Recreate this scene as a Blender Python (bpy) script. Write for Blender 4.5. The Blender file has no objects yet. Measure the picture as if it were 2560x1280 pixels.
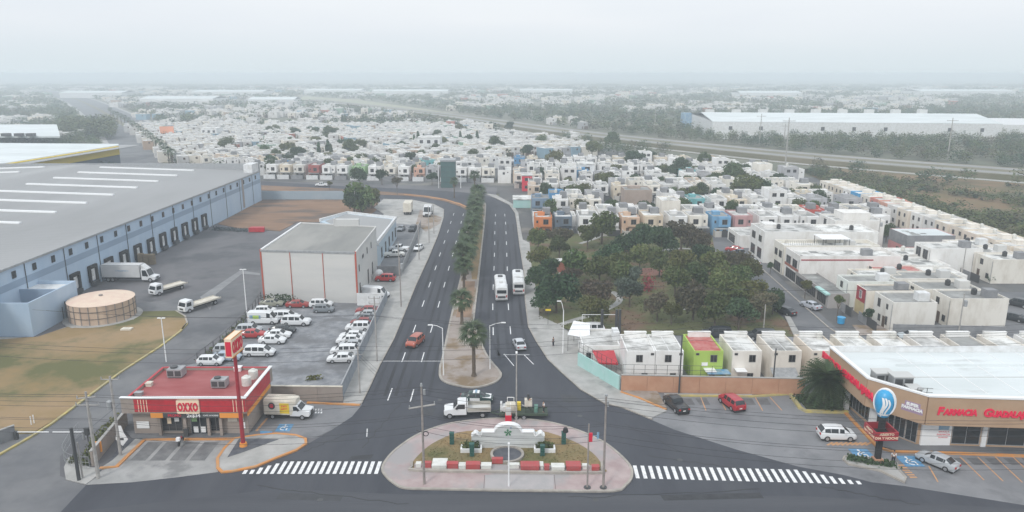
import bpy, math, random
from mathutils import Vector, Matrix
S = bpy.context.scene
C = S.collection
R = random.Random(7)
PI = math.pi
# ------------------------------------------------------------------ camera
FPX, CX, CY, HOR, CAMH = 1850.0, 1280.0, 640.0, 185.0, 45.0
PITCH = math.atan((CY - HOR) / FPX)
SP, CP = math.sin(PITCH), math.cos(PITCH)
cam = bpy.data.cameras.new('camera')
camo = bpy.data.objects.new('camera', cam)
C.objects.link(camo)
camo.location = (0, 0, CAMH)
camo.rotation_euler = (PI / 2 - PITCH, 0, 0)
cam.sensor_width = 36
cam.lens = 36 * FPX / 2560
cam.clip_start = 0.5
cam.clip_end = 40000
S.camera = camo
# ------------------------------------------------------------------ sky and sun
SUN_EL, SUN_ROT = math.radians(42), math.radians(212)
w = bpy.data.worlds.new("World")
S.world = w
w.use_nodes = True
nt = w.node_tree
nt.nodes.clear()
out = nt.nodes.new('ShaderNodeOutputWorld')
sky = nt.nodes.new('ShaderNodeTexSky')
sky.sky_type = 'NISHITA'
sky.sun_disc = False
sky.sun_elevation = SUN_EL
sky.sun_rotation = SUN_ROT
sky.air_density = 1.0
sky.dust_density = 4.0
bg1 = nt.nodes.new('ShaderNodeBackground')
bg1.inputs[1].default_value = 0.05
nt.links.new(sky.outputs[0], bg1.inputs[0])
# an even layer of cloud over that sky, with faint lighter and darker sheets
tc = nt.nodes.new('ShaderNodeTexCoord')
mp = nt.nodes.new('ShaderNodeMapping')
mp.inputs['Scale'].default_value = (1, 1, 6)
nz = nt.nodes.new('ShaderNodeTexNoise')
nz.inputs['Scale'].default_value = 1.6
nz.inputs['Detail'].default_value = 3
cr = nt.nodes.new('ShaderNodeValToRGB')
cr.color_ramp.elements[0].position = 0.3
cr.color_ramp.elements[0].color = (0.765, 0.83, 0.90, 1)
cr.color_ramp.elements[1].position = 0.7
cr.color_ramp.elements[1].color = (0.875, 0.915, 0.955, 1)
nt.links.new(tc.outputs['Generated'], mp.inputs[0])
nt.links.new(mp.outputs[0], nz.inputs['Vector'])
nt.links.new(nz.outputs['Fac'], cr.inputs[0])
# an overcast sky grows brighter towards the zenith
sx_ = nt.nodes.new('ShaderNodeSeparateXYZ')
nt.links.new(tc.outputs['Generated'], sx_.inputs[0])
mr = nt.nodes.new('ShaderNodeMapRange'); mr.inputs[1].default_value = 0.0; mr.inputs[2].default_value = 0.9
mr.inputs[3].default_value = 1.0; mr.inputs[4].default_value = 1.35
nt.links.new(sx_.outputs['Z'], mr.inputs[0])
# the lowest few degrees of the sky are tinted by far haze
hb = nt.nodes.new('ShaderNodeMapRange'); hb.inputs[1].default_value = -0.005; hb.inputs[2].default_value = 0.07
hb.inputs[3].default_value = 1.0; hb.inputs[4].default_value = 0.0; hb.interpolation_type = 'SMOOTHSTEP'
nt.links.new(sx_.outputs['Z'], hb.inputs[0])
hm0 = nt.nodes.new('ShaderNodeMix'); hm0.data_type = 'RGBA'; hm0.inputs[7].default_value = (0.745, 0.835, 0.88, 1)
nt.links.new(hb.outputs[0], hm0.inputs[0]); nt.links.new(cr.outputs[0], hm0.inputs[6])
vm = nt.nodes.new('ShaderNodeVectorMath'); vm.operation = 'SCALE'
nt.links.new(hm0.outputs[2], vm.inputs[0]); nt.links.new(mr.outputs[0], vm.inputs['Scale'])
bg2 = nt.nodes.new('ShaderNodeBackground')
bg2.inputs[1].default_value = 1.0
nt.links.new(vm.outputs[0], bg2.inputs[0])
mx = nt.nodes.new('ShaderNodeMixShader')
mx.inputs[0].default_value = 0.92
nt.links.new(bg1.outputs[0], mx.inputs[1])
nt.links.new(bg2.outputs[0], mx.inputs[2])
nt.links.new(mx.outputs[0], out.inputs[0])
sl = bpy.data.lights.new('sun', 'SUN')
sl.energy = 1.5
sl.angle = math.radians(11)
sl.color = (1.0, 0.97, 0.92)
so = bpy.data.objects.new('sun', sl)
C.objects.link(so)
so.rotation_euler = (PI / 2 - SUN_EL, 0, PI - SUN_ROT)
S.view_settings.view_transform = 'Standard'
S.view_settings.look = 'None'
S.view_settings.gamma = 1
S.view_settings.use_curve_mapping = False
S.view_settings.exposure = 0.06
try:
    S.cycles.volume_bounces = 4
    S.cycles.max_bounces = 8
except Exception:
    pass

# ------------------------------------------------------------------ helpers
def G(x, y, z=0.0):
    """the point of the place seen at photo pixel (x, y) at height z"""
    u = (x - CX) / FPX; v = (y - CY) / FPX
    t = (CAMH - z) / (SP + v * CP)
    return (t * u, t * (CP - v * SP))
def ZH(yb, yt, z0=0.0):
    Y = G(CX, yb, z0)[1]; v = (yt - CY) / FPX
    return CAMH - Y * (SP + v * CP) / (CP - v * SP)

class MB:
    def __init__(s): s.v = []; s.f = []; s.m = []
    def poly(s, pts, mi=0):
        n = len(s.v); s.v.extend(tuple(p) for p in pts)
        s.f.append(tuple(range(n, n + len(pts)))); s.m.append(mi); return s
    def box(s, x0, y0, z0, x1, y1, z1, mi=0):
        n = len(s.v)
        s.v.extend([(x0,y0,z0),(x1,y0,z0),(x1,y1,z0),(x0,y1,z0),(x0,y0,z1),(x1,y0,z1),(x1,y1,z1),(x0,y1,z1)])
        for q in ((0,3,2,1),(4,5,6,7),(0,1,5,4),(1,2,6,5),(2,3,7,6),(3,0,4,7)):
            s.f.append(tuple(n + k for k in q)); s.m.append(mi)
        return s
    def prism(s, pts, z0, z1, mi=0, bottom=False):
        a = sum(pts[i][0]*pts[(i+1)%len(pts)][1]-pts[(i+1)%len(pts)][0]*pts[i][1] for i in range(len(pts)))
        if a < 0: pts = pts[::-1]
        n = len(s.v); k = len(pts)
        s.v.extend((p[0], p[1], z0) for p in pts); s.v.extend((p[0], p[1], z1) for p in pts)
        s.f.append(tuple(n + k + i for i in range(k))); s.m.append(mi)
        for i in range(k):
            j = (i + 1) % k
            s.f.append((n+i, n+j, n+k+j, n+k+i)); s.m.append(mi)
        if bottom: s.f.append(tuple(n + k - 1 - i for i in range(k))); s.m.append(mi)
        return s
    def cyl(s, cx, cy, z0, z1, r0, r1=None, n=12, mi=0):
        r1 = r0 if r1 is None else r1
        b = len(s.v)
        for z, r in ((z0, r0), (z1, r1)):
            for i in range(n):
                a = 2*PI*i/n; s.v.append((cx + r*math.cos(a), cy + r*math.sin(a), z))
        for i in range(n):
            j = (i+1) % n
            s.f.append((b+i, b+j, b+n+j, b+n+i)); s.m.append(mi)
        s.f.append(tuple(b+n+i for i in range(n))); s.m.append(mi)
        s.f.append(tuple(b+n-1-i for i in range(n))); s.m.append(mi)
        return s
    def tube(s, p, q, r, r2=None, n=6, mi=0):
        p = Vector(p); q = Vector(q); r2 = r if r2 is None else r2
        d = (q - p).normalized()
        a = d.cross(Vector((0, 0, 1)) if abs(d.z) < .9 else Vector((1, 0, 0))).normalized(); b = d.cross(a)
        m = len(s.v)
        for c, rr in ((p, r), (q, r2)):
            for i in range(n):
                t = 2*PI*i/n; s.v.append(tuple(c + (a*math.cos(t) + b*math.sin(t))*rr))
        for i in range(n):
            j = (i+1) % n
            s.f.append((m+i, m+j, m+n+j, m+n+i)); s.m.append(mi)
        s.f.append(tuple(m+n+i for i in range(n))); s.m.append(mi)
        s.f.append(tuple(m+n-1-i for i in range(n))); s.m.append(mi)
        return s
    def path(s, pts, r, n=5, mi=0):
        for a, b in zip(pts[:-1], pts[1:]): s.tube(a, b, r, n=n, mi=mi)
        return s
    def ycyl(s, cx, cz, y0, y1, r, n=16, mi=0):
        b = len(s.v)
        for y in (y0, y1):
            for i in range(n):
                a = 2*PI*i/n; s.v.append((cx + r*math.cos(a), y, cz + r*math.sin(a)))
        for i in range(n):
            j = (i+1) % n
            s.f.append((b+j, b+i, b+n+i, b+n+j)); s.m.append(mi)
        s.f.append(tuple(b+i for i in range(n))); s.m.append(mi)
        s.f.append(tuple(b+n+n-1-i for i in range(n))); s.m.append(mi)
        return s
    def mesh(s, name, *mats, smooth=False):
        me = bpy.data.meshes.new(name)
        me.from_pydata(s.v, [], s.f)
        for m in mats: me.materials.append(m)
        if len(mats) > 1: me.polygons.foreach_set('material_index', s.m)
        if smooth: me.polygons.foreach_set('use_smooth', [True]*len(s.f))
        me.update()
        return me
def obj(name, me, parent=None, loc=(0,0,0), rz=0.0, color=None, rot=None, scale=None):
    o = bpy.data.objects.new(name, me); C.objects.link(o)
    o.location = loc; o.rotation_euler = rot if rot else (0, 0, rz)
    if scale: o.scale = scale
    if parent: o.parent = parent
    if color: o.color = (*color[:3], 1)
    return o
def tag(o, label=None, cat=None, group=None, kind=None):
    if label: o['label'] = label
    if cat: o['category'] = cat
    if group: o['group'] = group
    if kind: o['kind'] = kind
    return o
def empty(name, loc, rz=0.0, label=None, cat=None, group=None):
    o = bpy.data.objects.new(name, None); C.objects.link(o)
    o.empty_display_size = .5
    o.location = loc; o.rotation_euler = (0, 0, rz)
    return tag(o, label, cat, group)
def dup(root, loc, rz=None, label=None, color=None, colorparts=('body', 'wall', 'cab'), scale=None, group=None):
    r = root.copy(); C.objects.link(r); r.location = loc
    if rz is not None: r.rotation_euler = (0, 0, rz)
    if scale: r.scale = scale
    if label: r['label'] = label
    if group: r['group'] = group
    for ch in list(root.children):
        c = ch.copy(); C.objects.link(c); c.parent = r
        if color and c.name.split('.')[0] in colorparts: c.color = (*color, 1)
        for g in ch.children:
            d = g.copy(); C.objects.link(d); d.parent = c
    return r
_txt = {}
def text_mesh(body, size, depth, m, bold=0.0, align='CENTER', shear=0.0):
    cu = bpy.data.curves.new('txt', 'FONT'); cu.body = body; cu.size = size; cu.extrude = depth
    cu.align_x = align; cu.align_y = 'CENTER'; cu.offset = bold; cu.resolution_u = 3; cu.shear = shear
    o = bpy.data.objects.new('txt', cu); C.objects.link(o)
    dg = bpy.context.evaluated_depsgraph_get()
    me = bpy.data.meshes.new_from_object(o.evaluated_get(dg))
    bpy.data.objects.remove(o); me.materials.clear(); me.materials.append(m)
    return me
def spline(pts, n=6, closed=True):
    out = []; k = len(pts)
    for i in range(k if closed else k-1):
        p0, p1, p2, p3 = (pts[(i+j-1) % k] if closed else pts[max(0, min(k-1, i+j-1))] for j in range(4))
        for s_ in range(n):
            t = s_/n
            out.append(tuple(.5*((2*p1[c]) + (-p0[c]+p2[c])*t + (2*p0[c]-5*p1[c]+4*p2[c]-p3[c])*t*t + (-p0[c]+3*p1[c]-3*p2[c]+p3[c])*t**3) for c in (0, 1)))
    if not closed: out.append(tuple(pts[-1]))
    return out
def inpoly(x, y, P):
    c = False; j = len(P)-1
    for i in range(len(P)):
        if (P[i][1] > y) != (P[j][1] > y) and x < (P[j][0]-P[i][0])*(y-P[i][1])/(P[j][1]-P[i][1])+P[i][0]: c = not c
        j = i
    return c
def px(pts, z=0): return [G(a, b, z) for a, b in pts]
def visible(x, y, z=0, m=60):
    if y < 40: return False
    t = y*CP + (CAMH-z)*SP
    return abs(x/t*FPX) < 1280+m and (CY + FPX*((CAMH-z)*CP - y*SP)/t) < 1280+m

_o = ['', 'first', 'second', 'third', 'fourth', 'fifth', 'sixth', 'seventh', 'eighth', 'ninth']
_t = ['', '', 'twenty', 'thirty', 'forty', 'fifty', 'sixty', 'seventy', 'eighty', 'ninety']
_n = ['tenth', 'eleventh', 'twelfth', 'thirteenth', 'fourteenth', 'fifteenth', 'sixteenth', 'seventeenth', 'eighteenth', 'nineteenth']
def ordn(n):
    if n < 10: return _o[n]
    if n < 20: return _n[n-10]
    return _t[n//10][:-1]+'ieth' if n % 10 == 0 else _t[n//10]+'-'+_o[n % 10]
def relabel(obs, text):
    for i, o in enumerate(sorted(obs, key=lambda o: o.location.x/(o.location.y*CP+CAMH*SP))): o['label'] = text % ordn(i+1)
# ------------------------------------------------------------------ materials
def mat(name, c, rough=.8, c2=None, scale=1.0, bump=0.0, bscale=None, metal=0.0, spec=None, coat=0, detail=5,
        lo=.35, hi=.65, objcol=False, rand=0.0, stretch=None, c3=None, scale3=.05, lo3=.45, hi3=.6, coords='world'):
    m = bpy.data.materials.new(name); m.use_nodes = True
    n = m.node_tree; b = n.nodes['Principled BSDF']
    b.inputs['Roughness'].default_value = rough; b.inputs['Metallic'].default_value = metal
    if coat: b.inputs['Coat Weight'].default_value = coat
    if spec is not None: b.inputs['Specular IOR Level'].default_value = spec
    b.inputs['Base Color'].default_value = (*c, 1)
    if coords == 'world':
        g = n.nodes.new('ShaderNodeNewGeometry'); vec = g.outputs['Position']
    else:
        g = n.nodes.new('ShaderNodeTexCoord'); vec = g.outputs['Object']
    if stretch:
        mp_ = n.nodes.new('ShaderNodeMapping'); mp_.inputs['Scale'].default_value = stretch
        n.links.new(vec, mp_.inputs[0]); vec = mp_.outputs[0]
    colsock = None
    def noise(sc, lo_, hi_, ca, cb, src=None):
        t = n.nodes.new('ShaderNodeTexNoise'); t.inputs['Scale'].default_value = sc; t.inputs['Detail'].default_value = detail
        t.inputs['Roughness'].default_value = .62
        n.links.new(vec, t.inputs['Vector'])
        r = n.nodes.new('ShaderNodeMapRange'); r.inputs[1].default_value = lo_; r.inputs[2].default_value = hi_
        n.links.new(t.outputs['Fac'], r.inputs[0])
        x = n.nodes.new('ShaderNodeMix'); x.data_type = 'RGBA'
        n.links.new(r.outputs[0], x.inputs[0])
        if ca is None: n.links.new(src, x.inputs[6])
        else: x.inputs[6].default_value = (*ca, 1)
        if cb is None: n.links.new(src, x.inputs[7])
        else: x.inputs[7].default_value = (*cb, 1)
        return x.outputs[2]
    if objcol:
        oi = n.nodes.new('ShaderNodeObjectInfo')
        colsock = oi.outputs['Color']
        if c2:   # c2 then multiplies
            f = noise(scale, lo, hi, (1, 1, 1), c2)
            x = n.nodes.new('ShaderNodeMix'); x.data_type = 'RGBA'; x.blend_type = 'MULTIPLY'; x.inputs[0].default_value = 1
            n.links.new(colsock, x.inputs[6]); n.links.new(f, x.inputs[7]); colsock = x.outputs[2]
    elif c2:
        colsock = noise(scale, lo, hi, c, c2)
        if c3: colsock = noise(scale3, lo3, hi3, None, c3, src=colsock)
    if rand:
        oi = n.nodes.new('ShaderNodeObjectInfo')
        r = n.nodes.new('ShaderNodeMapRange'); r.inputs[3].default_value = 1-rand; r.inputs[4].default_value = 1+rand
        n.links.new(oi.outputs['Random'], r.inputs[0])
        h = n.nodes.new('ShaderNodeHueSaturation')
        n.links.new(r.outputs[0], h.inputs['Value'])
        r2 = n.nodes.new('ShaderNodeMapRange'); r2.inputs[3].default_value = .5-rand*.09; r2.inputs[4].default_value = .5+rand*.09
        ml = n.nodes.new('ShaderNodeMath'); ml.operation = 'FRACT'
        m2 = n.nodes.new('ShaderNodeMath'); m2.operation = 'MULTIPLY'; m2.inputs[1].default_value = 7.77
        n.links.new(oi.outputs['Random'], m2.inputs[0]); n.links.new(m2.outputs[0], ml.inputs[0]); n.links.new(ml.outputs[0], r2.inputs[0])
        n.links.new(r2.outputs[0], h.inputs['Hue'])
        if colsock: n.links.new(colsock, h.inputs['Color'])
        else: h.inputs['Color'].default_value = (*c, 1)
        colsock = h.outputs[0]
    if colsock: n.links.new(colsock, b.inputs['Base Color'])
    if bump:
        t = n.nodes.new('ShaderNodeTexNoise'); t.inputs['Scale'].default_value = bscale or scale*4; t.inputs['Detail'].default_value = 4
        n.links.new(vec, t.inputs['Vector'])
        bp = n.nodes.new('ShaderNodeBump'); bp.inputs['Strength'].default_value = bump; bp.inputs['Distance'].default_value = .05
        n.links.new(t.outputs['Fac'], bp.inputs['Height']); n.links.new(bp.outputs[0], b.inputs['Normal'])
    return m
M = {}
M['asphalt'] = mat('new_asphalt', (.045,.048,.060), .85, (.062,.066,.079), .25, .3, 6, stretch=(1,.22,1), c3=(.088,.09,.098), scale3=.045, lo3=.55, hi3=.8)
M['old_asphalt'] = mat('old_asphalt', (.125,.128,.138), .9, (.185,.185,.19), .12, .3, 5, c3=(.10,.103,.112), scale3=.05, lo3=.5, hi3=.62)
M['yard'] = mat('yard_asphalt', (.115,.113,.122), .8, (.165,.16,.165), .07, .2, 4, c3=(.085,.087,.095), scale3=.035, lo3=.52, hi3=.6)
M['gravel'] = mat('gravel', (.17,.178,.195), .9, (.31,.315,.33), .55, .8, 4, detail=9, c3=(.15,.152,.16), scale3=.16, lo3=.46, hi3=.6)
M['concrete'] = mat('pale_concrete', (.32,.315,.30), .9, (.43,.42,.405), .35, .2, 5, c3=(.25,.25,.245), scale3=.2, lo3=.55, hi3=.7)
M['lot_conc'] = mat('lot_concrete', (.175,.178,.188), .85, (.24,.24,.25), .18, .2, 5, c3=(.13,.133,.142), scale3=.1, lo3=.52, hi3=.66)
M['apron'] = mat('apron_concrete', (.27,.27,.265), .88, (.37,.365,.36), .3, .2, 5, c3=(.2,.2,.2), scale3=.22, lo3=.52, hi3=.66)
M['pink'] = mat('pink_paving', (.36,.27,.265), .9, (.44,.36,.35), .5, .2, 7, c3=(.33,.31,.31), scale3=.1, lo3=.48, hi3=.58)
M['kerb'] = mat('kerb_concrete', (.42,.385,.34), .9, (.30,.275,.25), .8, .1)
M['kerb_or'] = mat('orange_kerb', (.62,.25,.06), .8, (.48,.27,.13), 1.1, .1)
M['kerb_ye'] = mat('yellow_kerb', (.52,.42,.14), .8, (.34,.31,.2), 1.0, .1)
M['grass'] = mat('dry_grass', (.26,.18,.08), 1, (.35,.24,.145), .12, .5, 5, detail=10, c3=(.12,.118,.045), scale3=.06, lo3=.44, hi3=.56)
M['field'] = mat('brown_field', (.21,.125,.075), 1, (.27,.165,.105), .15, .8, 4, stretch=(.5,1.6,1), c3=(.13,.095,.075), scale3=.08, lo3=.5, hi3=.6)
M['parkgrass'] = mat('park_grass', (.095,.112,.038), 1, (.120,.120,.052), .3, .8, 6, c3=(.15,.095,.06), scale3=.11, lo3=.5, hi3=.62)
M['dirt'] = mat('median_dirt', (.29,.245,.215), 1, (.36,.31,.28), .5, .6, 5, c3=(.22,.16,.10), scale3=.18, lo3=.5, hi3=.62)
M['scrub_ground'] = mat('scrub_ground', (.13,.11,.05), 1, (.22,.125,.065), .05, .8, 1, detail=9, c3=(.075,.08,.035), scale3=.02, lo3=.45, hi3=.58)
M['plain'] = mat('far_ground', (.17,.165,.12), 1, (.10,.11,.075), .012, 0, detail=9, c3=(.25,.23,.18), scale3=.004, lo3=.5, hi3=.6)
M['dark_gravel'] = mat('dark_gravel', (.075,.08,.095), 1, (.12,.125,.14), 1.2, .5, 8)
M['white_paint'] = mat('road_white', (.80,.80,.80), .7, (.45,.45,.46), 2.2, lo=.48, hi=.75, detail=9)
M['blue_paint'] = mat('road_blue', (.06,.24,.46), .7, (.2,.33,.45), 3, lo=.4, hi=.7)
M['or_paint'] = mat('road_orange', (.60,.30,.12), .8, (.35,.27,.22), 1.5, lo=.4, hi=.75)
M['stall'] = mat('stall_tarmac', (.125,.125,.13), .85, (.20,.20,.20), .8, .2, 5)
M['stucco'] = mat('stucco', (1,1,1), .9, (.74,.71,.67), .55, .15, 6, objcol=True, lo=.46, hi=.8, stretch=(1,1,.45), detail=8)
M['roofdeck'] = mat('roof_coating', (.66,.655,.635), .9, (.24,.235,.22), .30, .2, 5, detail=9, lo=.44, hi=.66, rand=.16)
M['roofgrey'] = mat('grey_roof_coating', (.36,.36,.35), .9, (.21,.21,.20), .3, .2, 5, detail=9, rand=.2)
M['glass'] = mat('dark_glass', (.025,.03,.035), .12, spec=.6)
M['winglass'] = mat('window_glass', (.018,.02,.024), .2, (.05,.05,.055), .4, spec=.4)
M['frame'] = mat('window_frame', (.16,.155,.15), .6)
M['door'] = mat('door_brown', (.10,.065,.045), .6)
M['black'] = mat('black_rubber', (.018,.018,.02), .8)
M['rim'] = mat('wheel_rim', (.45,.46,.48), .35, metal=.6)
M['steel'] = mat('galvanised_steel', (.42,.43,.44), .5, (.30,.31,.32), 2, metal=.3)
M['darksteel'] = mat('dark_steel', (.06,.062,.065), .5)
M['pole'] = mat('concrete_pole', (.42,.40,.38), .9, (.30,.285,.27), 1.5)
M['rustpole'] = mat('weathered_pole', (.33,.29,.27), .8, (.24,.215,.20), 2)
M['wire'] = mat('cable_black', (.03,.03,.035), .6)
M['white'] = mat('white_enamel', (.76,.77,.78), .5, (.60,.60,.59), .9, detail=8)
M['whiteroof'] = mat('white_membrane', (.70,.74,.745), .6, (.58,.62,.62), .12, stretch=(.3,1,1), detail=8, c3=(.50,.52,.51), scale3=.3, lo3=.58, hi3=.72)
M['cream'] = mat('cream_paint', (.70,.66,.57), .8, (.55,.5,.42), .9)
M['paint'] = mat('car_paint', (1,1,1), .32, objcol=True, coat=.4)
M['redpaint'] = mat('red_enamel', (.52,.02,.035), .45, (.40,.02,.03), 1.5)
M['darkred'] = mat('dark_red_enamel', (.33,.018,.03), .5)
M['redroof'] = mat('red_roof_coating', (.30,.065,.065), .8, (.37,.12,.12), .35, .1, 4, stretch=(.4,1,1))
M['orange'] = mat('orange_panel', (.78,.30,.05), .5)
M['taupe'] = mat('taupe_wall', (.28,.235,.205), .85, (.34,.29,.255), .5)
M['ochre'] = mat('ochre_stucco', (.40,.265,.17), .85, (.45,.305,.20), .35)
M['orangewall'] = mat('terracotta_wall', (.43,.225,.14), .9, (.50,.29,.19), .4)
M['teal'] = mat('turquoise_wall', (.36,.60,.56), .9, (.42,.62,.60), .6)
M['greywall'] = mat('block_wall', (.20,.205,.215), .95, (.28,.28,.29), .6, .3, 4)
M['bluewall'] = mat('pale_blue_panel', (.38,.49,.62), .7, (.45,.55,.66), .25, stretch=(1,1,.3))
M['blueband'] = mat('grey_blue_band', (.26,.34,.44), .7)
M['metalroof'] = mat('standing_seam_roof', (.345,.345,.345), .6, (.275,.275,.275), .06, detail=9, stretch=(1,.25,1))
M['skylight'] = mat('skylight_plastic', (.85,.86,.86), .4)
M['greypanel'] = mat('grey_cladding', (.62,.61,.585), .7, (.53,.53,.52), .12, stretch=(.4,1,2.5))
M['bluegreypanel'] = mat('blue_grey_cladding', (.42,.52,.60), .7, (.48,.56,.62), .3)
M['bark'] = mat('bark', (.095,.075,.06), .95, (.14,.11,.09), 3, .5, 8)
M['palmbark'] = mat('palm_bark', (.15,.115,.085), .95, (.09,.07,.055), 5, .5, 8)
M['skirt'] = mat('dead_fronds', (.20,.15,.095), 1, (.12,.09,.06), 4)
M['frond'] = mat('palm_frond', (.062,.098,.036), .6, (.038,.066,.026), 2, rand=.25)
M['brick'] = mat('brick_red', (.30,.10,.075), .9, (.36,.14,.10), 2)
M['plastic_w'] = mat('tank_white', (.68,.67,.63), .6, (.55,.54,.50), 2)
M['plastic_b'] = mat('tank_black', (.04,.04,.042), .5)
M['skin'] = mat('skin', (.40,.24,.17), .6)
M['jean'] = mat('dark_trousers', (.03,.032,.045), .9)
M['shirt_w'] = mat('white_shirt', (.72,.72,.72), .9)
M['shirt_d'] = mat('dark_shirt', (.05,.05,.055), .9)
M['hair'] = mat('dark_hair', (.02,.015,.012), .8)
M['signwhite'] = mat('sign_white', (.82,.82,.82), .5)
M['signcream'] = mat('sign_cream', (.83,.66,.48), .5)
M['signred'] = mat('sign_red', (.65,.015,.05), .5)
M['pinkletter'] = mat('letter_red', (.78,.015,.07), .5)
M['blueball'] = mat('balloon_blue', (.03,.36,.68), .35, (.05,.30,.55), 1)
M['posterblue'] = mat('poster_blue', (.07,.24,.45), .5, (.35,.45,.5), 1.2)
M['yellow'] = mat('yellow_trim', (.72,.53,.03), .6)
M['dullyellow'] = mat('dull_yellow_paint', (.52,.43,.24), .85, (.45,.36,.2), .6)
def leafmat(name, c, c2, rand=.3):
    m = mat(name, c, .75, c2, .9, rand=rand, detail=3, spec=.25)
    b = m.node_tree.nodes['Principled BSDF']
    return m
LEAF = {
 'green': leafmat('leaf_green', (.062,.105,.034), (.100,.120,.045)),
 'dark': leafmat('leaf_dark', (.036,.068,.034), (.060,.098,.044)),
 'olive': leafmat('leaf_olive', (.088,.115,.034), (.120,.120,.045)),
 'brown': leafmat('leaf_brown', (.120,.095,.068), (.100,.098,.055)),
 'blue': leafmat('leaf_bluish', (.062,.085,.068), (.085,.11,.080)),
}
# ------------------------------------------------------------------ ground, roads, pavements
def struct(name, me, **k): return tag(obj(name, me, **k), kind='structure')
def sheet(name, pts, z, m): return struct(name, MB().poly([(x, y, z) for x, y in ccw(pts)]).mesh(name, m))
def ccw(p):
    a = sum(p[i][0]*p[(i+1) % len(p)][1]-p[(i+1) % len(p)][0]*p[i][1] for i in range(len(p)))
    return list(p) if a > 0 else list(p)[::-1]
def slab(name, pts, z1, m, z0=-.05): return struct(name, MB().prism(list(pts), z0, z1).mesh(name, m))
def strip_mb(mb, pts, wd, z0, z1, closed=False, side=0.0):
    """a kerb-like bar following a line on the ground"""
    P = [Vector((p[0], p[1])) for p in pts]
    if closed: P = P + [P[0], P[1]]
    L = []
    for i in range(len(P)):
        a = P[max(0, i-1)]; b = P[min(len(P)-1, i+1)]
        if closed and i == 0: a = P[-3]
        d = (b-a)
        if d.length < 1e-6: d = Vector((1, 0))
        d.normalize(); L.append(Vector((-d.y, d.x)))
    if closed: P = P[:-1]; L = L[:-1]; L[-1] = L[0]
    n = len(mb.v)
    for p, q in zip(P, L):
        a = p + q*(wd/2+side); b = p - q*(wd/2-side)
        mb.v.extend([(a.x, a.y, z0), (a.x, a.y, z1), (b.x, b.y, z1), (b.x, b.y, z0)])
    for i in range(len(P)-1):
        k = n+4*i
        for j in (0, 1, 2): mb.f.append((k+j, k+j+4, k+j+5, k+j+1)); mb.m.append(0)
    for k, o in ((n, (0, 1, 2, 3)), (n+4*(len(P)-1), (3, 2, 1, 0))):
        mb.f.append(tuple(k+j for j in o)); mb.m.append(0)
    return mb
def kerb(name, pts, wd, z1, m, closed=False, side=0.0, z0=-.04):
    return struct(name, strip_mb(MB(), pts, wd, z0, z1, closed, side).mesh(name, m))

sheet('ground', [(-14000, -300), (14000, -300), (14000, 16000), (-14000, 16000)], -.30, M['plain'])
M['resi'] = mat('residential_street', (.125,.125,.125), .95, (.09,.09,.093), .08, .1, 3, c3=(.20,.19,.17), scale3=.05, lo3=.5, hi3=.62)
sheet('residential_ground', [(-2, 60), (124, 60), (124, 262), (136, 330), (84, 408), (40, 500), (-40, 640), (-330, 640), (-175, 322), (-108, 322), (-90, 318), (-30, 300), (-5, 285)], -.12, M['resi'])
scrubP = px([(2010, 430), (2150, 418), (2700, 462)]) + [(290, 150), (130, 120), (123, 165), (123, 262), (136, 330)]
sheet('scrubland', scrubP, -.10, M['scrub_ground'])
sheet('yard_ground', [(-160, 40), (-6, 40), (-6, 300), (-160, 330)], -.02, M['yard'])
sheet('car_park_ground', [(-6, 40), (112, 40), (112, 124), (-6, 124)], -.02, M['lot_conc'])
sheet('old_road', [(-110, 40)] + px([(155, 1300), (215, 1213), (150, 1190), (150, 1140), (330, 1010), (415, 910), (500, 880), (640, 750), (655, 690), (420, 750), (330, 760), (200, 830), (0, 960)]) + [(-110, 90)], -.005, M['old_asphalt'])
# the avenue with its curve to the left at the far end
Lb = px([(60, 1330), (150, 1282), (215, 1213), (330, 1206), (440, 1194), (545, 1181), (600, 1172), (680, 1150), (740, 1125), (766, 1112), (830, 1075), (880, 1042), (905, 1010), (925, 970), (950, 915), (985, 850), (1010, 790), (1040, 715), (1070, 650), (1095, 590), (1109, 545), (1110, 524), (1085, 511), (1030, 500), (959, 498), (870, 490), (640, 481), (400, 470)])
Rb = px([(400, 440), (650, 453), (885, 467), (975, 470), (1085, 476), (1150, 480), (1200, 486), (1234, 494), (1273, 513), (1287, 533), (1291, 556), (1299, 619), (1309, 681), (1312, 752), (1320, 818), (1340, 855), (1369, 900), (1400, 930), (1450, 975), (1510, 1010), (1560, 1022), (1629, 1050), (1685, 1074), (1841, 1124), (1997, 1167), (2110, 1188), (2180, 1206), (2260, 1215), (2560, 1263), (2760, 1300)])
sheet('road', Lb + Rb + [(70, 50), (-60, 50)], .012, M['asphalt'])
M['asphalt2'] = mat('worn_asphalt', (.115,.118,.128), .85, (.15,.15,.155), .4, .2, 6, stretch=(.15,1,1))
sheet('road_lower_strip', px([(150, 1284), (700, 1222), (1000, 1236), (1600, 1238), (2000, 1240), (2600, 1275)])+[(70, 51), (-58, 51)], .018, mat('second_asphalt_course', (.056,.059,.070), .85, (.074,.077,.088), .3, .3, 6, stretch=(.12,1,1)))
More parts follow.
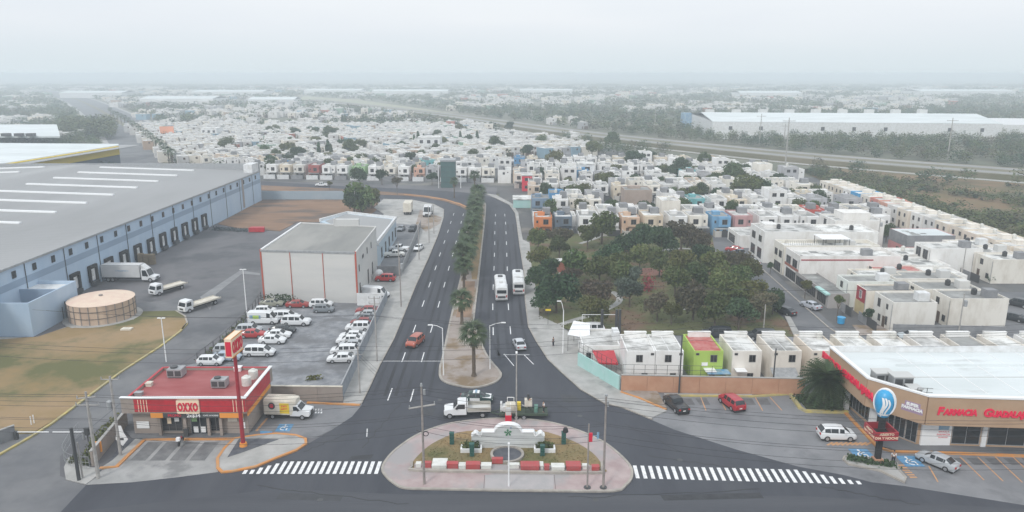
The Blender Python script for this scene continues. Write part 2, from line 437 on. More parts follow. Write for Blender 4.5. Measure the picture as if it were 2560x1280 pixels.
# median and its kerb
med = px([(1184, 802), (1190, 825), (1200, 852), (1214, 885), (1230, 908), (1247, 928), (1252, 940), (1240, 955), (1207, 967), (1177, 970), (1148, 966), (1118, 958), (1101, 944), (1101, 915), (1107, 895), (1129, 790), (1150, 705), (1160, 650), (1165, 590), (1172, 545), (1180, 524), (1190, 512), (1212, 508), (1213, 535), (1205, 611), (1195, 705)])
med = med[::-1]
slab('median', spline(med, 4), .15, M['dirt'])
kerb('median_kerb', spline(med, 4), .35, .19, M['kerb'], True)
slab('median_grass', px([(1180, 700), (1192, 700), (1206, 590), (1209, 520), (1195, 520), (1172, 600)]), .18, M['grass'], .1)
slab('median_soil', px([(1140, 795), (1178, 795), (1188, 705), (1160, 705)]), .175, mat('red_soil', (.30,.19,.13), 1, (.25,.17,.11), .5, .3), .1)
# the far median that turns left
fm = px([(1178, 522), (1150, 508), (1110, 497), (1060, 489), (1000, 483), (880, 474), (650, 464), (400, 452), (400, 460), (650, 476), (880, 484), (1010, 489), (1060, 494), (1110, 503), (1150, 516), (1172, 528)])
slab('far_median', fm, .14, M['field'])
kerb('far_median_kerb', px([(1180, 524), (1150, 511), (1110, 499), (1060, 491), (1010, 487)]), .5, .2, M['kerb_or'])
# left pavement beside the avenue, kerb line
lk = [p for p in Lb[9:25]]
def offset(pts, d):
    out = []
    for i in range(len(pts)):
        a = Vector(pts[max(0, i-1)]); b = Vector(pts[min(len(pts)-1, i+1)]); t = (b-a).normalized()
        p = Vector(pts[i]) + Vector((-t.y, t.x))*d; out.append((p.x, p.y))
    return out
pl = px([(858, 1013), (905, 1010), (925, 970), (950, 915), (985, 850), (1010, 790), (1040, 715), (1070, 650), (1095, 590), (1109, 545), (1110, 524), (1085, 511), (1030, 500), (959, 498), (935, 520), (960, 535), (1035, 512), (1080, 522), (1062, 600), (1015, 690), (1000, 700), (965, 750), (915, 850), (862, 965)])
slab('left_pavement', pl, .13, M['concrete'])
kerb('left_kerb', offset(pl[1:14], .1), .2, .165, M['kerb'])
slab('small_lot_floor', px([(905, 745), (980, 748), (1015, 690), (1062, 600), (1080, 522), (1035, 512), (960, 535), (945, 560), (940, 640)]), .09, M['concrete'])
slab('lot_dirt_floor', px([(1050, 525), (1105, 545), (1100, 560), (1065, 580), (1040, 560)]), .145, M['dirt'], .05)
slab('pale_lot_floor', px([(960, 560), (1000, 560), (1052, 565), (1040, 640), (1000, 690), (950, 690)]), .11, M['lot_conc'], .02)
# right pavement
rp = px([(1213, 484), (1240, 488), (1281, 510), (1296, 533), (1299, 556), (1307, 600), (1324, 608), (1330, 680), (1345, 745), (1348, 790), (1395, 812), (1448, 850), (1445, 912), (1550, 978), (1640, 1018), (1668, 1028), (1625, 1048), (1560, 1022), (1510, 1010), (1450, 975), (1400, 930), (1369, 900), (1340, 855), (1320, 818), (1312, 752), (1309, 681), (1299, 619), (1291, 556), (1287, 533), (1273, 513), (1234, 494)])
slab('right_pavement', rp, .14, M['concrete'])
kerb('right_kerb', px([(1629, 1050), (1560, 1022), (1510, 1010), (1450, 975), (1400, 930), (1369, 900), (1340, 855), (1320, 818), (1312, 752), (1309, 681), (1299, 619), (1291, 556), (1287, 533), (1273, 513), (1234, 494)]), .2, .17, M['kerb'], side=-.1)
kerb('orange_pavement_kerb', px([(1552, 982), (1600, 998), (1665, 1026)]), .35, .22, M['kerb_or'])
slab('planted_verge', px([(1556, 980), (1640, 976), (1668, 1024)]), .2, M['dirt'], .1)
# lane markings
def dashes(name, pts, ln=4.2, wd=.16, off=0):
    mb = MB(); P = px(pts)
    for i, p in enumerate(P):
        a = Vector(P[max(0, i-1)]); b = Vector(P[min(len(P)-1, i+1)]); d = (b-a).normalized(); q = Vector((-d.y, d.x))
        c = Vector(p); h = ln/2
        mb.poly([(*(c-d*h-q*wd/2), .024), (*(c+d*h-q*wd/2), .024), (*(c+d*h+q*wd/2), .024), (*(c-d*h+q*wd/2), .024)][::-1])
    return struct(name, mb.mesh(name, M['white_paint']))
dashes('lane_markings', [(975, 986), (1009, 893), (1036, 822), (1058, 759), (1074, 712), (1089, 670), (1100, 636), (1111, 605), (1120, 578), (1127, 556), (1134, 536)])
dashes('lane_markings', [(1030, 989), (1057, 893), (1079, 822), (1097, 761), (1111, 712), (1122, 671), (1132, 636), (1140, 606), (1147, 579), (1153, 556), (1158, 537)])
dashes('lane_markings', [(1233, 828), (1232, 767), (1233, 718), (1235, 671), (1236, 637), (1237, 608), (1237, 582), (1238, 558), (1239, 538)])
dashes('lane_markings', [(1276, 826), (1271, 767), (1268, 717), (1268, 672), (1267, 637), (1266, 608), (1265, 582), (1264, 558), (1262, 538)])
mb = MB()
def line_px(mb, a, b, wd, z):
    A = Vector(G(*a)); B = Vector(G(*b)); d = (B-A).normalized(); q = Vector((-d.y, d.x))*wd/2
    mb.poly([(*(A+q), z), (*(A-q), z), (*(B-q), z), (*(B+q), z)])
for a, b in (((1258, 887), (1324, 887)), ((1260, 885), (1285, 915)), ((1310, 887), (1334, 911)), ((955, 903), (1105, 903))):
    line_px(mb, a, b, .14, .024)
mb.poly([(x, y, .024) for x, y in px([(917, 1072), (919, 1072), (918, 1092), (916, 1092)])])
struct('lane_markings', mb.mesh('stop_lines', M['white_paint']))
# wear on the asphalt: tyre tracks, patches, sealed cracks, manholes
M['track'] = mat('tyre_track', (.043,.046,.057), .8, (.024,.025,.030), .35, 0, detail=7, lo=.45, hi=.6, stretch=(1, .12, 1))
for nm_, P_, off_ in (('l', [(948, 990), (985, 893), (1014, 822), (1038, 759), (1057, 712), (1072, 670), (1085, 636), (1105, 580)], 0), ('l', [(1003, 990), (1033, 893), (1058, 822), (1078, 761), (1093, 712), (1106, 671), (1127, 606)], 0), ('l', [(1058, 989), (1081, 893), (1100, 822), (1114, 761), (1126, 712), (1140, 650), (1152, 590)], 0), ('r', [(1235, 890), (1212, 828), (1212, 767), (1218, 700), (1222, 637), (1225, 560)], 0), ('r', [(1262, 900), (1254, 828), (1252, 767), (1252, 700), (1252, 637), (1252, 560)], 0), ('r', [(1318, 900), (1298, 828), (1290, 767), (1286, 700), (1282, 637), (1276, 560)], 0)):
    Q_ = spline(px(P_), 3, False)
    for d_ in (-.8, .8): struct('tyre_track', strip_mb(MB(), offset(Q_, d_), .5, .0125, .0165).mesh('track', M['track']))
def wander(a, b, n_, amp, sd):
    rr_ = random.Random(sd); A = Vector(G(*a)); B = Vector(G(*b)); d = (B-A).normalized(); q = Vector((-d.y, d.x))
    return [tuple(A.lerp(B, i/n_)+q*rr_.uniform(-amp, amp)) for i in range(n_+1)]
M['crack'] = mat('sealed_crack', (.018,.018,.02), .6)
for i, (a, b) in enumerate((((640, 1215), (1020, 1262)), ((880, 1080), (760, 1130)), ((1420, 1245), (1900, 1225)), ((1700, 1130), (1560, 1060)), ((1340, 990), (1500, 1060)), ((1180, 1025), (1010, 1120)), ((1950, 1185), (1620, 1140)), ((2050, 1215), (2300, 1262)), ((1240, 980), (1300, 900)), ((905, 1120), (1000, 1010)))):
    struct('sealed_crack', strip_mb(MB(), wander(a, b, 16, .25, i), .12, .0195, .0225).mesh('crack', M['crack']))
for i, q_ in enumerate((((700, 1232), (860, 1238), (850, 1254), (690, 1248)), ((1650, 1238), (1900, 1232), (1910, 1246), (1660, 1252)), ((1400, 985), (1440, 990), (1452, 1012), (1408, 1006)), ((880, 1140), (935, 1136), (925, 1149), (870, 1150)), ((1060, 1020), (1090, 1020), (1080, 1040), (1050, 1040)))):
    sheet('road_patch', px(q_), .0205, mat('patch_%d' % i, [(.066,.068,.075), (.034,.035,.040)][i % 2], .85, (.05,.052,.058), .8))
mh_ = MB().cyl(0, 0, .012, .024, .34, n=14).mesh('manhole', M['darksteel'])
for q_ in ((1100, 1000), (1450, 1040), (1020, 1145), (1700, 1150), (1225, 850), (800, 1250), (1490, 1250)): struct('manhole_cover', mh_, loc=(*G(*q_), 0))
# zebra crossings: each bar is a piece of the road
zb = MB().box(0, 0, 0, .43, 2.9, .006).mesh('zebra_bar', M['white_paint'])
zroot = struct('zebra_crossing', MB().poly([(*p, .0185) for p in ccw(px([(600, 1188), (952, 1188), (962, 1150), (700, 1150)]))]).mesh('crossing_bed', mat('crossing_bed', (.046,.049,.058), .85, (.06,.062,.07), .8)))
x1, y0 = G(935, 1185); y1 = G(935, 1154)[1]; pit = .805
for i in range(20):
    x = x1 - i*pit; k = 1 if i < 15 else max(.3, 1-(i-14)*.17)
    obj('bar', zb, zroot, (x, y0, .019), scale=(1, (y1-y0)/2.9*k, 1))
zroot = struct('zebra_crossing', MB().poly([(*p, .0185) for p in ccw(px([(1582, 1160), (2010, 1170), (2165, 1214), (1590, 1200)]))]).mesh('crossing_bed2', M['asphalt']))
xa, ya = G(1590, 1196); xb, yb = G(2154, 1211); ya2 = G(1579, 1164)[1]
for i in range(29):
    t = i/28; k = 1 if i < 22 else max(.25, 1-(i-21)*.115)
    obj('bar', zb, zroot, (xa+(xb-.4-xa)*t, ya+(yb-ya)*t, .019), rz=-.03, scale=(1, (ya2-ya)/2.9*k, 1))
# traffic island
isl = px([(956, 1173), (967, 1150), (993, 1123), (1038, 1092), (1082, 1073), (1133, 1059), (1207, 1050), (1267, 1048), (1326, 1051), (1385, 1060), (1445, 1078), (1489, 1097), (1519, 1114), (1557, 1146), (1578, 1173), (1578, 1197), (1563, 1215), (1534, 1229), (1385, 1229), (1237, 1227), (1088, 1224), (1014, 1222), (985, 1209), (964, 1190)])[::-1]
islS = spline(isl, 3)
slab('traffic_island', islS, .15, M['pink'])
kerb('island_kerb', islS, .3, .19, M['kerb'], True)
g = px([(1029, 1164), (1059, 1129), (1094, 1105), (1148, 1084), (1215, 1079), (1341, 1079), (1415, 1099), (1459, 1120), (1489, 1143), (1504, 1167), (1498, 1186), (1270, 1184), (1044, 1180)])[::-1]
slab('island_grass', spline(g, 3), .2, M['grass'], .1)
gk = px([(1504, 1160), (1504, 1180), (1490, 1187), (1270, 1185), (1044, 1181), (1030, 1172), (1030, 1160)])
kerb('planting_kerb', spline(gk, 3, False), .3, .42, M['kerb'])
slab('planting_bed', px([(1036, 1177), (1497, 1183), (1497, 1168), (1036, 1163)]), .24, M['pink'], .15)
c = G(1268, 1142)
kerb('round_bed_rim', [(c[0]+1.9*math.cos(a*PI/12), c[1]+1.9*math.sin(a*PI/12)) for a in range(24)], .3, .5, M['kerb'], True)
slab('round_bed', [(c[0]+1.85*math.cos(a*PI/12), c[1]+1.85*math.sin(a*PI/12)) for a in range(24)], .3, M['dark_gravel'])
mb = MB()
for a in (1212, 1385):
    p = G(a, 1188); q = G(a, 1226)
    mb.box(p[0]-.04, q[1], .15, p[0]+.04, p[1]-.2, .158)
struct('paving_joints', mb.mesh('joints', mat('joint', (.2,.17,.165), .9)))
mb = MB()
for i in range(5):
    a = px([(1215+i*30, 1197), (1240+i*30, 1197), (1240+i*30, 1222), (1215+i*30, 1222)])
slab('grey_paving', px([(1213, 1190), (1384, 1191), (1384, 1226), (1213, 1225)]), .156, mat('grey_paving', (.34,.33,.33), .9, (.40,.37,.37), .5), .1)
# convenience-store forecourt
slab('forecourt', px([(215, 1212), (330, 1206), (440, 1194), (545, 1180), (545, 1140), (590, 1098), (360, 1098), (250, 1180), (165, 1200)]), .03, M['apron'])
sp = MB()
for a in range(5):
    x0, y0_ = G(368 + a*47, 1106); x1_, _ = G(368+a*47+34, 1106); y1_ = G(400, 1152)[1]
    if a < 4: sp.poly([(x0+.1, y1_, .042), (x1_+.25, y1_, .042), (x1_+.25, y0_, .042), (x0+.1, y0_, .042)])
sp_o = struct('parking_bays', sp.mesh('parking_bays', M['stall']))
ok = px([(250, 1172), (292, 1168), (361, 1101), (420, 1100), (587, 1099)])
kerb('orange_kerb', ok, .45, .17, M['kerb_or'])
slab('side_pavement', px([(245, 1176), (296, 1164), (358, 1101), (340, 1098), (282, 1152)]), .12, M['concrete'])
slab('side_gravel', px([(262, 1168), (285, 1168), (352, 1098), (315, 1098)]), .10, M['dark_gravel'])
slab('shop_pavement', px([(330, 1098), (600, 1098), (650, 1088), (650, 1080), (315, 1080)]), .15, M['old_asphalt'])
slab('corner_pavement', px([(165, 1200), (160, 1170), (172, 1145), (225, 1170), (250, 1172), (245, 1190), (215, 1212)]), .12, M['concrete'])
isl2 = px([(587, 1098), (562, 1122), (544, 1148), (545, 1172), (556, 1182), (580, 1180), (640, 1168), (687, 1148), (741, 1127), (765, 1111), (764, 1099), (740, 1090), (690, 1086), (640, 1090)])
slab('corner_island', isl2, .15, M['concrete'])
kerb('corner_island_kerb', isl2, .35, .19, M['kerb_or'], True)
slab('corner_gravel', px([(569, 1146), (598, 1100), (697, 1101), (600, 1136)]), .19, M['dark_gravel'], .1)
slab('delivery_yard', px([(628, 1090), (690, 1084), (766, 1096), (790, 1094), (830, 1075), (880, 1042), (905, 1012), (680, 1004), (660, 1040)]), .03, M['lot_conc'])
kerb('delivery_kerb', px([(768, 1008), (900, 1014)]), .4, .2, M['kerb_or'])
kerb('delivery_kerb', px([(634, 1086), (668, 1046)]), .3, .045, M['or_paint'], z0=.031)
mb = MB()
mb.poly([(*p, .042) for p in ccw(px([(635, 1086), (676, 1088), (682, 1079), (645, 1078)]))])
mb.poly([(*p, .042) for p in ccw(px([(694, 1073), (725, 1077), (728, 1066), (700, 1062)]))])
struct('blue_bay_marks', mb.mesh('blue_marks', M['blue_paint']))
mb = MB()
for i in range(4):
    for j in range(2):
        mb.poly([(*p, .042) for p in ccw(px([(780+i*7, 1034-j*7), (784+i*7, 1034-j*7), (785+i*7, 1030-j*7), (781+i*7, 1030-j*7)]))])
struct('bay_lettering', mb.mesh('bay_lettering', M['white_paint']))
def wheelchair(loc, s, z):
    r = struct('bay_marking', MB().poly([(-1*s, -1.1*s, 0), (1*s, -1.1*s, 0), (1*s, 1.1*s, 0), (-1*s, 1.1*s, 0)]).mesh('bay_marking', M['blue_paint']), loc=(*loc, z))
    mb = MB()
    k = 14
    for i in range(11):
        a0 = -.4*PI - i*PI/9; a1 = a0 - PI/9
        mb.poly([(math.cos(a0)*.55*s, -.2*s+math.sin(a0)*.55*s, 0), (math.cos(a0)*.4*s, -.2*s+math.sin(a0)*.4*s, 0), (math.cos(a1)*.4*s, -.2*s+math.sin(a1)*.4*s, 0), (math.cos(a1)*.55*s, -.2*s+math.sin(a1)*.55*s, 0)])
    for b in ((-.12, -.2, .05, .6), (-.12, -.2, .5, -.05), (.35, -.75, .5, -.15), (-.12, .25, .4, .38)):
        mb.poly([(b[0]*s, b[1]*s, 0), (b[2]*s, b[1]*s, 0), (b[2]*s, b[3]*s, 0), (b[0]*s, b[3]*s, 0)])
    mb.cyl(-.05*s, .78*s, -.001, .001, .15*s, n=10)
    obj('wheelchair_symbol', mb.mesh('wheelchair_symbol', M['white_paint']), r, (0, 0, .006))
wheelchair(G(711, 1070), .95, .046)
wheelchair(G(2155, 1135), 1.15, .02)
wheelchair(G(2275, 1153), 1.15, .02)
# gravel car park behind the shop
gv = px([(500, 905), (520, 905), (640, 765), (660, 745), (940, 755), (968, 750), (915, 860), (857, 965), (850, 975), (640, 975), (420, 930)])
slab('car_lot_gravel', gv, .06, M['gravel'])
# grass of the warehouse, brown field
gr = px([(-80, 830), (0, 850), (95, 843), (170, 818), (180, 822), (335, 800), (345, 780), (440, 778), (463, 792), (468, 808), (455, 825), (400, 866), (300, 930), (200, 1005), (130, 1055), (80, 1085), (0, 1085), (-150, 1085)])
slab('lawn', gr, .12, M['grass'])
kerb('lawn_kerb', px([(440, 778), (463, 792), (468, 808), (455, 825)]), .3, .2, M['kerb'])
kerb('yellow_kerb', px([(468, 810), (450, 830), (400, 868), (300, 933), (200, 1008), (130, 1060), (80, 1092), (40, 1115), (-40, 1160)]), .35, .2, M['kerb_ye'])
kerb('drain_line', px([(500, 880), (420, 930), (330, 985), (250, 1050), (190, 1100)]), .12, .004, M['dark_gravel'], z0=-.01)
slab('annex_apron', px([(-60, 842), (90, 846), (182, 812), (345, 792), (345, 800), (185, 824), (95, 855), (-60, 858)]), .1, M['concrete'])
slab('brown_field', px([(600, 572), (545, 560), (600, 530), (655, 497), (870, 497), (935, 500), (955, 515), (880, 570), (800, 555), (742, 556), (700, 578)]), .08, M['field'])
slab('wet_trail', px([(525, 775), (500, 742), (600, 676), (650, 683), (650, 688), (605, 684), (540, 735)]), .004, mat('damp_concrete', (.24,.24,.245), .5, (.17,.17,.175), .4), -.01)
# park, its paths, street right of it
park = px([(1324, 606), (1345, 585), (1500, 585), (1780, 592), (1790, 640), (1850, 690), (1905, 745), (1962, 800), (2000, 842), (1450, 834), (1390, 812), (1350, 790), (1345, 745), (1330, 680)])
slab('park_ground', park, .10, M['parkgrass'])
mb = MB()
def pathway(pts, wd, z=.13):
    return kerb('park_path', spline(px(pts), 5, False), wd, z, M['concrete'])
pathway([(1395, 815), (1440, 800), (1490, 785), (1540, 762), (1548, 745), (1530, 730)], 1.3)
pathway([(1640, 762), (1720, 775), (1900, 782)], .8)
pathway([(1630, 633), (1700, 622), (1790, 630)], 1.6)
pathway([(1450, 610), (1500, 590), (1480, 570)], 1.2)
pathway([(1400, 612), (1430, 640), (1400, 690), (1420, 720)], 1.0)
slab('playground_floor', px([(1595, 690), (1660, 690), (1665, 670), (1600, 672)]), .14, mat('red_earth', (.36,.15,.12), 1, (.28,.16,.12), .5), .05)
slab('street_pavement', px([(1962, 792), (1975, 792), (2003, 842), (1985, 842)]), .16, M['concrete'])
sheet('side_street', px([(1782, 590), (1860, 590), (1935, 680), (2085, 815), (2130, 850), (2000, 850), (1965, 795), (1860, 680), (1785, 625)]), -.004, M['old_asphalt'])
sheet('back_street', px([(2455, 730), (2700, 730), (2700, 860), (2480, 835)]), -.004, M['old_asphalt'])
sheet('bare_plot', px([(2130, 812), (2225, 815), (2240, 835), (2150, 838)]), .01, M['dirt'])
kerb('street_kerb', px([(1880, 650), (1990, 748), (2070, 818), (2110, 845)]), .25, .12, M['kerb'], z0=-.1)
# pharmacy car park details
kerb('bay_kerb', px([(1668, 990), (1880, 992), (1975, 986)]), .4, .18, M['kerb_ye'])
slab('bay_verge', px([(1660, 985), (1880, 987), (1880, 990), (1663, 992)]), .12, M['concrete'])
pk = px([(1976, 988), (2000, 1022), (2014, 1030), (2080, 1032), (2120, 1032)])
kerb('planter_kerb', pk, .5, .3, M['kerb_ye'])
slab('palm_planter', px([(1990, 988), (2016, 1022), (2125, 1024), (2125, 985)]), .25, mat('dark_groundcover', (.035,.05,.02), 1, (.055,.07,.03), 1.5, .6, 8))
kerb('shop_kerb', px([(2112, 1032), (2195, 1120), (2230, 1130), (2400, 1135), (2640, 1145)]), .4, .2, M['kerb_or'])
slab('shop_walk', px([(2125, 1030), (2205, 1118), (2240, 1127), (2640, 1141), (2640, 1110), (2300, 1100), (2140, 1000)]), .15, M['old_asphalt'])
mb = MB()
for a, b in (((1752, 993), (1765, 1026)), ((1798, 993), (1815, 1026)), ((1888, 993), (1907, 1027)), ((1925, 993), (1955, 1026))):
    line_px(mb, a, b, .14, .002)
for i in range(8):
    line_px(mb, (2400+i*44, 1142), (2460+i*48, 1200+i*3), .16, .002)
line_px(mb, (2322, 1165), (2345, 1205), .16, .002)
struct('bay_lines', mb.mesh('bay_lines', M['or_paint']))
mb = MB()
for i in range(9):
    line_px(mb, (2068+i*12, 1113), (2082+i*12, 1106), .3, .002)
for i in range(6):
    line_px(mb, (2244+i*6, 1163+i*6), (2262+i*6, 1163+i*6), .3, .002)
struct('hatched_marks', mb.mesh('hatched_marks', M['or_paint']))
sg = px([(2111, 1143), (2108, 1150), (2122, 1162), (2200, 1178), (2262, 1208), (2264, 1196), (2243, 1172), (2243, 1160), (2200, 1148)])
slab('sign_island', sg, .16, M['concrete'])
kerb('sign_island_kerb', sg, .25, .2, M['kerb'], True)
mb = MB()
for i in range(6):
    a = px([(1700+i*38, 996), (1728+i*38, 996), (1738+i*38, 1012), (1712+i*38, 1012)])
    if i not in (2, 3): mb.poly([(*p, .0015) for p in ccw(a)])
for i in range(5):
    mb.poly([(*p, .0015) for p in ccw(px([(2370+i*46, 1145), (2400+i*46, 1145), (2420+i*47, 1162), (2388+i*47, 1162)]))])
struct('oil_marks', mb.mesh('oil_marks', mat('oily_tarmac', (.10,.10,.105), .8, (.145,.145,.15), 1.4)))
# ------------------------------------------------------------------ far roads
def band(name, pts, wd, z, m):
    return struct(name, strip_mb(MB(), spline(px(pts), 6, False), wd, z-.05, z).mesh(name, m))
hw = [(2900, 470), (2560, 443), (2050, 402), (1731, 370), (1519, 347), (1350, 325), (1200, 303), (1100, 290), (1000, 278), (900, 266), (780, 252)]
hwS = spline(px(hw), 6, False)
M['verge'] = mat('dry_verge', (.20,.175,.12), 1, (.14,.135,.08), .03, 0, 1, detail=8)
struct('highway_verge', strip_mb(MB(), hwS, 48, -.25, -.06).mesh('highway_verge', M['verge']))
M['hwy'] = mat('highway_concrete', (.30,.295,.285), .9, (.24,.235,.23), .05)
struct('highway_embankment', strip_mb(MB(), hwS, 32, -.06, 2.2).mesh('embankment', M['verge']))
struct('highway', strip_mb(MB(), offset(hwS, 9), 8, 2.1, 2.25).mesh('highway', M['hwy']))
struct('highway', strip_mb(MB(), offset(hwS, -9), 8, 2.1, 2.25).mesh('highway', M['hwy']))
struct('highway_frontage_road', strip_mb(MB(), offset(hwS, 21), 4, -.05, .03).mesh('frontage', M['concrete']))
lav = [(440, 425), (400, 385), (350, 340), (310, 312), (275, 290), (235, 268), (180, 245), (100, 225)]
lS = spline(px(lav), 6, False)
struct('boulevard', strip_mb(MB(), lS, 46, -.25, -.08).mesh('boulevard', M['old_asphalt']))
struct('boulevard_median', strip_mb(MB(), lS, 5, -.2, .05).mesh('boulevard_median', M['verge']))
struct('boulevard_pavement', strip_mb(MB(), offset(lS, 25), 4, -.2, .02).mesh('boulevard_pavement', M['concrete']))
struct('boulevard_pavement', strip_mb(MB(), offset(lS, -25), 4, -.2, .02).mesh('boulevard_pavement', M['concrete']))
sheet('pale_field', px([(760, 240), (900, 250), (1080, 275), (1230, 300), (1260, 310), (1180, 306), (1000, 285), (860, 268), (740, 250)]), -.04, mat('pale_field', (.30,.31,.20), 1, (.36,.34,.25), .01, 0, detail=6))
# ------------------------------------------------------------------ building helpers
_wc = {}
FACE = {'f': 0.0, 'r': PI/2, 'l': -PI/2, 'b': PI}
def window(parent, x, y, z, w_, h_, face='f', bars=1, name='window', fm='frame', pm='winglass'):
    k = (round(w_, 2), round(h_, 2), bars, fm, pm)
    if k not in _wc:
        f = MB(); t = .06
        f.box(-w_/2, -.06, -h_/2, -w_/2+t, .01, h_/2); f.box(w_/2-t, -.06, -h_/2, w_/2, .01, h_/2)
        f.box(-w_/2+t, -.06, -h_/2, w_/2-t, .01, -h_/2+t); f.box(-w_/2+t, -.06, h_/2-t, w_/2-t, .01, h_/2)
        for i in range(bars):
            a = -w_/2 + w_*(i+1)/(bars+1); f.box(a-.025, -.05, -h_/2+t, a+.025, .01, h_/2-t)
        _wc[k] = (f.mesh('window', M[fm]), MB().box(-w_/2+t, -.025, -h_/2+t, w_/2-t, .01, h_/2-t).mesh('pane', M[pm]))
    o = obj(name, _wc[k][0], parent, (x, y, z), FACE[face])
    obj('pane', _wc[k][1], o)
    return o
_bc = {}
def bxm(w_, d_, h_, m, name='box'):
    k = (round(w_, 2), round(d_, 2), round(h_, 2), m.name)
    if k not in _bc: _bc[k] = MB().box(0, 0, 0, w_, d_, h_).mesh(name, m)
    return _bc[k]
def part(name, mb, m, parent, loc=(0, 0, 0), rz=0, color=None, label=None, smooth=False):
    o = obj(name, mb.mesh(name, m, smooth=smooth), parent, loc, rz, color)
    if label: o['label'] = label
    return o

# ------------------------------------------------------------------ convenience store
z0 = 5.4
A_ = G(300, 996, z0); B_ = G(609, 1001, z0); Dp = G(683, 920, z0)[1]-B_[1]
sx, sy = A_[0], A_[1]; SW = B_[0]-A_[0]; SD = Dp
st = empty('convenience_store', (sx, sy, .15), 0, 'convenience store with red flat roof, red fascia and cream sign above the glass doors', 'shop')
H_ = z0-.15
K = SW/309.0     # metres per photo pixel along the front
wf = .9          # the wall stands back under the fascia
BL = .8          # the body starts a little right of the fascia end
part('wall', MB().box(BL, wf, 0, SW-.3, SD, 3.3), M['taupe'], st)
mb = MB().box(0, 0, 3.2, SW, .3, H_).box(SW-.3, .3, 3.2, SW, SD, H_).box(BL-.3, .3, 3.2, BL, SD, H_-.15).box(BL, SD-.3, 3.2, SW-.3, SD, H_-.1).box(BL, .3, 3.2, SW-.3, SD-.3, 3.35)
part('fascia', mb, M['taupe'], st)
part('roof', MB().box(BL+.01, .31, 3.36, SW-.31, SD-.31, H_-.45), M['redroof'], st)
part('coping', MB().box(-.1, -.1, H_, SW+.1, .4, H_+.12).box(SW-.35, .4, H_, SW+.1, SD, H_+.12), M['signwhite'], st)
part('coping', MB().box(BL-.32, .41, H_-.15, BL, SD, H_-.08).box(BL, SD-.3, H_-.1, SW-.4, SD, H_-.03), M['redpaint'], st, label='red painted edge at the back and left of the roof')
fx0, fx1 = 33*K, SW-.05
part('red_fascia_panel', MB().box(fx0, -.08, 3.42, fx1, -.003, H_-.12), M['redpaint'], st)
part('red_fascia_panel', MB().box(SW+.003, .0, 3.42, SW+.08, SD-1.2, H_-.12), M['redpaint'], st)
sh = H_-.12-3.42
for i in range(4):
    for b_ in (fx0+.5+i*.36, fx1-.35-i*.40):
        obj('stripe', bxm(.08, .02, sh-.04, M['signcream'], 'stripe'), st, (b_, -.105, 3.44))
sw_ = 28*K; sc_ = 167.5*K
sgn = part('sign', MB().prism([(sc_+u, v) for u, v in ((-sw_+.15, 3.3), (sw_-.15, 3.3), (sw_-.04, 3.36), (sw_, 3.5), (sw_, 4.95), (sw_-.04, 5.08), (sw_-.15, 5.13), (-sw_+.15, 5.13), (-sw_+.04, 5.08), (-sw_, 4.95), (-sw_, 3.5), (-sw_+.04, 3.36))], 0, .22), M['signcream'], st, (0, -.09, 0))
sgn.rotation_euler = (PI/2, 0, 0)
def oxxo(parent, w_, h_, dep, m, loc, rot):
    """the word OXXO as thick letters, each letter its own part"""
    a = w_/4
    for j, cx in enumerate((-1.5*a, -.5*a, .5*a, 1.5*a)):
        mb = MB()
        if j in (0, 3):
            k = 20
            for i in range(k):
                t0 = 2*PI*i/k; t1 = 2*PI*(i+1)/k
                mb.prism([(cx+math.cos(t)*r*a*.5, math.sin(t)*r*h_*.5) for t, r in ((t0, 1), (t1, 1), (t1, .5), (t0, .5))], 0, dep)
        else:
            for s_ in (-1, 1):
                mb.prism([(cx-.5*a, -s_*h_*.5), (cx-.2*a, -s_*h_*.5), (cx+.5*a, s_*h_*.5), (cx+.2*a, s_*h_*.5)], 0, dep + .01*(s_+1))
        obj('sign_letter', mb.mesh('sign_letter', m), parent, loc, rot=rot)
oxxo(st, 50*K, 1.15, .07, M['signred'], (sc_, -.32, 4.22), (PI/2, 0, 0))
obj('orange_band', bxm(30*K, .1, .62, M['orange'], 'orange_band'), st, (71*K, -.1, 2.62)); obj('orange_band', bxm(58*K, .1, .62, M['orange'], 'orange_band'), st, (242*K, -.1, 2.62))
obj('orange_band', bxm(.1, SD-1.6, .5, M['orange'], 'orange_side'), st, (SW+.0, .2, 2.75))
bn = obj('banner', bxm(140*K, .08, .62, M['darksteel'], 'banner'), st, (101.5*K, -.05, 2.62))
obj('banner_lettering', text_mesh('2x$34', .68, .01, M['signwhite'], .015), st, (177*K, -.07, 2.92), rot=(PI/2, 0, 0))
obj('banner_lettering', text_mesh('CAFE 24 HORAS', .27, .01, M['signwhite'], .004), st, (220*K, -.07, 2.94), rot=(PI/2, 0, 0))
obj('banner_lettering', text_mesh('PROMO', .48, .01, M['signred'], .01), st, (130*K, -.07, 2.92), rot=(PI/2, 0, 0))
window(st, 113*K, wf, 1.5, 2.6, 2.3, 'f', 2, 'shop_window'); window(st, 223*K, wf, 1.5, 1.7, 2.3, 'f', 1, 'shop_window')
d_ = obj('glass_door', bxm(46*K, .06, 2.5, M['glass'], 'glass_door'), st, (160*K, wf-.07, .02))
for q_ in (.3, 1.25): obj('door_poster', bxm(.6, .02, .8, M['signwhite'], 'door_poster'), d_, (q_, -.03, .15))
for q_ in (0, 22.8*K, 45.5*K): obj('door_frame', bxm(.06, .03, 2.5, M['steel'], 'door_frame'), d_, (q_, -.035, 0))
obj('sill', bxm(2.9, .3, .12, M['taupe'], 'sill'), st, (84*K, wf-.3, .15))
for x in (83, 147, 205, 236): obj('pillar', bxm(.35, .35, 3.2, M['taupe'], 'pillar'), st, (x*K, .25, 0))
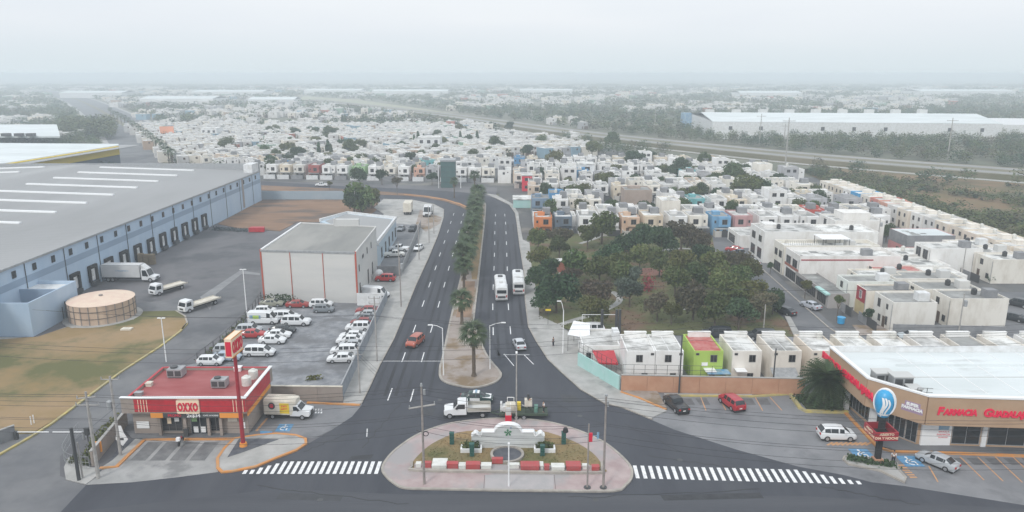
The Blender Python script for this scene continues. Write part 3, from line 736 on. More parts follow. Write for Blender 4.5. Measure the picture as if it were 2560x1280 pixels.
for x, z, w_, h_, m in ((24*K, .75, 1.6, .95, 'signwhite'), (254*K, 1.7, 1.2, .6, 'cream'), (282*K, 1.75, .6, .6, 'signwhite'), (284*K, .75, .65, .85, 'signwhite'), (120*K, 1.7, .6, .7, 'signwhite'), (102*K, 1.4, .5, 1.0, 'signcream'), (163*K, 1.7, .7, .6, 'olive_poster')):
    if m == 'olive_poster' and m not in M: M[m] = mat('green_poster', (.25,.42,.2), .6)
    obj('poster', bxm(w_, .02, h_, M[m], 'poster'), st, (x, wf-.12, z))
tb = obj('waste_bin', bxm(.5, .5, 1.0, M['darksteel'], 'bin'), None, (sx+148*K, sy-.1, .16)); tag(tb, 'dark grey square litter bin beside the store doors', 'bin')
def ac_unit(loc, w_, d_, h_, label):
    e = empty('roof_air_conditioner', loc, 0, label, 'air conditioner', 'air conditioners on the red shop roof')
    part('housing', MB().box(0, 0, .15, w_, d_, h_), M['steel'], e)
    part('grille', MB().box(.1, -.03, .3, w_*.45, -.003, h_-.2).box(w_*.55, -.03, .3, w_-.1, -.003, h_-.2), M['darksteel'], e)
    part('fan', MB().cyl(w_*.35, d_*.5, h_+.003, h_+.2, min(w_, d_)*.3, n=16), M['darksteel'], e)
    for y_ in (.1, d_-.25): part('foot', MB().box(.1, y_, 0, w_-.1, y_+.15, .15), M['darksteel'], e)
rz_ = .15+H_-.45
ac_unit((*G(418, 946, rz_), rz_), 2.0, 1.6, 1.25, 'large grey air conditioner at the back left of the red roof')
ac_unit((*G(528, 972, rz_), rz_), 1.9, 1.4, 1.2, 'grey air conditioner in the middle of the red roof')
def small_box(x, y, w_, d_, h_, m, label, name='roof_vent', cat='vent', base=rz_):
    o = obj(name, MB().box(0, 0, 0, w_, d_, h_-.08).box(-.06, -.06, h_-.08, w_+.06, d_+.06, h_).mesh(name, M[m]), None, (*G(x, y, base), base))
    tag(o, label, cat); return o
small_box(364, 967, .7, .7, .5, 'cream', 'small cream vent box near the left edge of the red roof')
small_box(336, 990, .9, .6, .45, 'steel', 'low grey vent at the front left corner of the red roof')
small_box(585, 929, .9, .8, .6, 'signwhite', 'white vent hood at the back of the red roof')
def tank(loc, r, h_, m, label, group=None):
    mb = MB().cyl(0, 0, 0, h_*.82, r, n=16).cyl(0, 0, h_*.82, h_*.95, r, r*.45, n=16).cyl(0, 0, h_*.95, h_, r*.4, n=12)
    return tag(obj('water_tank', mb.mesh('water_tank', M[m]), None, loc), label, 'water tank', group)
tank((*G(617, 962, rz_), rz_), .62, 1.35, 'plastic_w', 'front cream water tank of two on the red shop roof', 'tanks on the shop roof')
tank((*G(634, 945, rz_), rz_), .62, 1.35, 'plastic_w', 'back cream water tank of two on the red shop roof', 'tanks on the shop roof')
# tall store sign
p = G(609, 1118)
sg_ = empty('store_pole_sign', (p[0], p[1], .19), 0, 'tall red pole sign with a cream and orange box in front of the red-roofed store', 'sign')
part('base', MB().cyl(0, 0, 0, .45, .48, .42, n=12), M['orange'], sg_)
hp = ZH(1118, 885)
part('pole', MB().cyl(0, 0, .4, hp, .26, .2, n=12), M['darkred'], sg_)
bx = empty('sign_box', (0, 0, hp)); bx.parent = sg_
bx.rotation_euler = (0, 0, math.radians(87))
bm_ = MB().box(-1.55, -.42, -.1, 1.55, .42, 2.25)
bo = obj('sign_box_body', bm_.mesh('sign_box', M['signcream']), sg_, (0, 0, hp), math.radians(87))
bpy.data.objects.remove(bx)
obj('end_panel', MB().box(-1.58, -.34, .1, -1.553, .34, 1.9).mesh('end_panel', M['signred']), bo)
for s_ in (-1, 1):
    o = oxxo(bo, 2.8, 1.5, .06, M['signred'], (0, s_*.425, 1.05), (PI/2, 0, 0 if s_ < 0 else PI))
    for za_, zb_ in ((-.13, 0), (2.16, 2.28)): obj('edge_trim', MB().box(-1.57, s_*.43-.02, za_, 1.57, s_*.43+.02, zb_).mesh('edge_trim', M['orange']), bo)
# taupe side wall with hedge, meter box
def wall_along(name, a, b, h_, th, m, label, cap=None, pil=0, zb=0.0, cat='wall'):
    a = Vector(a); b = Vector(b); L = (b-a).length; an = math.atan2(b.y-a.y, b.x-a.x)
    e = empty(name, (a.x, a.y, zb), an, label, cat)
    k = max(1, int(round(L/4.0)))
    for i in range(k):
        obj('panel', bxm(L/k-.03, th, h_, m, 'panel'), e, (i*L/k+.015, -th/2, 0))
    for i in range(k+1 if pil else 0):
        obj('pier', bxm(.22, th+.06, h_+.05, m, 'pier'), e, (i*L/k-.11 + (.11 if i == 0 else 0) - (.11 if i == k else 0), -th/2-.03, 0))
    if cap: obj('coping', MB().box(-.03, -th/2-.06, h_+.052, L+.03, th/2+.06, h_+.14).mesh('coping', cap), e)
    return e
wall_along('boundary_wall', G(232, 1166), G(318, 1060), 1.9, .25, M['taupe'], 'taupe garden wall running back beside the access road left of the store', M['concrete'])
wall_along('boundary_wall', G(672, 1000), G(858, 1002), 2.1, .25, M['taupe'], 'taupe wall behind the box truck between the store and the pavement', M['cream'])
def bush(pts, r, h_, m, label, n=220, name='hedge', cat='hedge', seed=1):
    rr = random.Random(seed); mb = MB()
    for i in range(n):
        t = rr.random()*(len(pts)-1); k = int(t); f = t-k
        x = pts[k][0]*(1-f)+pts[k+1][0]*f + rr.gauss(0, r*.45); y = pts[k][1]*(1-f)+pts[k+1][1]*f + rr.gauss(0, r*.45); z = rr.random()*h_
        leaf(mb, rr, x, y, z, .22)
    return tag(obj(name, mb.mesh(name, m)), label, cat)
def leaf(mb, rr, x, y, z, s_):
    a = rr.random()*2*PI; b = rr.uniform(-.9, .9); c_ = Vector((math.cos(a), math.sin(a), b)).normalized()
    d = c_.cross(Vector((rr.uniform(-1, 1), rr.uniform(-1, 1), rr.uniform(-1, 1)))).normalized()
    p = Vector((x, y, z)); e = c_.cross(d)
    mb.poly([p-d*s_, p+e*s_*.6, p+d*s_, p-e*s_*.6])
bush([G(222, 1150), G(250, 1110), G(300, 1060)], .5, 1.7, LEAF['olive'], 'unkempt olive hedge behind the taupe wall beside the access road', 420)
bush([G(176, 1160), G(190, 1150), G(215, 1168)], .5, .7, LEAF['olive'], 'low scrubby plants behind the corner railing', 200, seed=3)
# thin blue-grey railing at the corner
def railing(name, pts, h_, step, m, label, zb=.1, r=.025, top=True, cat='fence'):
    e = empty(name, (0, 0, 0), 0, label, cat)
    P = spline(pts, 4, False) if len(pts) > 2 else pts
    tot = 0; mb = MB(); rail = MB()
    pm_ = MB().cyl(0, 0, 0, h_, r, n=5).mesh('post', m); acc = 0
    for a, b in zip(P[:-1], P[1:]):
        a = Vector((*a, 0)); b = Vector((*b, 0)); L = (b-a).length
        while acc <= L:
            q = a+(b-a)*(acc/L if L else 0); obj('post', pm_, e, (q.x, q.y, zb)); acc += step
        acc -= L
        for zz in ((.1, .5, .98) if top else (.98,)):
            rail.tube((a.x, a.y, zb+h_*zz), (b.x, b.y, zb+h_*zz), r*.8, n=4)
    obj('rail', rail.mesh('rail', m), e); return e
railing('corner_railing', px([(225, 1174), (180, 1168), (160, 1150), (172, 1120), (200, 1085)]), 1.6, .45, M['steel'], 'thin grey metal railing curving round the corner by the dark pole', r=.022)
mbx = obj('meter_box', MB().box(0, 0, 0, .5, .35, .9).box(-.04, -.04, .9, .54, .39, .96).mesh('meter_box', M['darksteel']), None, (*G(214, 1105), .9)); tag(mbx, 'black meter box mounted above the hedge by the access road', 'meter box')
part('bracket', MB().box(.2, .12, -.9, .3, .22, 0), M['darksteel'], mbx)
# barrier at warehouse gate
gb = empty('gate_barrier', (*G(42, 1098), 0), 0, 'white boom barrier across the warehouse access road', 'barrier')
L_ = G(205, 1100)[0]-G(42, 1098)[0]
part('boom', MB().tube((0, 0, 1.0), (L_*.5, 0, 1.0), .06).tube((L_*.56, 0, 1.0), (L_, 0, 1.0), .06), M['signwhite'], gb); part('post', MB().box(-.2, -.2, 0, .2, .2, 1.1), M['darksteel'], gb)
part('post', MB().box(L_, -.1, 0, L_+.2, .1, 1.05), M['steel'], gb)
wall_along('gate_wall', G(-40, 1125), G(40, 1095), 1.7, .2, M['greywall'], 'grey block wall at the left edge beside the barrier', M['concrete'])
# ------------------------------------------------------------------ tall grey building with red corners
hR = 10.7
r0 = G(651, 624, hR); r1 = G(888, 630, hR); r2 = G(940, 566, hR); r3 = G(752, 556, hR)
rb = empty('storage_building', (0, 0, 0), 0, 'tall grey clad storage block with red corner trims behind the gravel car park', 'building')
part('wall', MB().prism([r0, r1, r2, r3], 0, hR-.35), M['greypanel'], rb)
part('roof', MB().prism([r0, r1, r2, r3], hR-.345, hR-.2), mat('grey_deck', (.27,.265,.25), .8, (.21,.21,.20), .12, stretch=(1, .3, 1), c3=(.32,.31,.29), scale3=.08), rb)
def edgebox(mb, a, b, wd, z0_, z1_, side=0):
    return strip_mb(mb, [a, b], wd, z0_, z1_, False, side)
part('parapet', edgebox(MB(), r3, r0, .35, hR-.4, hR+.05), M['signwhite'], rb)
part('parapet', edgebox(MB(), r2, r3, .3, hR-.4, hR+.02), M['greypanel'], rb)
part('parapet', edgebox(MB(), r1, r2, .25, hR-.4, hR+.03), M['greypanel'], rb)
part('front_edge', edgebox(MB(), r0, r1, .25, hR-.4, hR), M['steel'], rb)
M['orangered'] = mat('orange_red_trim', (.50,.09,.05), .7, (.40,.10,.07), 1)
for c_ in (r0, r1):
    part('corner_trim', MB().box(c_[0]-.16, c_[1]-.1, 0, c_[0]+.14, c_[1]+.2, hR+.06), M['orangered'], rb)
for t in (.31, .655):
    part('downpipe', MB().box(r0[0]+(r1[0]-r0[0])*t-.06, r0[1]+(r1[1]-r0[1])*t-.12, .2, r0[0]+(r1[0]-r0[0])*t+.06, r0[1]+(r1[1]-r0[1])*t-.003, hR-.4), M['orangered'], rb)
ns = 10
for i in range(ns):    # horizontal joints between cladding sheets
    z = .9+i*.98
    for a in range(3):
        ta, tb_ = ((0.012, .305), (.318, .65), (.662, .988))[a]
        xa_, ya_ = r0[0]+(r1[0]-r0[0])*ta, r0[1]+(r1[1]-r0[1])*ta; xb_, yb_ = r0[0]+(r1[0]-r0[0])*tb_, r0[1]+(r1[1]-r0[1])*tb_
        o = obj('cladding_sheet', MB().poly([(xa_, ya_-.012, z-.93), (xb_, yb_-.012, z-.93), (xb_, yb_-.05, z), (xa_, ya_-.05, z)]).mesh('sheet', M['greypanel']), rb)
def on_line(a, b, t, z): return (a[0]+(b[0]-a[0])*t, a[1]+(b[1]-a[1])*t, z)
sa = math.atan2(r2[1]-r1[1], r2[0]-r1[0])
for t, z, w_, h_ in ((.12, 6.6, .8, 1.4), (.3, 8.0, 1.6, .8), (.5, 8.0, .8, 1.4), (.7, 8.0, .8, 1.4), (.12, 2.2, 1.0, 2.6), (.5, 2.2, 1.2, 3.2), (.72, 2.6, 1.2, 2.8)):
    o = window(rb, *on_line(r1, r2, t, z), w_, h_, 'f', 1, 'window'); o.rotation_euler = (0, 0, sa)
acp = part('rooftop_unit', MB().box(0, 0, 0, 5.5, 1.4, 1.6).box(-.4, .2, 0, -.1, 1.2, 1.8), M['greypanel'], rb, (*G(838, 566, hR-.2), hR-.2))
hA = 5.6
a0 = G(940, 600, hA); a1 = G(990, 548, hA); a2 = G(868, 534, hA); a3 = G(800, 553, hA)
an = empty('office_annex', (0, 0, 0), 0, 'low blue-grey office wing with white parapet behind the grey storage block', 'building')
part('wall', MB().prism([(r2[0]-1, r2[1]+.5), (a0[0]+1.2, a0[1]-4), a1, a2, a3], 0, hA), M['bluegreypanel'], an)
part('roof', MB().prism([(r2[0]+.3, r2[1]+1.5), (a0[0]+.6, a0[1]-2), (a1[0]-1, a1[1]-.8), (a2[0], a2[1]-1), (a3[0]+1.5, a3[1])], hA+.003, hA+.1), M['metalroof'], an)
part('parapet', strip_mb(MB(), [(a0[0]+1.0, a0[1]-4), a1, a2, a3], .5, hA-.2, hA+.7), M['white'], an)
sa2 = math.atan2(a1[1]-a0[1]+4, a1[0]-a0[0]-1.2)
for t in (.15, .35, .55, .75, .92):
    o = window(an, *on_line((a0[0]+1.25, a0[1]-4), (a1[0]+.03, a1[1]), t, 2.4), 1.6, 2.6, 'f', 1, 'window'); o.rotation_euler = (0, 0, sa2)
wall_along('lot_wall', G(943, 691), G(1001, 690), 2.4, .25, M['greywall'], 'dark grey block wall across the side yard right of the storage block')
wall_along('white_wall', G(893, 764), G(955, 765), 2.6, .2, M['white'], 'low white wall at the right of the red corner in the car park')
# fence along the pavement
fe = wall_along('pavement_fence', G(855, 1000), G(968, 752), 2.2, .08, mat('fence_mesh_grey', (.30,.325,.36), .7, (.22,.24,.27), .6), 'long grey metal sheet fence between gravel car park and pavement', M['steel'], 1, .06, 'fence')
wall_along('pavement_fence', G(1003, 690), G(1052, 566), 1.9, .08, M['steel'], 'grey fence between the side yard and the pavement further up the avenue', None, 1, .06, 'fence')
# red-white banner and posts of the yard fence on the left of the lot
railing('lot_fence', px([(495, 912), (560, 862), (620, 800), (655, 752)]), 2.0, 2.6, M['darksteel'], 'row of dark fence posts between the gravel car park and the warehouse road', .06, .07)
bush(px([(500, 908), (560, 855), (618, 795)]), .7, .8, LEAF['olive'], 'strip of weeds along the dark post fence', 300, 'weeds', 'plants', 5)
bush(px([(770, 952), (800, 948)]), .5, .7, LEAF['olive'], 'tuft of yellow-green weeds on the gravel near the taupe wall', 110, 'weeds', 'plants', 6)
bush(px([(655, 760), (700, 758), (735, 762)]), .9, 1.9, LEAF['dark'], 'dark shrubs at the foot of the grey storage block', 420, 'shrub', 'shrub', 8)
# ------------------------------------------------------------------ warehouse
XW = -91.6; HW = 11.0; YW0, YW1 = 95.0, 268.0; XR = -156.0; HRr = 13.2
wh = empty('warehouse', (0, 0, 0), 0, 'vast pale blue warehouse with grey metal roof, skylight strips and a row of dock doors', 'warehouse')
part('wall', MB().prism([(XW, YW0), (XW, YW1), (XR-64, YW1), (XR-64, YW0)], 0, HW-.3), M['bluewall'], wh)
rf = MB()
rf.poly([(XW+.15, YW0, HW), (XW+.15, YW1, HW), (XR, YW1, HRr), (XR, YW0, HRr)])
rf.poly([(XR, YW0, HRr), (XR, YW1, HRr), (XR-64, YW1, HW), (XR-64, YW0, HW)])
rf.poly([(XW+.15, YW0, HW), (XW+.15, YW0, HW-.5), (XW+.15, YW1, HW-.5), (XW+.15, YW1, HW)])
roof_o = part('roof', rf, M['metalroof'], wh)
sm = MB()
nseam = 120
for i in range(nseam):
    y = YW0 + (YW1-YW0)*i/nseam
    sm.poly([(XW+.1, y, HW+.04), (XW+.1, y+.12, HW+.04), (XR, y+.12, HRr+.04), (XR, y, HRr+.04)])
tag(part('roof_seam', sm, mat('seam', (.39,.395,.41), .55), wh), kind='stuff')
part('gutter', MB().box(XW+.16, YW0, HW-.35, XW+.4, YW1, HW+.02), M['steel'], wh)
part('end_parapet', MB().box(XR-64, YW1, 0, XW+.05, YW1+.4, HRr+.35), M['steel'], wh)
part('stair_tower', MB().box(XW-3.2, YW1-7, HW-.4, XW-.2, YW1-.2, HW+3.0), M['white'], wh)
part('band', MB().box(XW+.003, YW0, 6.7, XW+.05, YW1, 8.0), M['blueband'], wh)
for i in range(8):      # skylight strips on the near slope
    y = 261 - i*13.6
    for nm, xa_, xb_ in (('skylight', XW-21, XW-21-33),):
        f0 = (XW+.15-xa_)/(XW+.15-XR); f1 = (XW+.15-xb_)/(XW+.15-XR)
        za, zb_ = HW+(HRr-HW)*f0, HW+(HRr-HW)*f1
        mb = MB(); mb.v = [(xa_, y, za), (xa_, y+1.1, za), (xb_, y+1.1, zb_), (xb_, y, zb_), (xa_, y, za+.35), (xa_, y+1.1, za+.35), (xb_, y+1.1, zb_+.35), (xb_, y, zb_+.35)]
        mb.f = [(4, 7, 6, 5), (0, 3, 7, 4), (1, 5, 6, 2), (0, 4, 5, 1), (2, 6, 7, 3)]; mb.m = [0]*5
        part(nm, mb, M['skylight'], wh)
for i in range(6):
    y = 262 - i*13.6
    mb = MB(); x0_, x1_ = XR-10, XR-40
    f = lambda x: HRr-(HRr-HW)*((XR-x)/64)
    mb.v = [(x0_, y, f(x0_)), (x0_, y+1.1, f(x0_)), (x1_, y+1.1, f(x1_)), (x1_, y, f(x1_)), (x0_, y, f(x0_)+.35), (x0_, y+1.1, f(x0_)+.35), (x1_, y+1.1, f(x1_)+.35), (x1_, y, f(x1_)+.35)]
    mb.f = [(4, 7, 6, 5), (0, 3, 7, 4), (1, 5, 6, 2), (0, 4, 5, 1), (2, 6, 7, 3)]; mb.m = [0]*5
    part('skylight', mb, M['skylight'], wh)
def YfromX(xp):
    u = (xp-CX)/FPX; t = XW/u; v_ = (CAMH/t-SP)/CP
    return t*(CP-v_*SP)
yj = YfromX(65)
def yroof(xp, z):
    u = (xp-CX)/FPX; t = XW/u; v_ = ((CAMH-z)/t-SP)/CP
    return t*(CP-v_*SP)
yj0, yj1 = yroof(62, 9), yroof(243, 9)
for i in range(-1, 13):
    y = yj0 + (yj1-yj0)/2*i
    if y < YW1-1: part('wall_joint', MB().box(XW+.052, y-.09, .1, XW+.12, y+.09, HW-.4), M['darksteel'], wh)
wy0, wy1 = yroof(34, 9.2), yroof(216, 9.2)
for i in range(-1, 27):
    y = wy0+(wy1-wy0)/4*i
    if YW0 < y < YW1-1.5:
        window(wh, XW+.06, y, 9.2, 1.15, 1.35, 'r', 0, pm='glass', fm='darksteel')
dy0, dy1 = yroof(187, 2), yroof(509, 2)
dm = MB().box(-1.55, -.55, 1.1, -1.05, 0, 4.7).box(1.05, -.55, 1.1, 1.55, 0, 4.7).box(-1.05, -.55, 4.0, 1.05, 0, 4.7).mesh('dock_seal', M['black'])
dd = MB().box(-1.05, -.08, 1.25, 1.05, 0, 4.0).mesh('dock_door', M['signwhite'])
dl = MB().box(-1.3, -.9, .3, 1.3, -.12, 1.1).mesh('dock_leveller', M['darksteel'])
dp_ = MB().box(-.35, -.11, 2.2, .35, -.083, 3.4).mesh('door_panel', M['greypanel'])
for i in range(11):
    y = dy0 + (dy1-dy0)/10*i
    d_ = obj('dock_door', dd, wh, (XW+.06, y, 0), PI/2)
    obj('dock_seal', dm, d_); obj('dock_leveller', dl, d_); obj('door_panel', dp_, d_)
part('dark_doorway', MB().box(XW+.05, yroof(128, 3), 0.1, XW+.14, yroof(152, 3), 4.2), M['black'], wh)
part('rust_streak', MB().box(XW+.053, yroof(606, 5), .6, XW+.07, yroof(609, 5)+.5, HW-.6), M['rustpole'], wh)
# annex, tank
b0 = G(84, 842); b1 = G(178, 790); hb = ZH(842, 758)
aw = empty('pump_house', (0, 0, 0), 0, 'pale blue open-topped annex in front of the warehouse beside the round tank', 'building')
bx0, by0, by1 = b0[0], b0[1], G(178, 778)[1]
part('wall', MB().box(bx0-14, by0, 0, bx0, by0+.3, hb).box(bx0-.3, by0+.3, 0, bx0, by1, hb).box(bx0-11, by1-.3, 0, bx0-.3, by1, hb).box(bx0-11.3, by0+9, 0, bx0-11, by1, hb), M['bluewall'], aw)
part('inner_floor', MB().box(bx0-14, by0+.31, .0, bx0-.31, by0+9, hb-3.0), M['greywall'], aw)
part('roof', MB().box(bx0-11, by0+9, hb-.9, bx0-.31, by1-.31, hb-.6), M['white'], aw)
part('inner_wall', MB().box(bx0-11, by0+8.7, .5, bx0-.31, by0+8.99, hb-.05), M['blueband'], aw)
part('ladder', MB().box(bx0+.003, by0+9.0, .2, bx0+.1, by0+9.1, 2.6).box(bx0+.003, by0+10.0, .2, bx0+.1, by0+10.1, 3.4), M['darksteel'], aw)
c = G(259, 792); rt = 5.7; ht = 3.6
tk = empty('storage_tank', (*c, .1), 0, 'big round salmon-coloured water tank with ribbed sides beside the pale blue annex', 'tank')
M['salmon'] = mat('salmon_tank', (.58,.44,.33), .8, (.47,.35,.27), .5, stretch=(1, 1, .2)); M['salmonroof'] = mat('salmon_roof', (.72,.58,.46), .8, (.66,.48,.39), .4)
part('shell', MB().cyl(0, 0, 0, ht, rt, n=48), M['salmon'], tk)
part('roof', MB().cyl(0, 0, ht+.003, ht+.5, rt+.1, .4, n=48), M['salmonroof'], tk)
part('hatch', MB().cyl(0, 0, ht+.45, ht+.75, .35, n=10), M['rustpole'], tk)
rbm = MB().box(rt+.005, -.07, .05, rt+.12, .07, ht).mesh('rib', M['rustpole'])
for i in range(24): obj('rib', rbm, tk, (0, 0, 0), i*PI/12+.1)
part('hoop', strip_mb(MB(), [((rt+.14)*math.cos(a*PI/16), (rt+.14)*math.sin(a*PI/16)) for a in range(32)], .05, 1.2, 1.28, True), M['darksteel'], tk)
part('hoop', strip_mb(MB(), [((rt+.14)*math.cos(a*PI/16), (rt+.14)*math.sin(a*PI/16)) for a in range(32)], .05, 2.5, 2.58, True), M['darksteel'], tk)
slab('tank_plinth', [(c[0]+6.8*math.cos(a*PI/16), c[1]+6.8*math.sin(a*PI/16)) for a in range(32)], .16, M['concrete'])
o = obj('manhole_cover', bxm(1.8, 1.2, .25, M['cream'], 'manhole'), None, (*G(301, 828), .12)); tag(o, 'pale square chamber cover on the dry lawn near the tank', 'chamber cover')
for i, (a, b) in enumerate(((79, 1064), (86, 1060))):
    o = obj('lawn_post', MB().cyl(0, 0, 0, 1.2, .07, n=6).mesh('lawn_post', M['signwhite']), None, (*G(a, b), .1)); tag(o, '%s of two short white posts on the dry lawn' % ('left', 'right')[i], 'post', 'white posts on the lawn')
# pallet stacks by the docks
def pallets(loc, nx, nz, label):
    e = empty('pallet_stack', loc, 0, label, 'pallets', 'pallet stacks by the dock doors')
    pm_ = MB()
    for i in range(3): pm_.box(0, i*.5, 0, 1.15, i*.5+.12, .1)
    for i in range(5): pm_.box(i*.26, 0, .1, i*.26+.12, 1.12, .14)
    me = pm_.mesh('pallet', mat('pallet_wood', (.35,.27,.18), .9, (.25,.2,.14), 2))
    for i in range(nx):
        for k in range(nz-R.randint(0, 2)):
            obj('pallet', me, e, (i*1.35+R.uniform(-.03, .03), R.uniform(-.05, .05), k*.17))
    return e
pallets((*G(346, 662), 0), 3, 17, 'larger stack of wooden pallets between the dock doors'); pallets((*G(308, 658), 0), 2, 12, 'smaller stack of wooden pallets behind the box truck')
# rubble and containers at the far yard
o = bush([G(528, 575), G(620, 580)], .9, 1.1, mat('tarp_green', (.05,.08,.09), .9, rand=.2), 'heap of dark green scrap along the far edge of the yard', 500, 'scrap_heap', 'scrap', 11)
o = obj('skip', MB().prism([(0, 0), (4.5, 0), (4.2, 1.8), (.3, 1.8)], 0, 1.3).mesh('skip', M['redpaint']), None, (*G(622, 581), .09)); tag(o, 'red skip at the end of the scrap heap in the yard', 'skip')
wall_along('yard_wall', G(652, 499), G(872, 499), 3.2, .25, mat('blue_grey_wall', (.30,.37,.43), .9, (.34,.40,.45), .3), 'long blue-grey wall behind the brown field', None)
# second and third warehouse at far left
hz = 12.5
q = px([(292, 362), (292, 386), (-80, 440), (-80, 420)], 0)
y2 = empty('yellow_edged_shed', (0, 0, 0), 0, 'white-roofed shed with a yellow fascia and dark grey wall behind the warehouse', 'shed')
e0 = G(296, 358, hz); e1 = G(296, 366, hz); e2 = G(-120, 432, hz); e3 = G(-500, 352, hz)
part('wall', MB().prism([e1, e2, e3, e0], 0, hz-3.7), mat('dark_shed_wall', (.10,.125,.155), .8), y2)
part('roof', MB().prism([e1, e2, e3, e0], hz-2.5, hz-.3), M['whiteroof'], y2)
part('yellow_fascia', edgebox(MB(), (e2[0], e2[1]-1), (e1[0], e1[1]-1), 1.6, hz-3.6, hz+.2), M['yellow'], y2)
part('grey_gutter_band', edgebox(MB(), (e2[0]+2, e2[1]+9), (e1[0]+1, e1[1]+9), 10, hz-.28, hz-.1), M['metalroof'], y2)
f0 = G(145, 312, 12); 
y3 = empty('far_left_warehouse', (0, 0, 0), 0, 'large white warehouse roof at the left edge beyond the yellow-edged shed', 'warehouse')
part('wall', MB().prism([G(148, 349, 2), G(141, 312, 12), G(-600, 312, 12), G(-600, 349, 2)], 0, 11), M['white'], y3)
part('roof', MB().prism([G(150, 340, 12), G(142, 311, 12), G(-600, 311, 12), G(-600, 340, 12)], 11.1, 12), M['whiteroof'], y3)
for x in (2, 35, 64): part('roof_vent', MB().box(0, 0, 0, 4, 3, 1.6), M['darksteel'], y3, (*G(x, 341, 12), 12))
# ------------------------------------------------------------------ pharmacy
hP, fP = 7.45, 3.65
P0 = G(2079, 868, hP); P1 = G(2172, 945, hP); P2 = G(2322, 989, hP); P3 = G(3150, 1013, hP); PB = G(2079, 868, hP)[1]
ph = empty('pharmacy', (0, 0, 0), 0, 'pharmacy with a broad ochre fascia, red lettering and flat white roof at the right', 'shop')
Pi = [(P0[0]+.5, P0[1]), (P1[0]+.45, P1[1]+.4), (P2[0]+.1, P2[1]+.55), (P3[0], P3[1]+.5)]
outer = [P0, P1, P2, P3]
for q_ in range(3): part('fascia', strip_mb(MB(), outer[q_:q_+2], .35, fP, hP-.1), M['ochre'], ph)
part('coping', strip_mb(MB(), outer, .6, hP-.095, hP+.12), M['signwhite'], ph)
part('back_parapet', MB().box(P0[0]-.2, PB, 0, P3[0], PB+.3, hP+.1), M['white'], ph)
part('roof', MB().prism([(P0[0]+.3, PB-.02), (P1[0]+.3, P1[1]+.3), (P2[0]+.1, P2[1]+.3), (P3[0], P3[1]+.3), (P3[0], PB-.02)], fP+.2, hP-.75), M['whiteroof'], ph)
for q_ in range(9):
    x_ = P1[0]+9+q_*4.2; part('roof_joint', MB().box(x_, max(P2[1]+1.2, P1[1]+1 if x_ < P2[0] else 0)+.8, hP-.745, x_+.1, PB-.1, hP-.70), M['signwhite'], ph)
part('roof_joint', MB().box(P1[0]+3, PB-9, hP-.74, P3[0]-1, PB-8.88, hP-.69), M['greypanel'], ph)
part('roof_step', MB().box(P1[0]+6.5, PB-5.2, hP-.745, P3[0], PB-5.0, hP-.45), M['whiteroof'], ph)
inn = [(P0[0]+1.2, P0[1]-.3), (P1[0]+1.6, P1[1]+1.2), (P2[0]+.3, P2[1]+1.7), (P3[0], P3[1]+1.7)]
part('wall', MB().prism(inn+[(P3[0], PB-.1)], .15, fP+.19), M['ochre'], ph)
part('soffit', MB().prism([(P0[0]+.2, P0[1]-.3), (P1[0]+.2, P1[1]+.2), (P2[0], P2[1]+.2), (P3[0], P3[1]+.2)]+inn[::-1], fP+.02, fP+.18), M['white'], ph)
fz = P2[1]+1.7
for xa_, xb_ in ((2382, 2450), (2468, 2558), (2572, 2660)):
    a = G(xa_, 1122)[0]; b = G(xb_, 1122)[0]
    sl_ = (inn[3][1]-inn[2][1])/(inn[3][0]-inn[2][0]); yy = inn[2][1]+((a+b)/2-inn[2][0])*sl_
    window(ph, (a+b)/2, yy-.02, 1.95, b-a, 3.1, 'f', 1, 'shop_window', fm='steel', pm='glass').rotation_euler = (0, 0, math.atan(sl_))
a = G(2452, 1122)[0]
for xp in (2459, 2564):
    x = G(xp, 1122)[0]; part('column', MB().box(x-.3, inn[2][1]-.75, .15, x+.3, inn[2][1]-.3, fP+.02), M['white'], ph)
x0_, x1_ = G(2293, 1110)[0], G(2378, 1120)[0]
wp = part('white_wall_panel', MB().box(x0_, inn[2][1]-.35, .16, x1_, inn[2][1]-.05, fP+.02), M['signwhite'], ph)
obj('wall_notice', bxm(1.3, .02, .55, M['posterblue'], 'notice'), ph, (x0_+2.0, inn[2][1]-.375, 2.3))
for k, (tx, sz) in enumerate((('SERVICIO A', .26), ('FARMACIA', .34), ('DOMICILIO', .24))):
    obj('wall_lettering', text_mesh(tx, sz, .008, M['signred']), ph, (x0_+2.7, inn[2][1]-.365, 2.0-k*.38), rot=(PI/2, 0, 0))
obj('window_poster', bxm(3.2, .02, 1.1, M['posterblue'], 'poster'), ph, (G(2495, 1122)[0], inn[2][1]-.12, .75))
# angled glass side and west side
def glazed(a, b, n_, z0_, z1_):
    L = math.dist(a, b); ang = math.atan2(b[1]-a[1], b[0]-a[0])
    for i in range(n_):
        t = (i+.5)/n_
        o = window(ph, a[0]+(b[0]-a[0])*t, a[1]+(b[1]-a[1])*t, (z0_+z1_)/2, L/n_-.06, z1_-z0_, 'f', 1, 'shop_window', fm='steel', pm='glass'); o.rotation_euler = (0, 0, ang)
glazed(inn[1], inn[2], 4, .3, 3.2); glazed(inn[0], inn[1], 6, .5, 3.0)
for t in (.4,): part('column', MB().box(-.3, -.3, .15, .3, .3, fP+.02), M['white'], ph, (inn[0][0]+(inn[1][0]-inn[0][0])*t-.6, inn[0][1]+(inn[1][1]-inn[0][1])*t-.4, 0))
part('column', MB().box(-.35, -.35, .15, .35, .35, fP+.02), M['white'], ph, (inn[1][0]-.3, inn[1][1]-.9, 0))
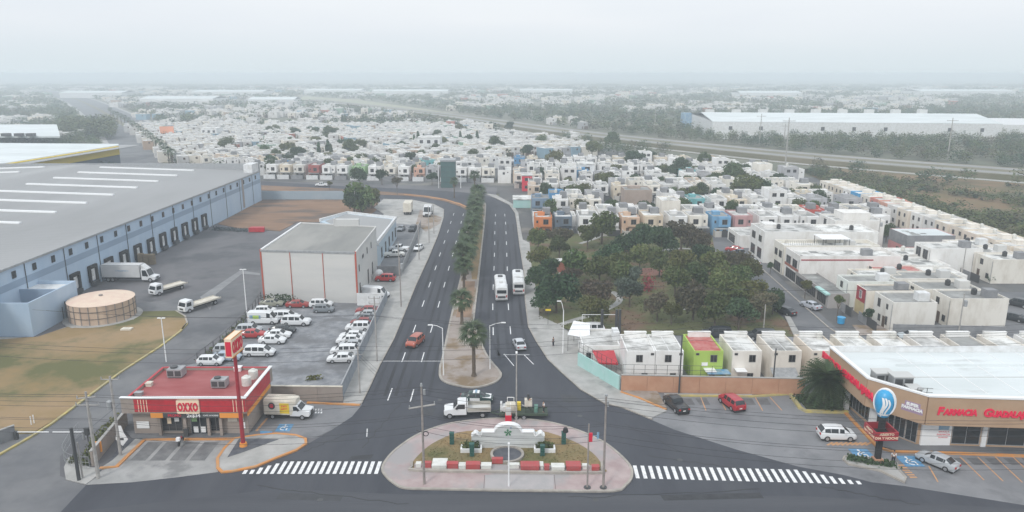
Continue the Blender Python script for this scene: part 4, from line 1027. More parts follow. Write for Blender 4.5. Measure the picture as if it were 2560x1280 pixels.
# lettering on the fascia
sl_ = math.atan2(P3[1]-P2[1], P3[0]-P2[0])
t0 = G(2336, 1030, 5.2)
tm = text_mesh('F', 1.4, .09, M['pinkletter'], .05, 'LEFT', .15)
obj('fascia_lettering', tm, ph, (t0[0], P2[1]-.28, 5.55), rot=(PI/2, 0, sl_))
obj('fascia_lettering', text_mesh('ARMACIA', 1.05, .09, M['pinkletter'], .055, 'LEFT', .15), ph, (t0[0]+.8, P2[1]-.28+.8*math.tan(sl_), 5.45), rot=(PI/2, 0, sl_), scale=(.83, 1, 1))
obj('fascia_lettering', text_mesh('G', 1.4, .09, M['pinkletter'], .05, 'LEFT', .15), ph, (t0[0]+5.3, P2[1]-.28+6*math.tan(sl_), 5.5), rot=(PI/2, 0, sl_))
obj('fascia_lettering', text_mesh('UADALAJARA', 1.05, .09, M['pinkletter'], .055, 'LEFT', .15), ph, (t0[0]+6.3, P2[1]-.28+7*math.tan(sl_), 5.4), rot=(PI/2, 0, sl_), scale=(.83, 1, 1))
s2 = math.atan2(P2[1]-P1[1], P2[0]-P1[0])
ns_ = (math.sin(s2), -math.cos(s2))
def on_f(t, off, a=P1, b=P2, n_=None): n_ = n_ or ns_; return (a[0]+(b[0]-a[0])*t+n_[0]*off, a[1]+(b[1]-a[1])*t+n_[1]*off)
q = on_f(.78, .22)
obj('white_script_sign', text_mesh('SUPER', .5, .05, M['signwhite'], .03), ph, (*q, 5.75), rot=(PI/2, 0, s2))
obj('white_script_sign', text_mesh('FARMACIA', .5, .05, M['signwhite'], .03), ph, (*q, 5.25), rot=(PI/2, 0, s2))
q = on_f(.78, .19)
obj('sign_backing', MB().box(-1.25, -.01, -.6, 1.25, .01, .2).box(-.9, -.012, .2, .9, .012, .75).mesh('sign_backing', mat('mauve_sign', (.34,.24,.34), .6)), ph, (*q, 5.35), rot=(0, 0, s2))
s3 = math.atan2(P1[1]-P0[1], P1[0]-P0[0]); n3 = (math.sin(s3), -math.cos(s3))
q = on_f(.50, .24, P0, P1, n3)
obj('side_lettering', text_mesh('FARMACIA GUADALAJARA', 1.25, .09, M['pinkletter'], .06), ph, (*q, 5.6), rot=(PI/2, 0, s3))
# plant on the roof
def frame_struct(loc, w_, d_, h_, label):
    e = empty('roof_plant', loc, 0, label, 'air conditioner', 'plant units behind the pharmacy fascia')
    part('housing', MB().box(.1, .1, .3, w_-.1, d_-.1, h_-.3), M['steel'], e)
    part('lid', MB().box(0, 0, h_-.29, w_, d_, h_-.15), M['greypanel'], e)
    part('louvre', MB().box(.2, .06, .5, w_*.45, .097, h_-.5).box(w_*.55, .06, .5, w_-.2, .097, h_-.5), M['darksteel'], e)
    for x in (.05, w_-.15):
        for y in (.05, d_-.15): part('leg', MB().box(x, y, 0, x+.1, y+.1, .3), M['darksteel'], e)
zr = hP-.74
frame_struct((*G(2188, 962, zr), zr), 2.4, 1.8, 1.7, 'leftmost grey plant unit behind the pharmacy fascia')
frame_struct((*G(2232, 975, zr), zr), 2.6, 1.8, 1.9, 'middle grey plant unit with pale lid behind the pharmacy fascia')
frame_struct((*G(2275, 990, zr), zr), 1.6, 1.6, 1.1, 'small low grey plant unit at the right behind the pharmacy fascia')
railing('roof_ladder_rail', [G(2292, 990, zr), G(2330, 992, zr)], 1.1, 1.1, M['darksteel'], 'dark ladder rail on the pharmacy roof edge', zr, .04)
# pharmacy pole sign: balloon, red box
p = G(2192, 1158)
ps = empty('pharmacy_pole_sign', (*p, .2), 0, 'blue round balloon sign over a red box sign on a dark post, pharmacy car park', 'sign')
zt = ZH(1158, 1090); zb2 = ZH(1158, 975)
part('base', MB().box(-.5, -.5, 0, .5, .5, .5), M['orangewall'], ps)
part('post', MB().box(-.28, -.28, .5, .28, .28, zt+2.2), M['black'], ps)
rb_ = MB()
rb_.box(-1.35, -1.4, zt-.1, 1.35, -1.25, zt+.95).box(-1.35, 1.25, zt-.1, 1.35, 1.4, zt+.95).box(-1.35, -1.25, zt-.1, -1.2, 1.25, zt+.95).box(1.2, -1.25, zt-.1, 1.35, 1.25, zt+.95)
bo = part('box_sign', rb_, M['darkred'], ps)
part('box_floor', MB().box(-1.2, -1.25, zt, 1.2, 1.25, zt+.1), M['black'], ps)
obj('sign_lettering', text_mesh('ABIERTO', .42, .01, M['signcream'], .012), bo, (0, -1.415, zt+.68), rot=(PI/2, 0, 0))
obj('sign_lettering', text_mesh('DIA Y NOCHE', .42, .01, M['signcream'], .012), bo, (0, -1.415, zt+.22), rot=(PI/2, 0, 0))
obj('sign_lettering', text_mesh('ABIERTO', .40, .01, M['signcream'], .012), bo, (-1.365, 0, zt+.66), rot=(PI/2, 0, -PI/2))
obj('sign_lettering', text_mesh('DIA Y NOCHE', .40, .01, M['signcream'], .012), bo, (-1.365, 0, zt+.2), rot=(PI/2, 0, -PI/2))
# balloon: rounded head tapering down
bl = MB(); nu, nv = 28, 12; zc = zt+4.1
prof = [(0, 1.75), (.5, 1.66), (.9, 1.35), (1.15, .85), (1.24, .25), (1.2, -.35), (1.05, -.95), (.84, -1.45), (.62, -1.85), (.55, -1.92)]
for r_, z_ in prof:
    for i in range(nu):
        a = 2*PI*i/nu; bl.v.append((r_*math.cos(a)*.88, r_*math.sin(a)*.78, zc+z_*.95))
for j in range(len(prof)-1):
    for i in range(nu):
        k = (i+1) % nu; bl.f.append((j*nu+i, (j+1)*nu+i, (j+1)*nu+k, j*nu+k)); bl.m.append(0)
part('balloon', bl, M['blueball'], ps, smooth=True)
# white ribbons following the ball's surface
def bp(a, z_):
    for (ra, za), (rb2, zb3) in zip(prof[:-1], prof[1:]):
        if zb3 <= z_ <= za:
            f = (za-z_)/(za-zb3); r_ = ra+(rb2-ra)*f; break
    else: r_ = .6
    return ((r_*.88+.03)*math.cos(a), (r_*.78+.03)*math.sin(a), zc+z_*.95)
rib = MB()
for a0_, w0, z0_, z1_ in ((-2.25, .13, .9, -1.7), (-1.95, .1, .9, -1.2), (-1.65, .1, .75, -1.3)):
    k = 10
    for i in range(k):
        za = z0_+(z1_-z0_)*i/k; zb3 = z0_+(z1_-z0_)*(i+1)/k
        da = .18*math.sin(i*.5); db = .18*math.sin((i+1)*.5)
        rib.poly([bp(a0_+da-w0, za), bp(a0_+db-w0, zb3), bp(a0_+db+w0, zb3), bp(a0_+da+w0, za)])
for a in range(-29, -12):
    rib.poly([bp(a*.1, -1.25), bp(a*.1, -1.5), bp(a*.1+.1, -1.5), bp(a*.1+.1, -1.25)])
part('white_ribbon', rib, M['signwhite'], ps)
part('rim', strip_mb(MB(), [(1.13*math.cos(a*PI/16), 1.6*math.sin(a*PI/16)-.05) for a in range(32)], .16, -.22, .22, True), M['signwhite'], ps, (0, 0, zc+.1)).rotation_euler = (PI/2, 0, math.radians(-38))
part('collar', MB().cyl(0, 0, zt+1.9, zt+2.35, .6, n=12), M['black'], ps)
bush([G(2125, 1150), G(2170, 1158), G(2235, 1168)], .7, .55, LEAF['dark'], 'low clipped dark hedge round the base of the balloon sign', 750, seed=21)
# ------------------------------------------------------------------ orange wall, turquoise wall
wall_along('car_park_wall', G(1552, 978), G(2010, 988), 2.5, .22, M['orangewall'], 'long terracotta wall at the back of the pharmacy car park', M['concrete'])
wall_along('turquoise_wall', G(1445, 915), G(1548, 976), 2.3, .22, M['teal'], 'turquoise garden wall slanting along the pavement')
railing('wall_fence', [G(1447, 914), G(1552, 976)], 1.7, 1.2, M['darksteel'], 'open dark railing on top of the turquoise wall', 2.3, .035)
railing('wall_fence', [G(1555, 977), G(1800, 982)], 1.5, 1.6, M['darksteel'], 'open dark railing on top of the left half of the terracotta wall', 2.65, .035)
# ------------------------------------------------------------------ monument on the island
mx_, my_ = G(1270, 1120); hm = ZH(1120, 1081)
mo = empty('monument_wall', (mx_, my_, .2), 0, 'white scrolled monument wall with arched top and small green emblem on the traffic island', 'monument')
wI = (1365-1175)/2/FPX*90*.97
w2 = wI; w1 = wI*.71; w0_ = wI*.37
pts = [(-w2, 0), (w2, 0), (w2, 1.6), (w2-.3, 1.75), (w2*.86, 2.0), (w1+.3, hm-.35), (w1+.15, hm-.15), (w1, hm), (w0_+.1, hm)]
pts += [(w0_*math.cos(a*PI/14), hm+w0_*.6*math.sin(a*PI/14)) for a in range(0, 15)]
pts += [(-w0_-.1, hm), (-w1, hm), (-w1-.15, hm-.15), (-w1-.3, hm-.35), (-w2*.86, 2.0), (-w2+.3, 1.75), (-w2, 1.6)]
M['monu'] = mat('monument_white', (.62,.64,.63), .8, (.48,.49,.49), .8, stretch=(.3, 1, 3))
o = part('wall', MB().prism(pts, 0, .7), M['monu'], mo); o.rotation_euler = (PI/2, 0, 0); o.location = (0, .35, 0)
arc = [(w0_*math.cos(a*PI/14), hm+w0_*.6*math.sin(a*PI/14)) for a in range(0, 15)]
def moulding(line, name, nm='signwhite'):
    o = part(name, strip_mb(MB(), line, .13, 0, .9), M[nm], mo); o.rotation_euler = (PI/2, 0, 0); o.location = (0, .47, 0)
moulding(arc, 'arch_moulding', 'signwhite')
moulding([(w0_+.05, hm+.02), (w1, hm+.02)], 'moulding'); moulding([(-w1, hm+.02), (-w0_-.05, hm+.02)], 'moulding')
moulding(spline([(w1, hm), (w1+.2, hm-.5), (w1+.8, 2.0), (w2-.2, 1.75), (w2, 1.6)], 3, False), 'moulding'); moulding(spline([(-w2, 1.6), (-w2+.2, 1.75), (-w1-.8, 2.0), (-w1-.2, hm-.5), (-w1, hm)], 3, False), 'moulding')
em = MB()
for a in range(5):
    for r_ in (0,):
        t = a*2*PI/5+.4; em.prism([(.05*math.cos(t+1.57), .05*math.sin(t+1.57)), (.38*math.cos(t-.35), .38*math.sin(t-.35)), (.5*math.cos(t), .5*math.sin(t)), (.38*math.cos(t+.35), .38*math.sin(t+.35))], 0, .05)
o = part('emblem', em, mat('emblem_green', (.06,.20,.10), .6), mo, (.0, -.355, hm-.05)); o.rotation_euler = (PI/2, 0, 0)
o = part('emblem_dot', MB().cyl(0, 0, 0, .05, .12, n=10), M['blueband'], mo, (.35, -.355, hm+.6)); o.rotation_euler = (PI/2, 0, 0)
for z in (.5, 1.0, 1.5, 2.0):
    ww = w2 if z < 1.7 else w1+.2
    part('groove', MB().box(-ww, -.358, z, ww, -.352, z+.03), M['steel'], mo)
for s_ in (-1, 1):
    part('planter', MB().box(s_*w2-1.3, -1.6, 0, s_*w2+1.3, -1.4, .5).box(s_*w2-1.3, -1.4, 0, s_*w2-1.1, -.4, .5).box(s_*w2+1.1, -1.4, 0, s_*w2+1.3, -.4, .5), M['signwhite'], mo)
    bush([(mx_+s_*w2-.8, my_-.9), (mx_+s_*w2+.8, my_-.8)], .5, 1.25, LEAF['green'], 'bushy plant in the white planter at the %s end of the monument' % ('left' if s_ < 0 else 'right'), 260, 'planter_bush', 'plant', 31+s_)
# boxes in red and white along the planting bed
for i, (xa_, xb_, yt, yb, m) in enumerate(((1040, 1052, 1158, 1174, 'signwhite'), (1062, 1078, 1159, 1174, 'r'), (1080, 1116, 1150, 1178, 'w'), (1117, 1145, 1157, 1176, 'r'), (1147, 1164, 1160, 1178, 'w'), (1165, 1200, 1157, 1178, 'r'), (1203, 1228, 1160, 1178, 'w'), (1230, 1257, 1150, 1164, 'r'), (1270, 1298, 1161, 1176, 'w'), (1302, 1348, 1157, 1182, 'r'), (1350, 1358, 1158, 1178, 'w'), (1361, 1373, 1165, 1181, 'r'), (1379, 1411, 1162, 1182, 'w'), (1416, 1452, 1157, 1182, 'r'), (1456, 1472, 1165, 1178, 'w'), (1480, 1498, 1165, 1184, 'r'))):
    a = G(xa_, yb); b = G(xb_, yb); h_ = .62 if m == 'r' else .5
    dp2 = max(.5, G(CX, yt, h_)[1]-a[1])
    lab = ('red' if m == 'r' else 'white')+' painted concrete block, '+['first', 'second', 'third', 'fourth', 'fifth', 'sixth', 'seventh', 'eighth', 'ninth', 'tenth', 'eleventh', 'twelfth', 'thirteenth', 'fourteenth', 'fifteenth', 'last'][i]+' from the left in the island bed'
    if 'rb_red' not in M: M['rb_red'] = mat('faded_red_block', (.45,.07,.07), .8, (.38,.10,.10), 2); M['rb_white'] = mat('white_block', (.72,.72,.69), .85, (.6,.6,.56), 2)
    tag(obj('planter_block', MB().box(0, 0, 0, b[0]-a[0], dp2, h_-.1).box(-.03, -.03, h_-.1, b[0]-a[0]+.03, dp2+.03, h_).mesh('planter_block', M['rb_red'] if m == 'r' else M['rb_white']), None, (a[0], a[1], .24)), lab, 'concrete block', 'red and white blocks on the island')
for i, (x, yb, yt, lab) in enumerate(((1130, 1113, 1080, 'back left'), (1180, 1143, 1107, 'front left'), (1356, 1142, 1112, 'front right'), (1409, 1113, 1078, 'back right'))):
    h_ = ZH(yb, yt)
    e = empty('drum_column', (*G(x, yb), .2), 0, 'dark green slatted bollard lamp, %s one on the traffic island' % lab, 'bollard lamp', 'green bollards on the island')
    gm = M.setdefault('bolgreen', mat('bollard_green', (.025,.10,.085), .6))
    for k in range(4): part('segment', MB().box(-.27, -.25, k*h_*.2+.02, .27, .25, (k+1)*h_*.2-.04), gm, e)
    part('cap', MB().box(-.3, -.28, h_*.8, .3, .28, h_*.86), gm, e)
    if i == 3: part('dark_hood', MB().cyl(.2, 0, h_*.86, h_*.86+.5, .38, .25, n=10), M['black'], e)
# ------------------------------------------------------------------ vehicles (local +X is forward)
M['head'] = mat('headlamp', (.72,.74,.76), .15); M['tail'] = mat('tail_lamp', (.45,.02,.02), .25); M['plate'] = mat('number_plate', (.75,.75,.72), .5)
SEDAN = dict(hw=.88, wb=1.32, wr=.33, st=[(-2.28,.42,.80,.70,0,0),(-2.22,.28,.97,.80,0,0),(-1.75,.26,1.04,.86,0,0),(-1.15,.24,1.0,.88,1.40,.62),(-.95,.24,.99,.88,1.43,.63),(-.12,.24,.97,.88,1.46,.65),(-.02,.24,.97,.88,1.46,.65),(.55,.24,.96,.88,1.42,.62),(1.22,.25,.98,.87,0,0),(1.9,.27,.86,.84,0,0),(2.2,.3,.72,.74,0,0),(2.3,.4,.6,.66,0,0)], kinds='BBRGGPGWBBB')
HATCH = dict(hw=.86, wb=1.25, wr=.32, st=[(-1.98,.4,.85,.72,0,0),(-1.93,.28,1.02,.82,0,0),(-1.55,.25,1.02,.85,1.46,.62),(-.9,.24,1.0,.86,1.52,.65),(-.05,.24,.98,.86,1.52,.66),(.05,.24,.98,.86,1.52,.66),(.6,.24,.97,.86,1.46,.62),(1.25,.25,1.0,.84,0,0),(1.8,.28,.85,.8,0,0),(2.0,.35,.65,.7,0,0)], kinds='BRGGPGWBB')
SUV = dict(hw=.93, wb=1.36, wr=.37, st=[(-2.27,.45,.85,.80,0,0),(-2.2,.32,1.12,.88,0,0),(-1.85,.3,1.1,.92,1.62,.70),(-1.05,.3,1.08,.93,1.70,.73),(-.92,.3,1.08,.93,1.70,.73),(-.05,.3,1.06,.93,1.70,.73),(.05,.3,1.06,.93,1.70,.73),(.72,.3,1.06,.93,1.63,.70),(1.32,.3,1.1,.91,0,0),(1.98,.32,1.0,.88,0,0),(2.24,.4,.75,.78,0,0)], kinds='BRGPGPGWBB')
MINIVAN = dict(hw=.96, wb=1.5, wr=.36, st=[(-2.5,.42,.9,.84,0,0),(-2.45,.3,1.12,.92,0,0),(-2.15,.28,1.1,.95,1.66,.74),(-1.1,.28,1.06,.96,1.74,.77),(-1.0,.28,1.06,.96,1.74,.77),(-.05,.28,1.04,.96,1.74,.77),(.05,.28,1.04,.96,1.74,.77),(.95,.28,1.02,.96,1.64,.72),(1.75,.3,1.02,.93,0,0),(2.25,.32,.86,.88,0,0),(2.48,.4,.65,.78,0,0)], kinds='BRGPGPGWBB')
VAN = dict(hw=.99, wb=1.75, wr=.37, st=[(-2.75,.4,1.4,.95,2.28,.88),(-2.7,.3,1.4,.98,2.35,.88),(-2.4,.3,1.4,.99,2.38,.88),(-.4,.3,1.35,.99,2.38,.88),(.65,.3,1.3,.99,2.36,.87),(.75,.3,1.3,.99,2.34,.86),(1.45,.3,1.28,.98,2.15,.80),(2.15,.32,1.25,.95,0,0),(2.65,.35,1.0,.88,0,0),(2.8,.45,.75,.8,0,0)], kinds='BBBBPGWBB')
BIGSUV = dict(hw=.98, wb=1.6, wr=.4, st=[(-2.62,.5,.95,.86,0,0),(-2.55,.36,1.22,.95,0,0),(-2.3,.33,1.2,.97,1.74,.78),(-1.3,.33,1.18,.98,1.84,.80),(-1.15,.33,1.18,.98,1.84,.80),(-.1,.33,1.16,.98,1.84,.80),(0,.33,1.16,.98,1.84,.80),(.85,.33,1.15,.98,1.76,.76),(1.4,.33,1.18,.96,0,0),(2.35,.35,1.08,.93,0,0),(2.6,.42,.85,.85,0,0)], kinds='BRGPGPGWBB')
PICKUP = dict(hw=.95, wb=1.62, wr=.39, st=[(-2.65,.5,.9,.9,0,0),(-2.6,.38,1.12,.93,0,0),(-.72,.34,1.12,.94,0,0),(-.55,.34,1.12,.94,1.68,.74),(-.45,.34,1.1,.94,1.74,.75),(.2,.33,1.1,.94,1.76,.76),(.3,.33,1.1,.94,1.76,.76),(.85,.33,1.1,.94,1.7,.72),(1.42,.33,1.14,.93,0,0),(2.3,.36,1.05,.9,0,0),(2.6,.45,.85,.84,0,0)], kinds='BBRGGPGWBB')
def ring_pts(st):
    x, zb, zs, hw, zr, rw = st
    if not zr: zr = zs + .02; rw = hw*.80
    half = [(hw*.94, zb), (hw, zb+.2), (hw*1.0, zs-.16), (hw*.95, zs), (rw, zr-.05), (rw*.82, zr), (rw*.4, zr+.025)]
    return [(x, -y, z) for y, z in half] + [(x, y, z) for y, z in half[::-1]]
_veh = {}
def car_meshes(key, T):
    if key in _veh: return _veh[key]
    st = T['st']; rings = [ring_pts(s_) for s_ in st]; n = 14
    B = MB(); panes = []; WS = MB(); RW = MB()
    for r_ in rings: B.v.extend(r_)
    def out(q, d=.004):
        a = Vector(q[0]); nrm = (Vector(q[2])-a).cross(Vector(q[3])-Vector(q[1])).normalized()
        ctr = sum((Vector(p) for p in q), Vector())/4
        if nrm.dot(ctr-Vector((0, 0, .8))) < 0: nrm = -nrm
        q2 = []
        for p in q:
            p = Vector(p); q2.append(tuple(p + (ctr-p)*.07 + nrm*d*2))
        return q2
    for i, k in enumerate(T['kinds']):
        for j in range(n-1):
            a, b, c_, d = i*n+j, (i+1)*n+j, (i+1)*n+j+1, i*n+j+1
            B.f.append((a, b, c_, d)); B.m.append(0)
            q = [B.v[a], B.v[b], B.v[c_], B.v[d]]
            if k == 'G' and j in (3, 9): gp = MB().poly(out(q, .006)); panes.append(gp.mesh(key+'_pane', M['glass']))
            if k in 'WR' and j in (5, 6, 7): (WS if k == 'W' else RW).poly(out(q, .006) if False else [tuple(Vector(p)+Vector((.012 if k == 'W' else -.012, 0, .014))) for p in q])
            if k in 'WR' and j in (4, 8): (WS if k == 'W' else RW).poly([tuple(Vector(p)+Vector((.012 if k == 'W' else -.012, 0, .014))) for p in q])
    for i in (0, len(st)-1):
        B.f.append(tuple(i*n+j for j in (range(n) if i == 0 else range(n-1, -1, -1)))); B.m.append(0)
    f = st[-1]; r_ = st[0]; hw = T['hw']
    hl = MB(); tl = MB(); bp_ = MB(); pl_ = MB()
    for s_ in (-1, 1):
        y = s_*hw*.62
        hl.box(st[-2][0]-.16, y-.17, st[-2][2]-.2, st[-2][0]+.06, y+.17, st[-2][2]-.02)
    tz = st[1][2]
    D = dict(body=(B.mesh(key+'_body', M['paint'], smooth=False)), panes=panes, ws=WS.mesh(key+'_ws', M['glass']), rw=RW.mesh(key+'_rw', M['glass']))
    D['head'] = MB().box(-.2, -.17, -.09, .04, .17, .07).mesh('headlamp', M['head'])
    D['tail'] = MB().box(-.05, -.15, -.1, .1, .15, .1).mesh('tail_lamp', M['tail'])
    D['plate'] = MB().box(-.012, -.2, -.07, .012, .2, .07).mesh('plate', M['plate'])
    D['trim'] = MB().box(-.04, -hw*.6, -.09, .04, hw*.6, .06).mesh('bumper_grille', M['black'])
    D['under'] = MB().box(st[0][0]+.15, -hw*.94, .11, st[-1][0]-.15, hw*.94, st[2][1]+.02).mesh('underside', M['black'])
    D['mirror'] = MB().box(-.1, -.1, -.07, .05, .1, .07).mesh('mirror', M['paint'])
    _veh[key] = D; return D
def wheel_meshes(r_):
    k = 'wheel%.2f' % r_
    if k not in _veh:
        _veh[k] = (MB().ycyl(0, 0, -.12, .12, r_, 18).mesh('tyre', M['black']), MB().ycyl(0, 0, -.128, .128, r_*.62, 12).mesh('rim', M['rim']))
    return _veh[k]
def put_wheels(e, r_, xs, y, twin=False):
    tm_, rm_ = wheel_meshes(r_)
    for x in xs:
        for s_ in (-1, 1):
            o = obj('wheel', tm_, e, (x, s_*(y-.10), r_)); obj('rim', rm_, o)
CARS = {'sedan': SEDAN, 'hatchback': HATCH, 'suv': SUV, 'minivan': MINIVAN, 'van': VAN, 'bigsuv': BIGSUV, 'pickup': PICKUP}
CATN = {'sedan': 'car', 'hatchback': 'car', 'suv': 'car', 'minivan': 'car', 'van': 'van', 'bigsuv': 'car', 'pickup': 'pickup'}
def vehicle(kind, loc, rz, color, label, group=None, name=None, s=1.0, z=None):
    T = CARS[kind]; D = car_meshes(kind, T)
    e = empty(name or {'sedan': 'sedan_car', 'hatchback': 'hatchback_car', 'suv': 'suv_car', 'minivan': 'minivan', 'van': 'delivery_van', 'bigsuv': 'large_suv', 'pickup': 'pickup_truck'}[kind], (loc[0], loc[1], .02 if z is None else z), rz, label, CATN[kind], group)
    e.scale = (s, s, s)
    st = T['st']; hw = T['hw']
    b = obj('body', D['body'], e, color=color)
    [obj('side_window', q_, e) for q_ in D['panes']]; obj('windscreen', D['ws'], e)
    if D['rw'].polygons: obj('rear_window', D['rw'], e)
    obj('underside', D['under'], e)
    f1, f2 = st[-1], st[-2]
    for s_ in (-1, 1):
        obj('headlight', D['head'], e, (f2[0]+.02, s_*f2[3]*.72, f2[2]-.1))
        obj('tail_light', D['tail'], e, (st[0][0]-.0, s_*st[0][3]*.80, st[0][2]-.02))
        k = [i for i, c_ in enumerate(T['kinds']) if c_ == 'W'][0]
        obj('mirror', D['mirror'], e, (st[k][0]+.12, s_*(hw+.08), st[k][2]+.06), color=color)
    obj('grille', D['trim'], e, (f1[0]-.0, 0, f1[1]+.12)); obj('number_plate', D['plate'], e, (st[0][0]-.015, 0, st[0][1]+.2))
    put_wheels(e, T['wr'], (-T['wb'], T['wb']), hw)
    return e
WHT = (.74, .75, .76); SIL = (.42, .44, .46); RED = (.42, .03, .03); DRK = (.03, .035, .04); GRY = (.20, .22, .24); BLU = (.35, .42, .50)
def car_px(kind, x, yb, rz, color, label, group=None, half=.9, **k):
    """x, yb: middle of the side nearest the camera, on the ground"""
    X, Y = G(x, yb); 
    return vehicle(kind, (X, Y+half), math.radians(rz), color, label, group, **k)
gl = 'cars parked on the left side of the gravel lot'; gz = .07
for a in ((('minivan', 709, 803, 2, WHT, 'long white people carrier parked behind the white panel van'),
  ('hatchback', 660, 788, 5, WHT, 'small white car half hidden behind the white panel van'),
  ('bigsuv', 738, 817, -1, WHT, 'large white SUV parked right of the white panel van'),
  ('suv', 620, 838, 0, SIL, 'silver SUV behind the red car by the fence posts'),
  ('sedan', 628, 848, 0, RED, 'red sedan beside the top of the tall red pole sign'),
  ('sedan', 704, 836, -3, DRK, 'dark blue sedan between white panel van and white sedans'),
  ('sedan', 692, 849, 0, WHT, 'upper of two white sedans in the middle of the gravel lot'),
  ('sedan', 678, 863, 0, WHT, 'lower of two white sedans in the middle of the gravel lot'),
  ('minivan', 646, 894, 0, WHT, 'white people carrier nearest the red shop roof'),
  ('suv', 566, 890, 0, SIL, 'silver grey SUV by the fence left of the pole sign'),
  ('sedan', 563, 906, 0, BLU, 'pale blue sedan in front of the silver grey SUV by the fence'),
  ('hatchback', 522, 917, 0, WHT, 'white car partly hidden behind the back of the red shop roof'),
  ('sedan', 677, 769, 2, (.30, .30, .24), 'old beige-green car among shrubs at the foot of the grey block'),
  ('sedan', 742, 772, 0, (.32, .035, .03), 'dull red old car against the grey block wall'),
  ('suv', 801, 772, 0, WHT, 'white SUV against the grey block wall'),
  ('hatchback', 807, 784, 0, GRY, 'grey hatchback in front of the white SUV at the grey block'))):
    car_px(a[0], a[1], a[2], a[3], a[4], a[5], gl, z=gz)
v = car_px('van', 657, 813, 0, WHT, 'white panel van with a green and grey graphic on its side', gl, z=gz)
obj('side_graphic', MB().box(-2.3, -1.012, 1.2, -.3, -.998, 1.85).mesh('graphic', M['posterblue']), v); obj('side_graphic', MB().box(-1.7, -1.016, 1.2, -.6, -1.013, 1.85).mesh('graphic', mat('lime_graphic', (.42,.60,.12), .5)), v)
gr_ = 'cars parked along the pavement fence of the gravel lot'
for kind, x, y, c_, lab in (('sedan', 851, 910, WHT, 'white sedan nearest the camera along the pavement fence'), ('suv', 858, 891, WHT, 'white SUV just behind the nearest sedan along the pavement fence'),
  ('sedan', 877, 876, SIL, 'silver sedan third along the pavement fence'), ('sedan', 872, 863, WHT, 'white sedan fourth along the pavement fence'), ('sedan', 879, 852, WHT, 'white sedan fifth along the pavement fence, above the middle'),
  ('suv', 893, 831, WHT, 'white SUV with open look sixth along the pavement fence'), ('sedan', 905, 818, (.25, .04, .04), 'dark red sedan seventh along the pavement fence'),
  ('sedan', 908, 808, GRY, 'dark grey sedan eighth along the pavement fence'), ('sedan', 915, 798, SIL, 'silver sedan ninth along the pavement fence'), ('sedan', 917, 787, (.30, .05, .05), 'maroon sedan last along the pavement fence near the white wall')):
    car_px(kind, x, y, 183, c_, lab, gr_, z=gz)
# road traffic
def road_car(kind, x, y, rz, c_, lab, **k): return vehicle(kind, G(x, y), math.radians(rz), c_, lab, **k)
o = road_car('suv', 1038, 862, -107, (.42, .10, .06), 'orange-red boxy off-roader driving towards the camera on the left carriageway')
road_car('sedan', 1298, 868, 100, (.52, .54, .57), 'silver sedan driving away on the right carriageway before the stop line')
pc = road_car('sedan', 1192, 1004, -3, (.035, .07, .065), 'dark green and white police car beside the white flatbed truck', name='police_car')
obj('white_bonnet', MB().box(.75, -.78, 1.0, 1.95, .78, 1.03).mesh('bonnet', M['signwhite']), pc, rot=(0, .1, 0), loc=(0, 0, .06))
obj('light_bar', MB().box(-.2, -.5, 1.5, .05, .5, 1.62).mesh('light_bar', M['posterblue']), pc)
obj('door_panel', MB().box(-.9, -.915, .5, .5, -.89, .9).mesh('door_panel', M['signwhite']), pc); obj('roof_panel', MB().box(-.5, -.5, 1.49, .4, .5, 1.52).mesh('roof_panel', M['signwhite']), pc)
vehicle('pickup', (G(1690, 1022)[0], G(1690, 1022)[1]+.3), math.radians(105), (.025, .025, .028), 'black pickup truck parked at the left end of the terracotta wall').scale = (.95,)*3
vehicle('suv', (G(1830, 1018)[0], G(1830, 1018)[1]+.3), math.radians(106), (.40, .02, .035), 'red SUV parked against the terracotta wall')
car_px('hatchback', 2097, 1104, -3, WHT, 'white SUV in the pharmacy car park beside the orange kerb', z=.0, name='suv_car', s=1.13)
vehicle('sedan', G(2342, 1162), math.radians(125), SIL, 'silver sedan parked at an angle in front of the pharmacy windows', z=0)
# right-hand street cars
road_car('sedan', 1835, 628, 160, (.45, .05, .05), 'red car at the far end of the side street', z=0)
road_car('pickup', 1851, 640, 115, (.10, .12, .15), 'dark grey pickup next to the red car at the end of the side street', z=0)
road_car('sedan', 1880, 660, 108, WHT, 'white sedan parked by the house fronts up the side street', z=0)
road_car('sedan', 2026, 770, 112, (.45, .47, .52), 'silver sedan parked on the side street near the turquoise canopy', z=0)
road_car('sedan', 1962, 784, 118, DRK, 'black car tucked under the tree at the park edge', z=0)
road_car('suv', 2545, 765, 125, DRK, 'upper of two black cars at the right edge of the picture', z=0)
road_car('sedan', 2532, 800, 125, DRK, 'lower of two black cars at the right edge of the picture', z=0)
car_px('sedan', 2285, 852, 175, (.55, .60, .62), 'pale blue-white car behind the row houses near the grey block wall', z=0)
car_px('bigsuv', 1905, 852, 178, (.05, .055, .06), 'black SUV behind the row houses at the park end', z=0)
car_px('bigsuv', 1795, 846, 178, (.03, .035, .045), 'dark blue SUV behind the lime green house', z=0)
car_px('minivan', 1478, 836, 178, WHT, 'white minivan parked behind the turquoise wall', z=.12)
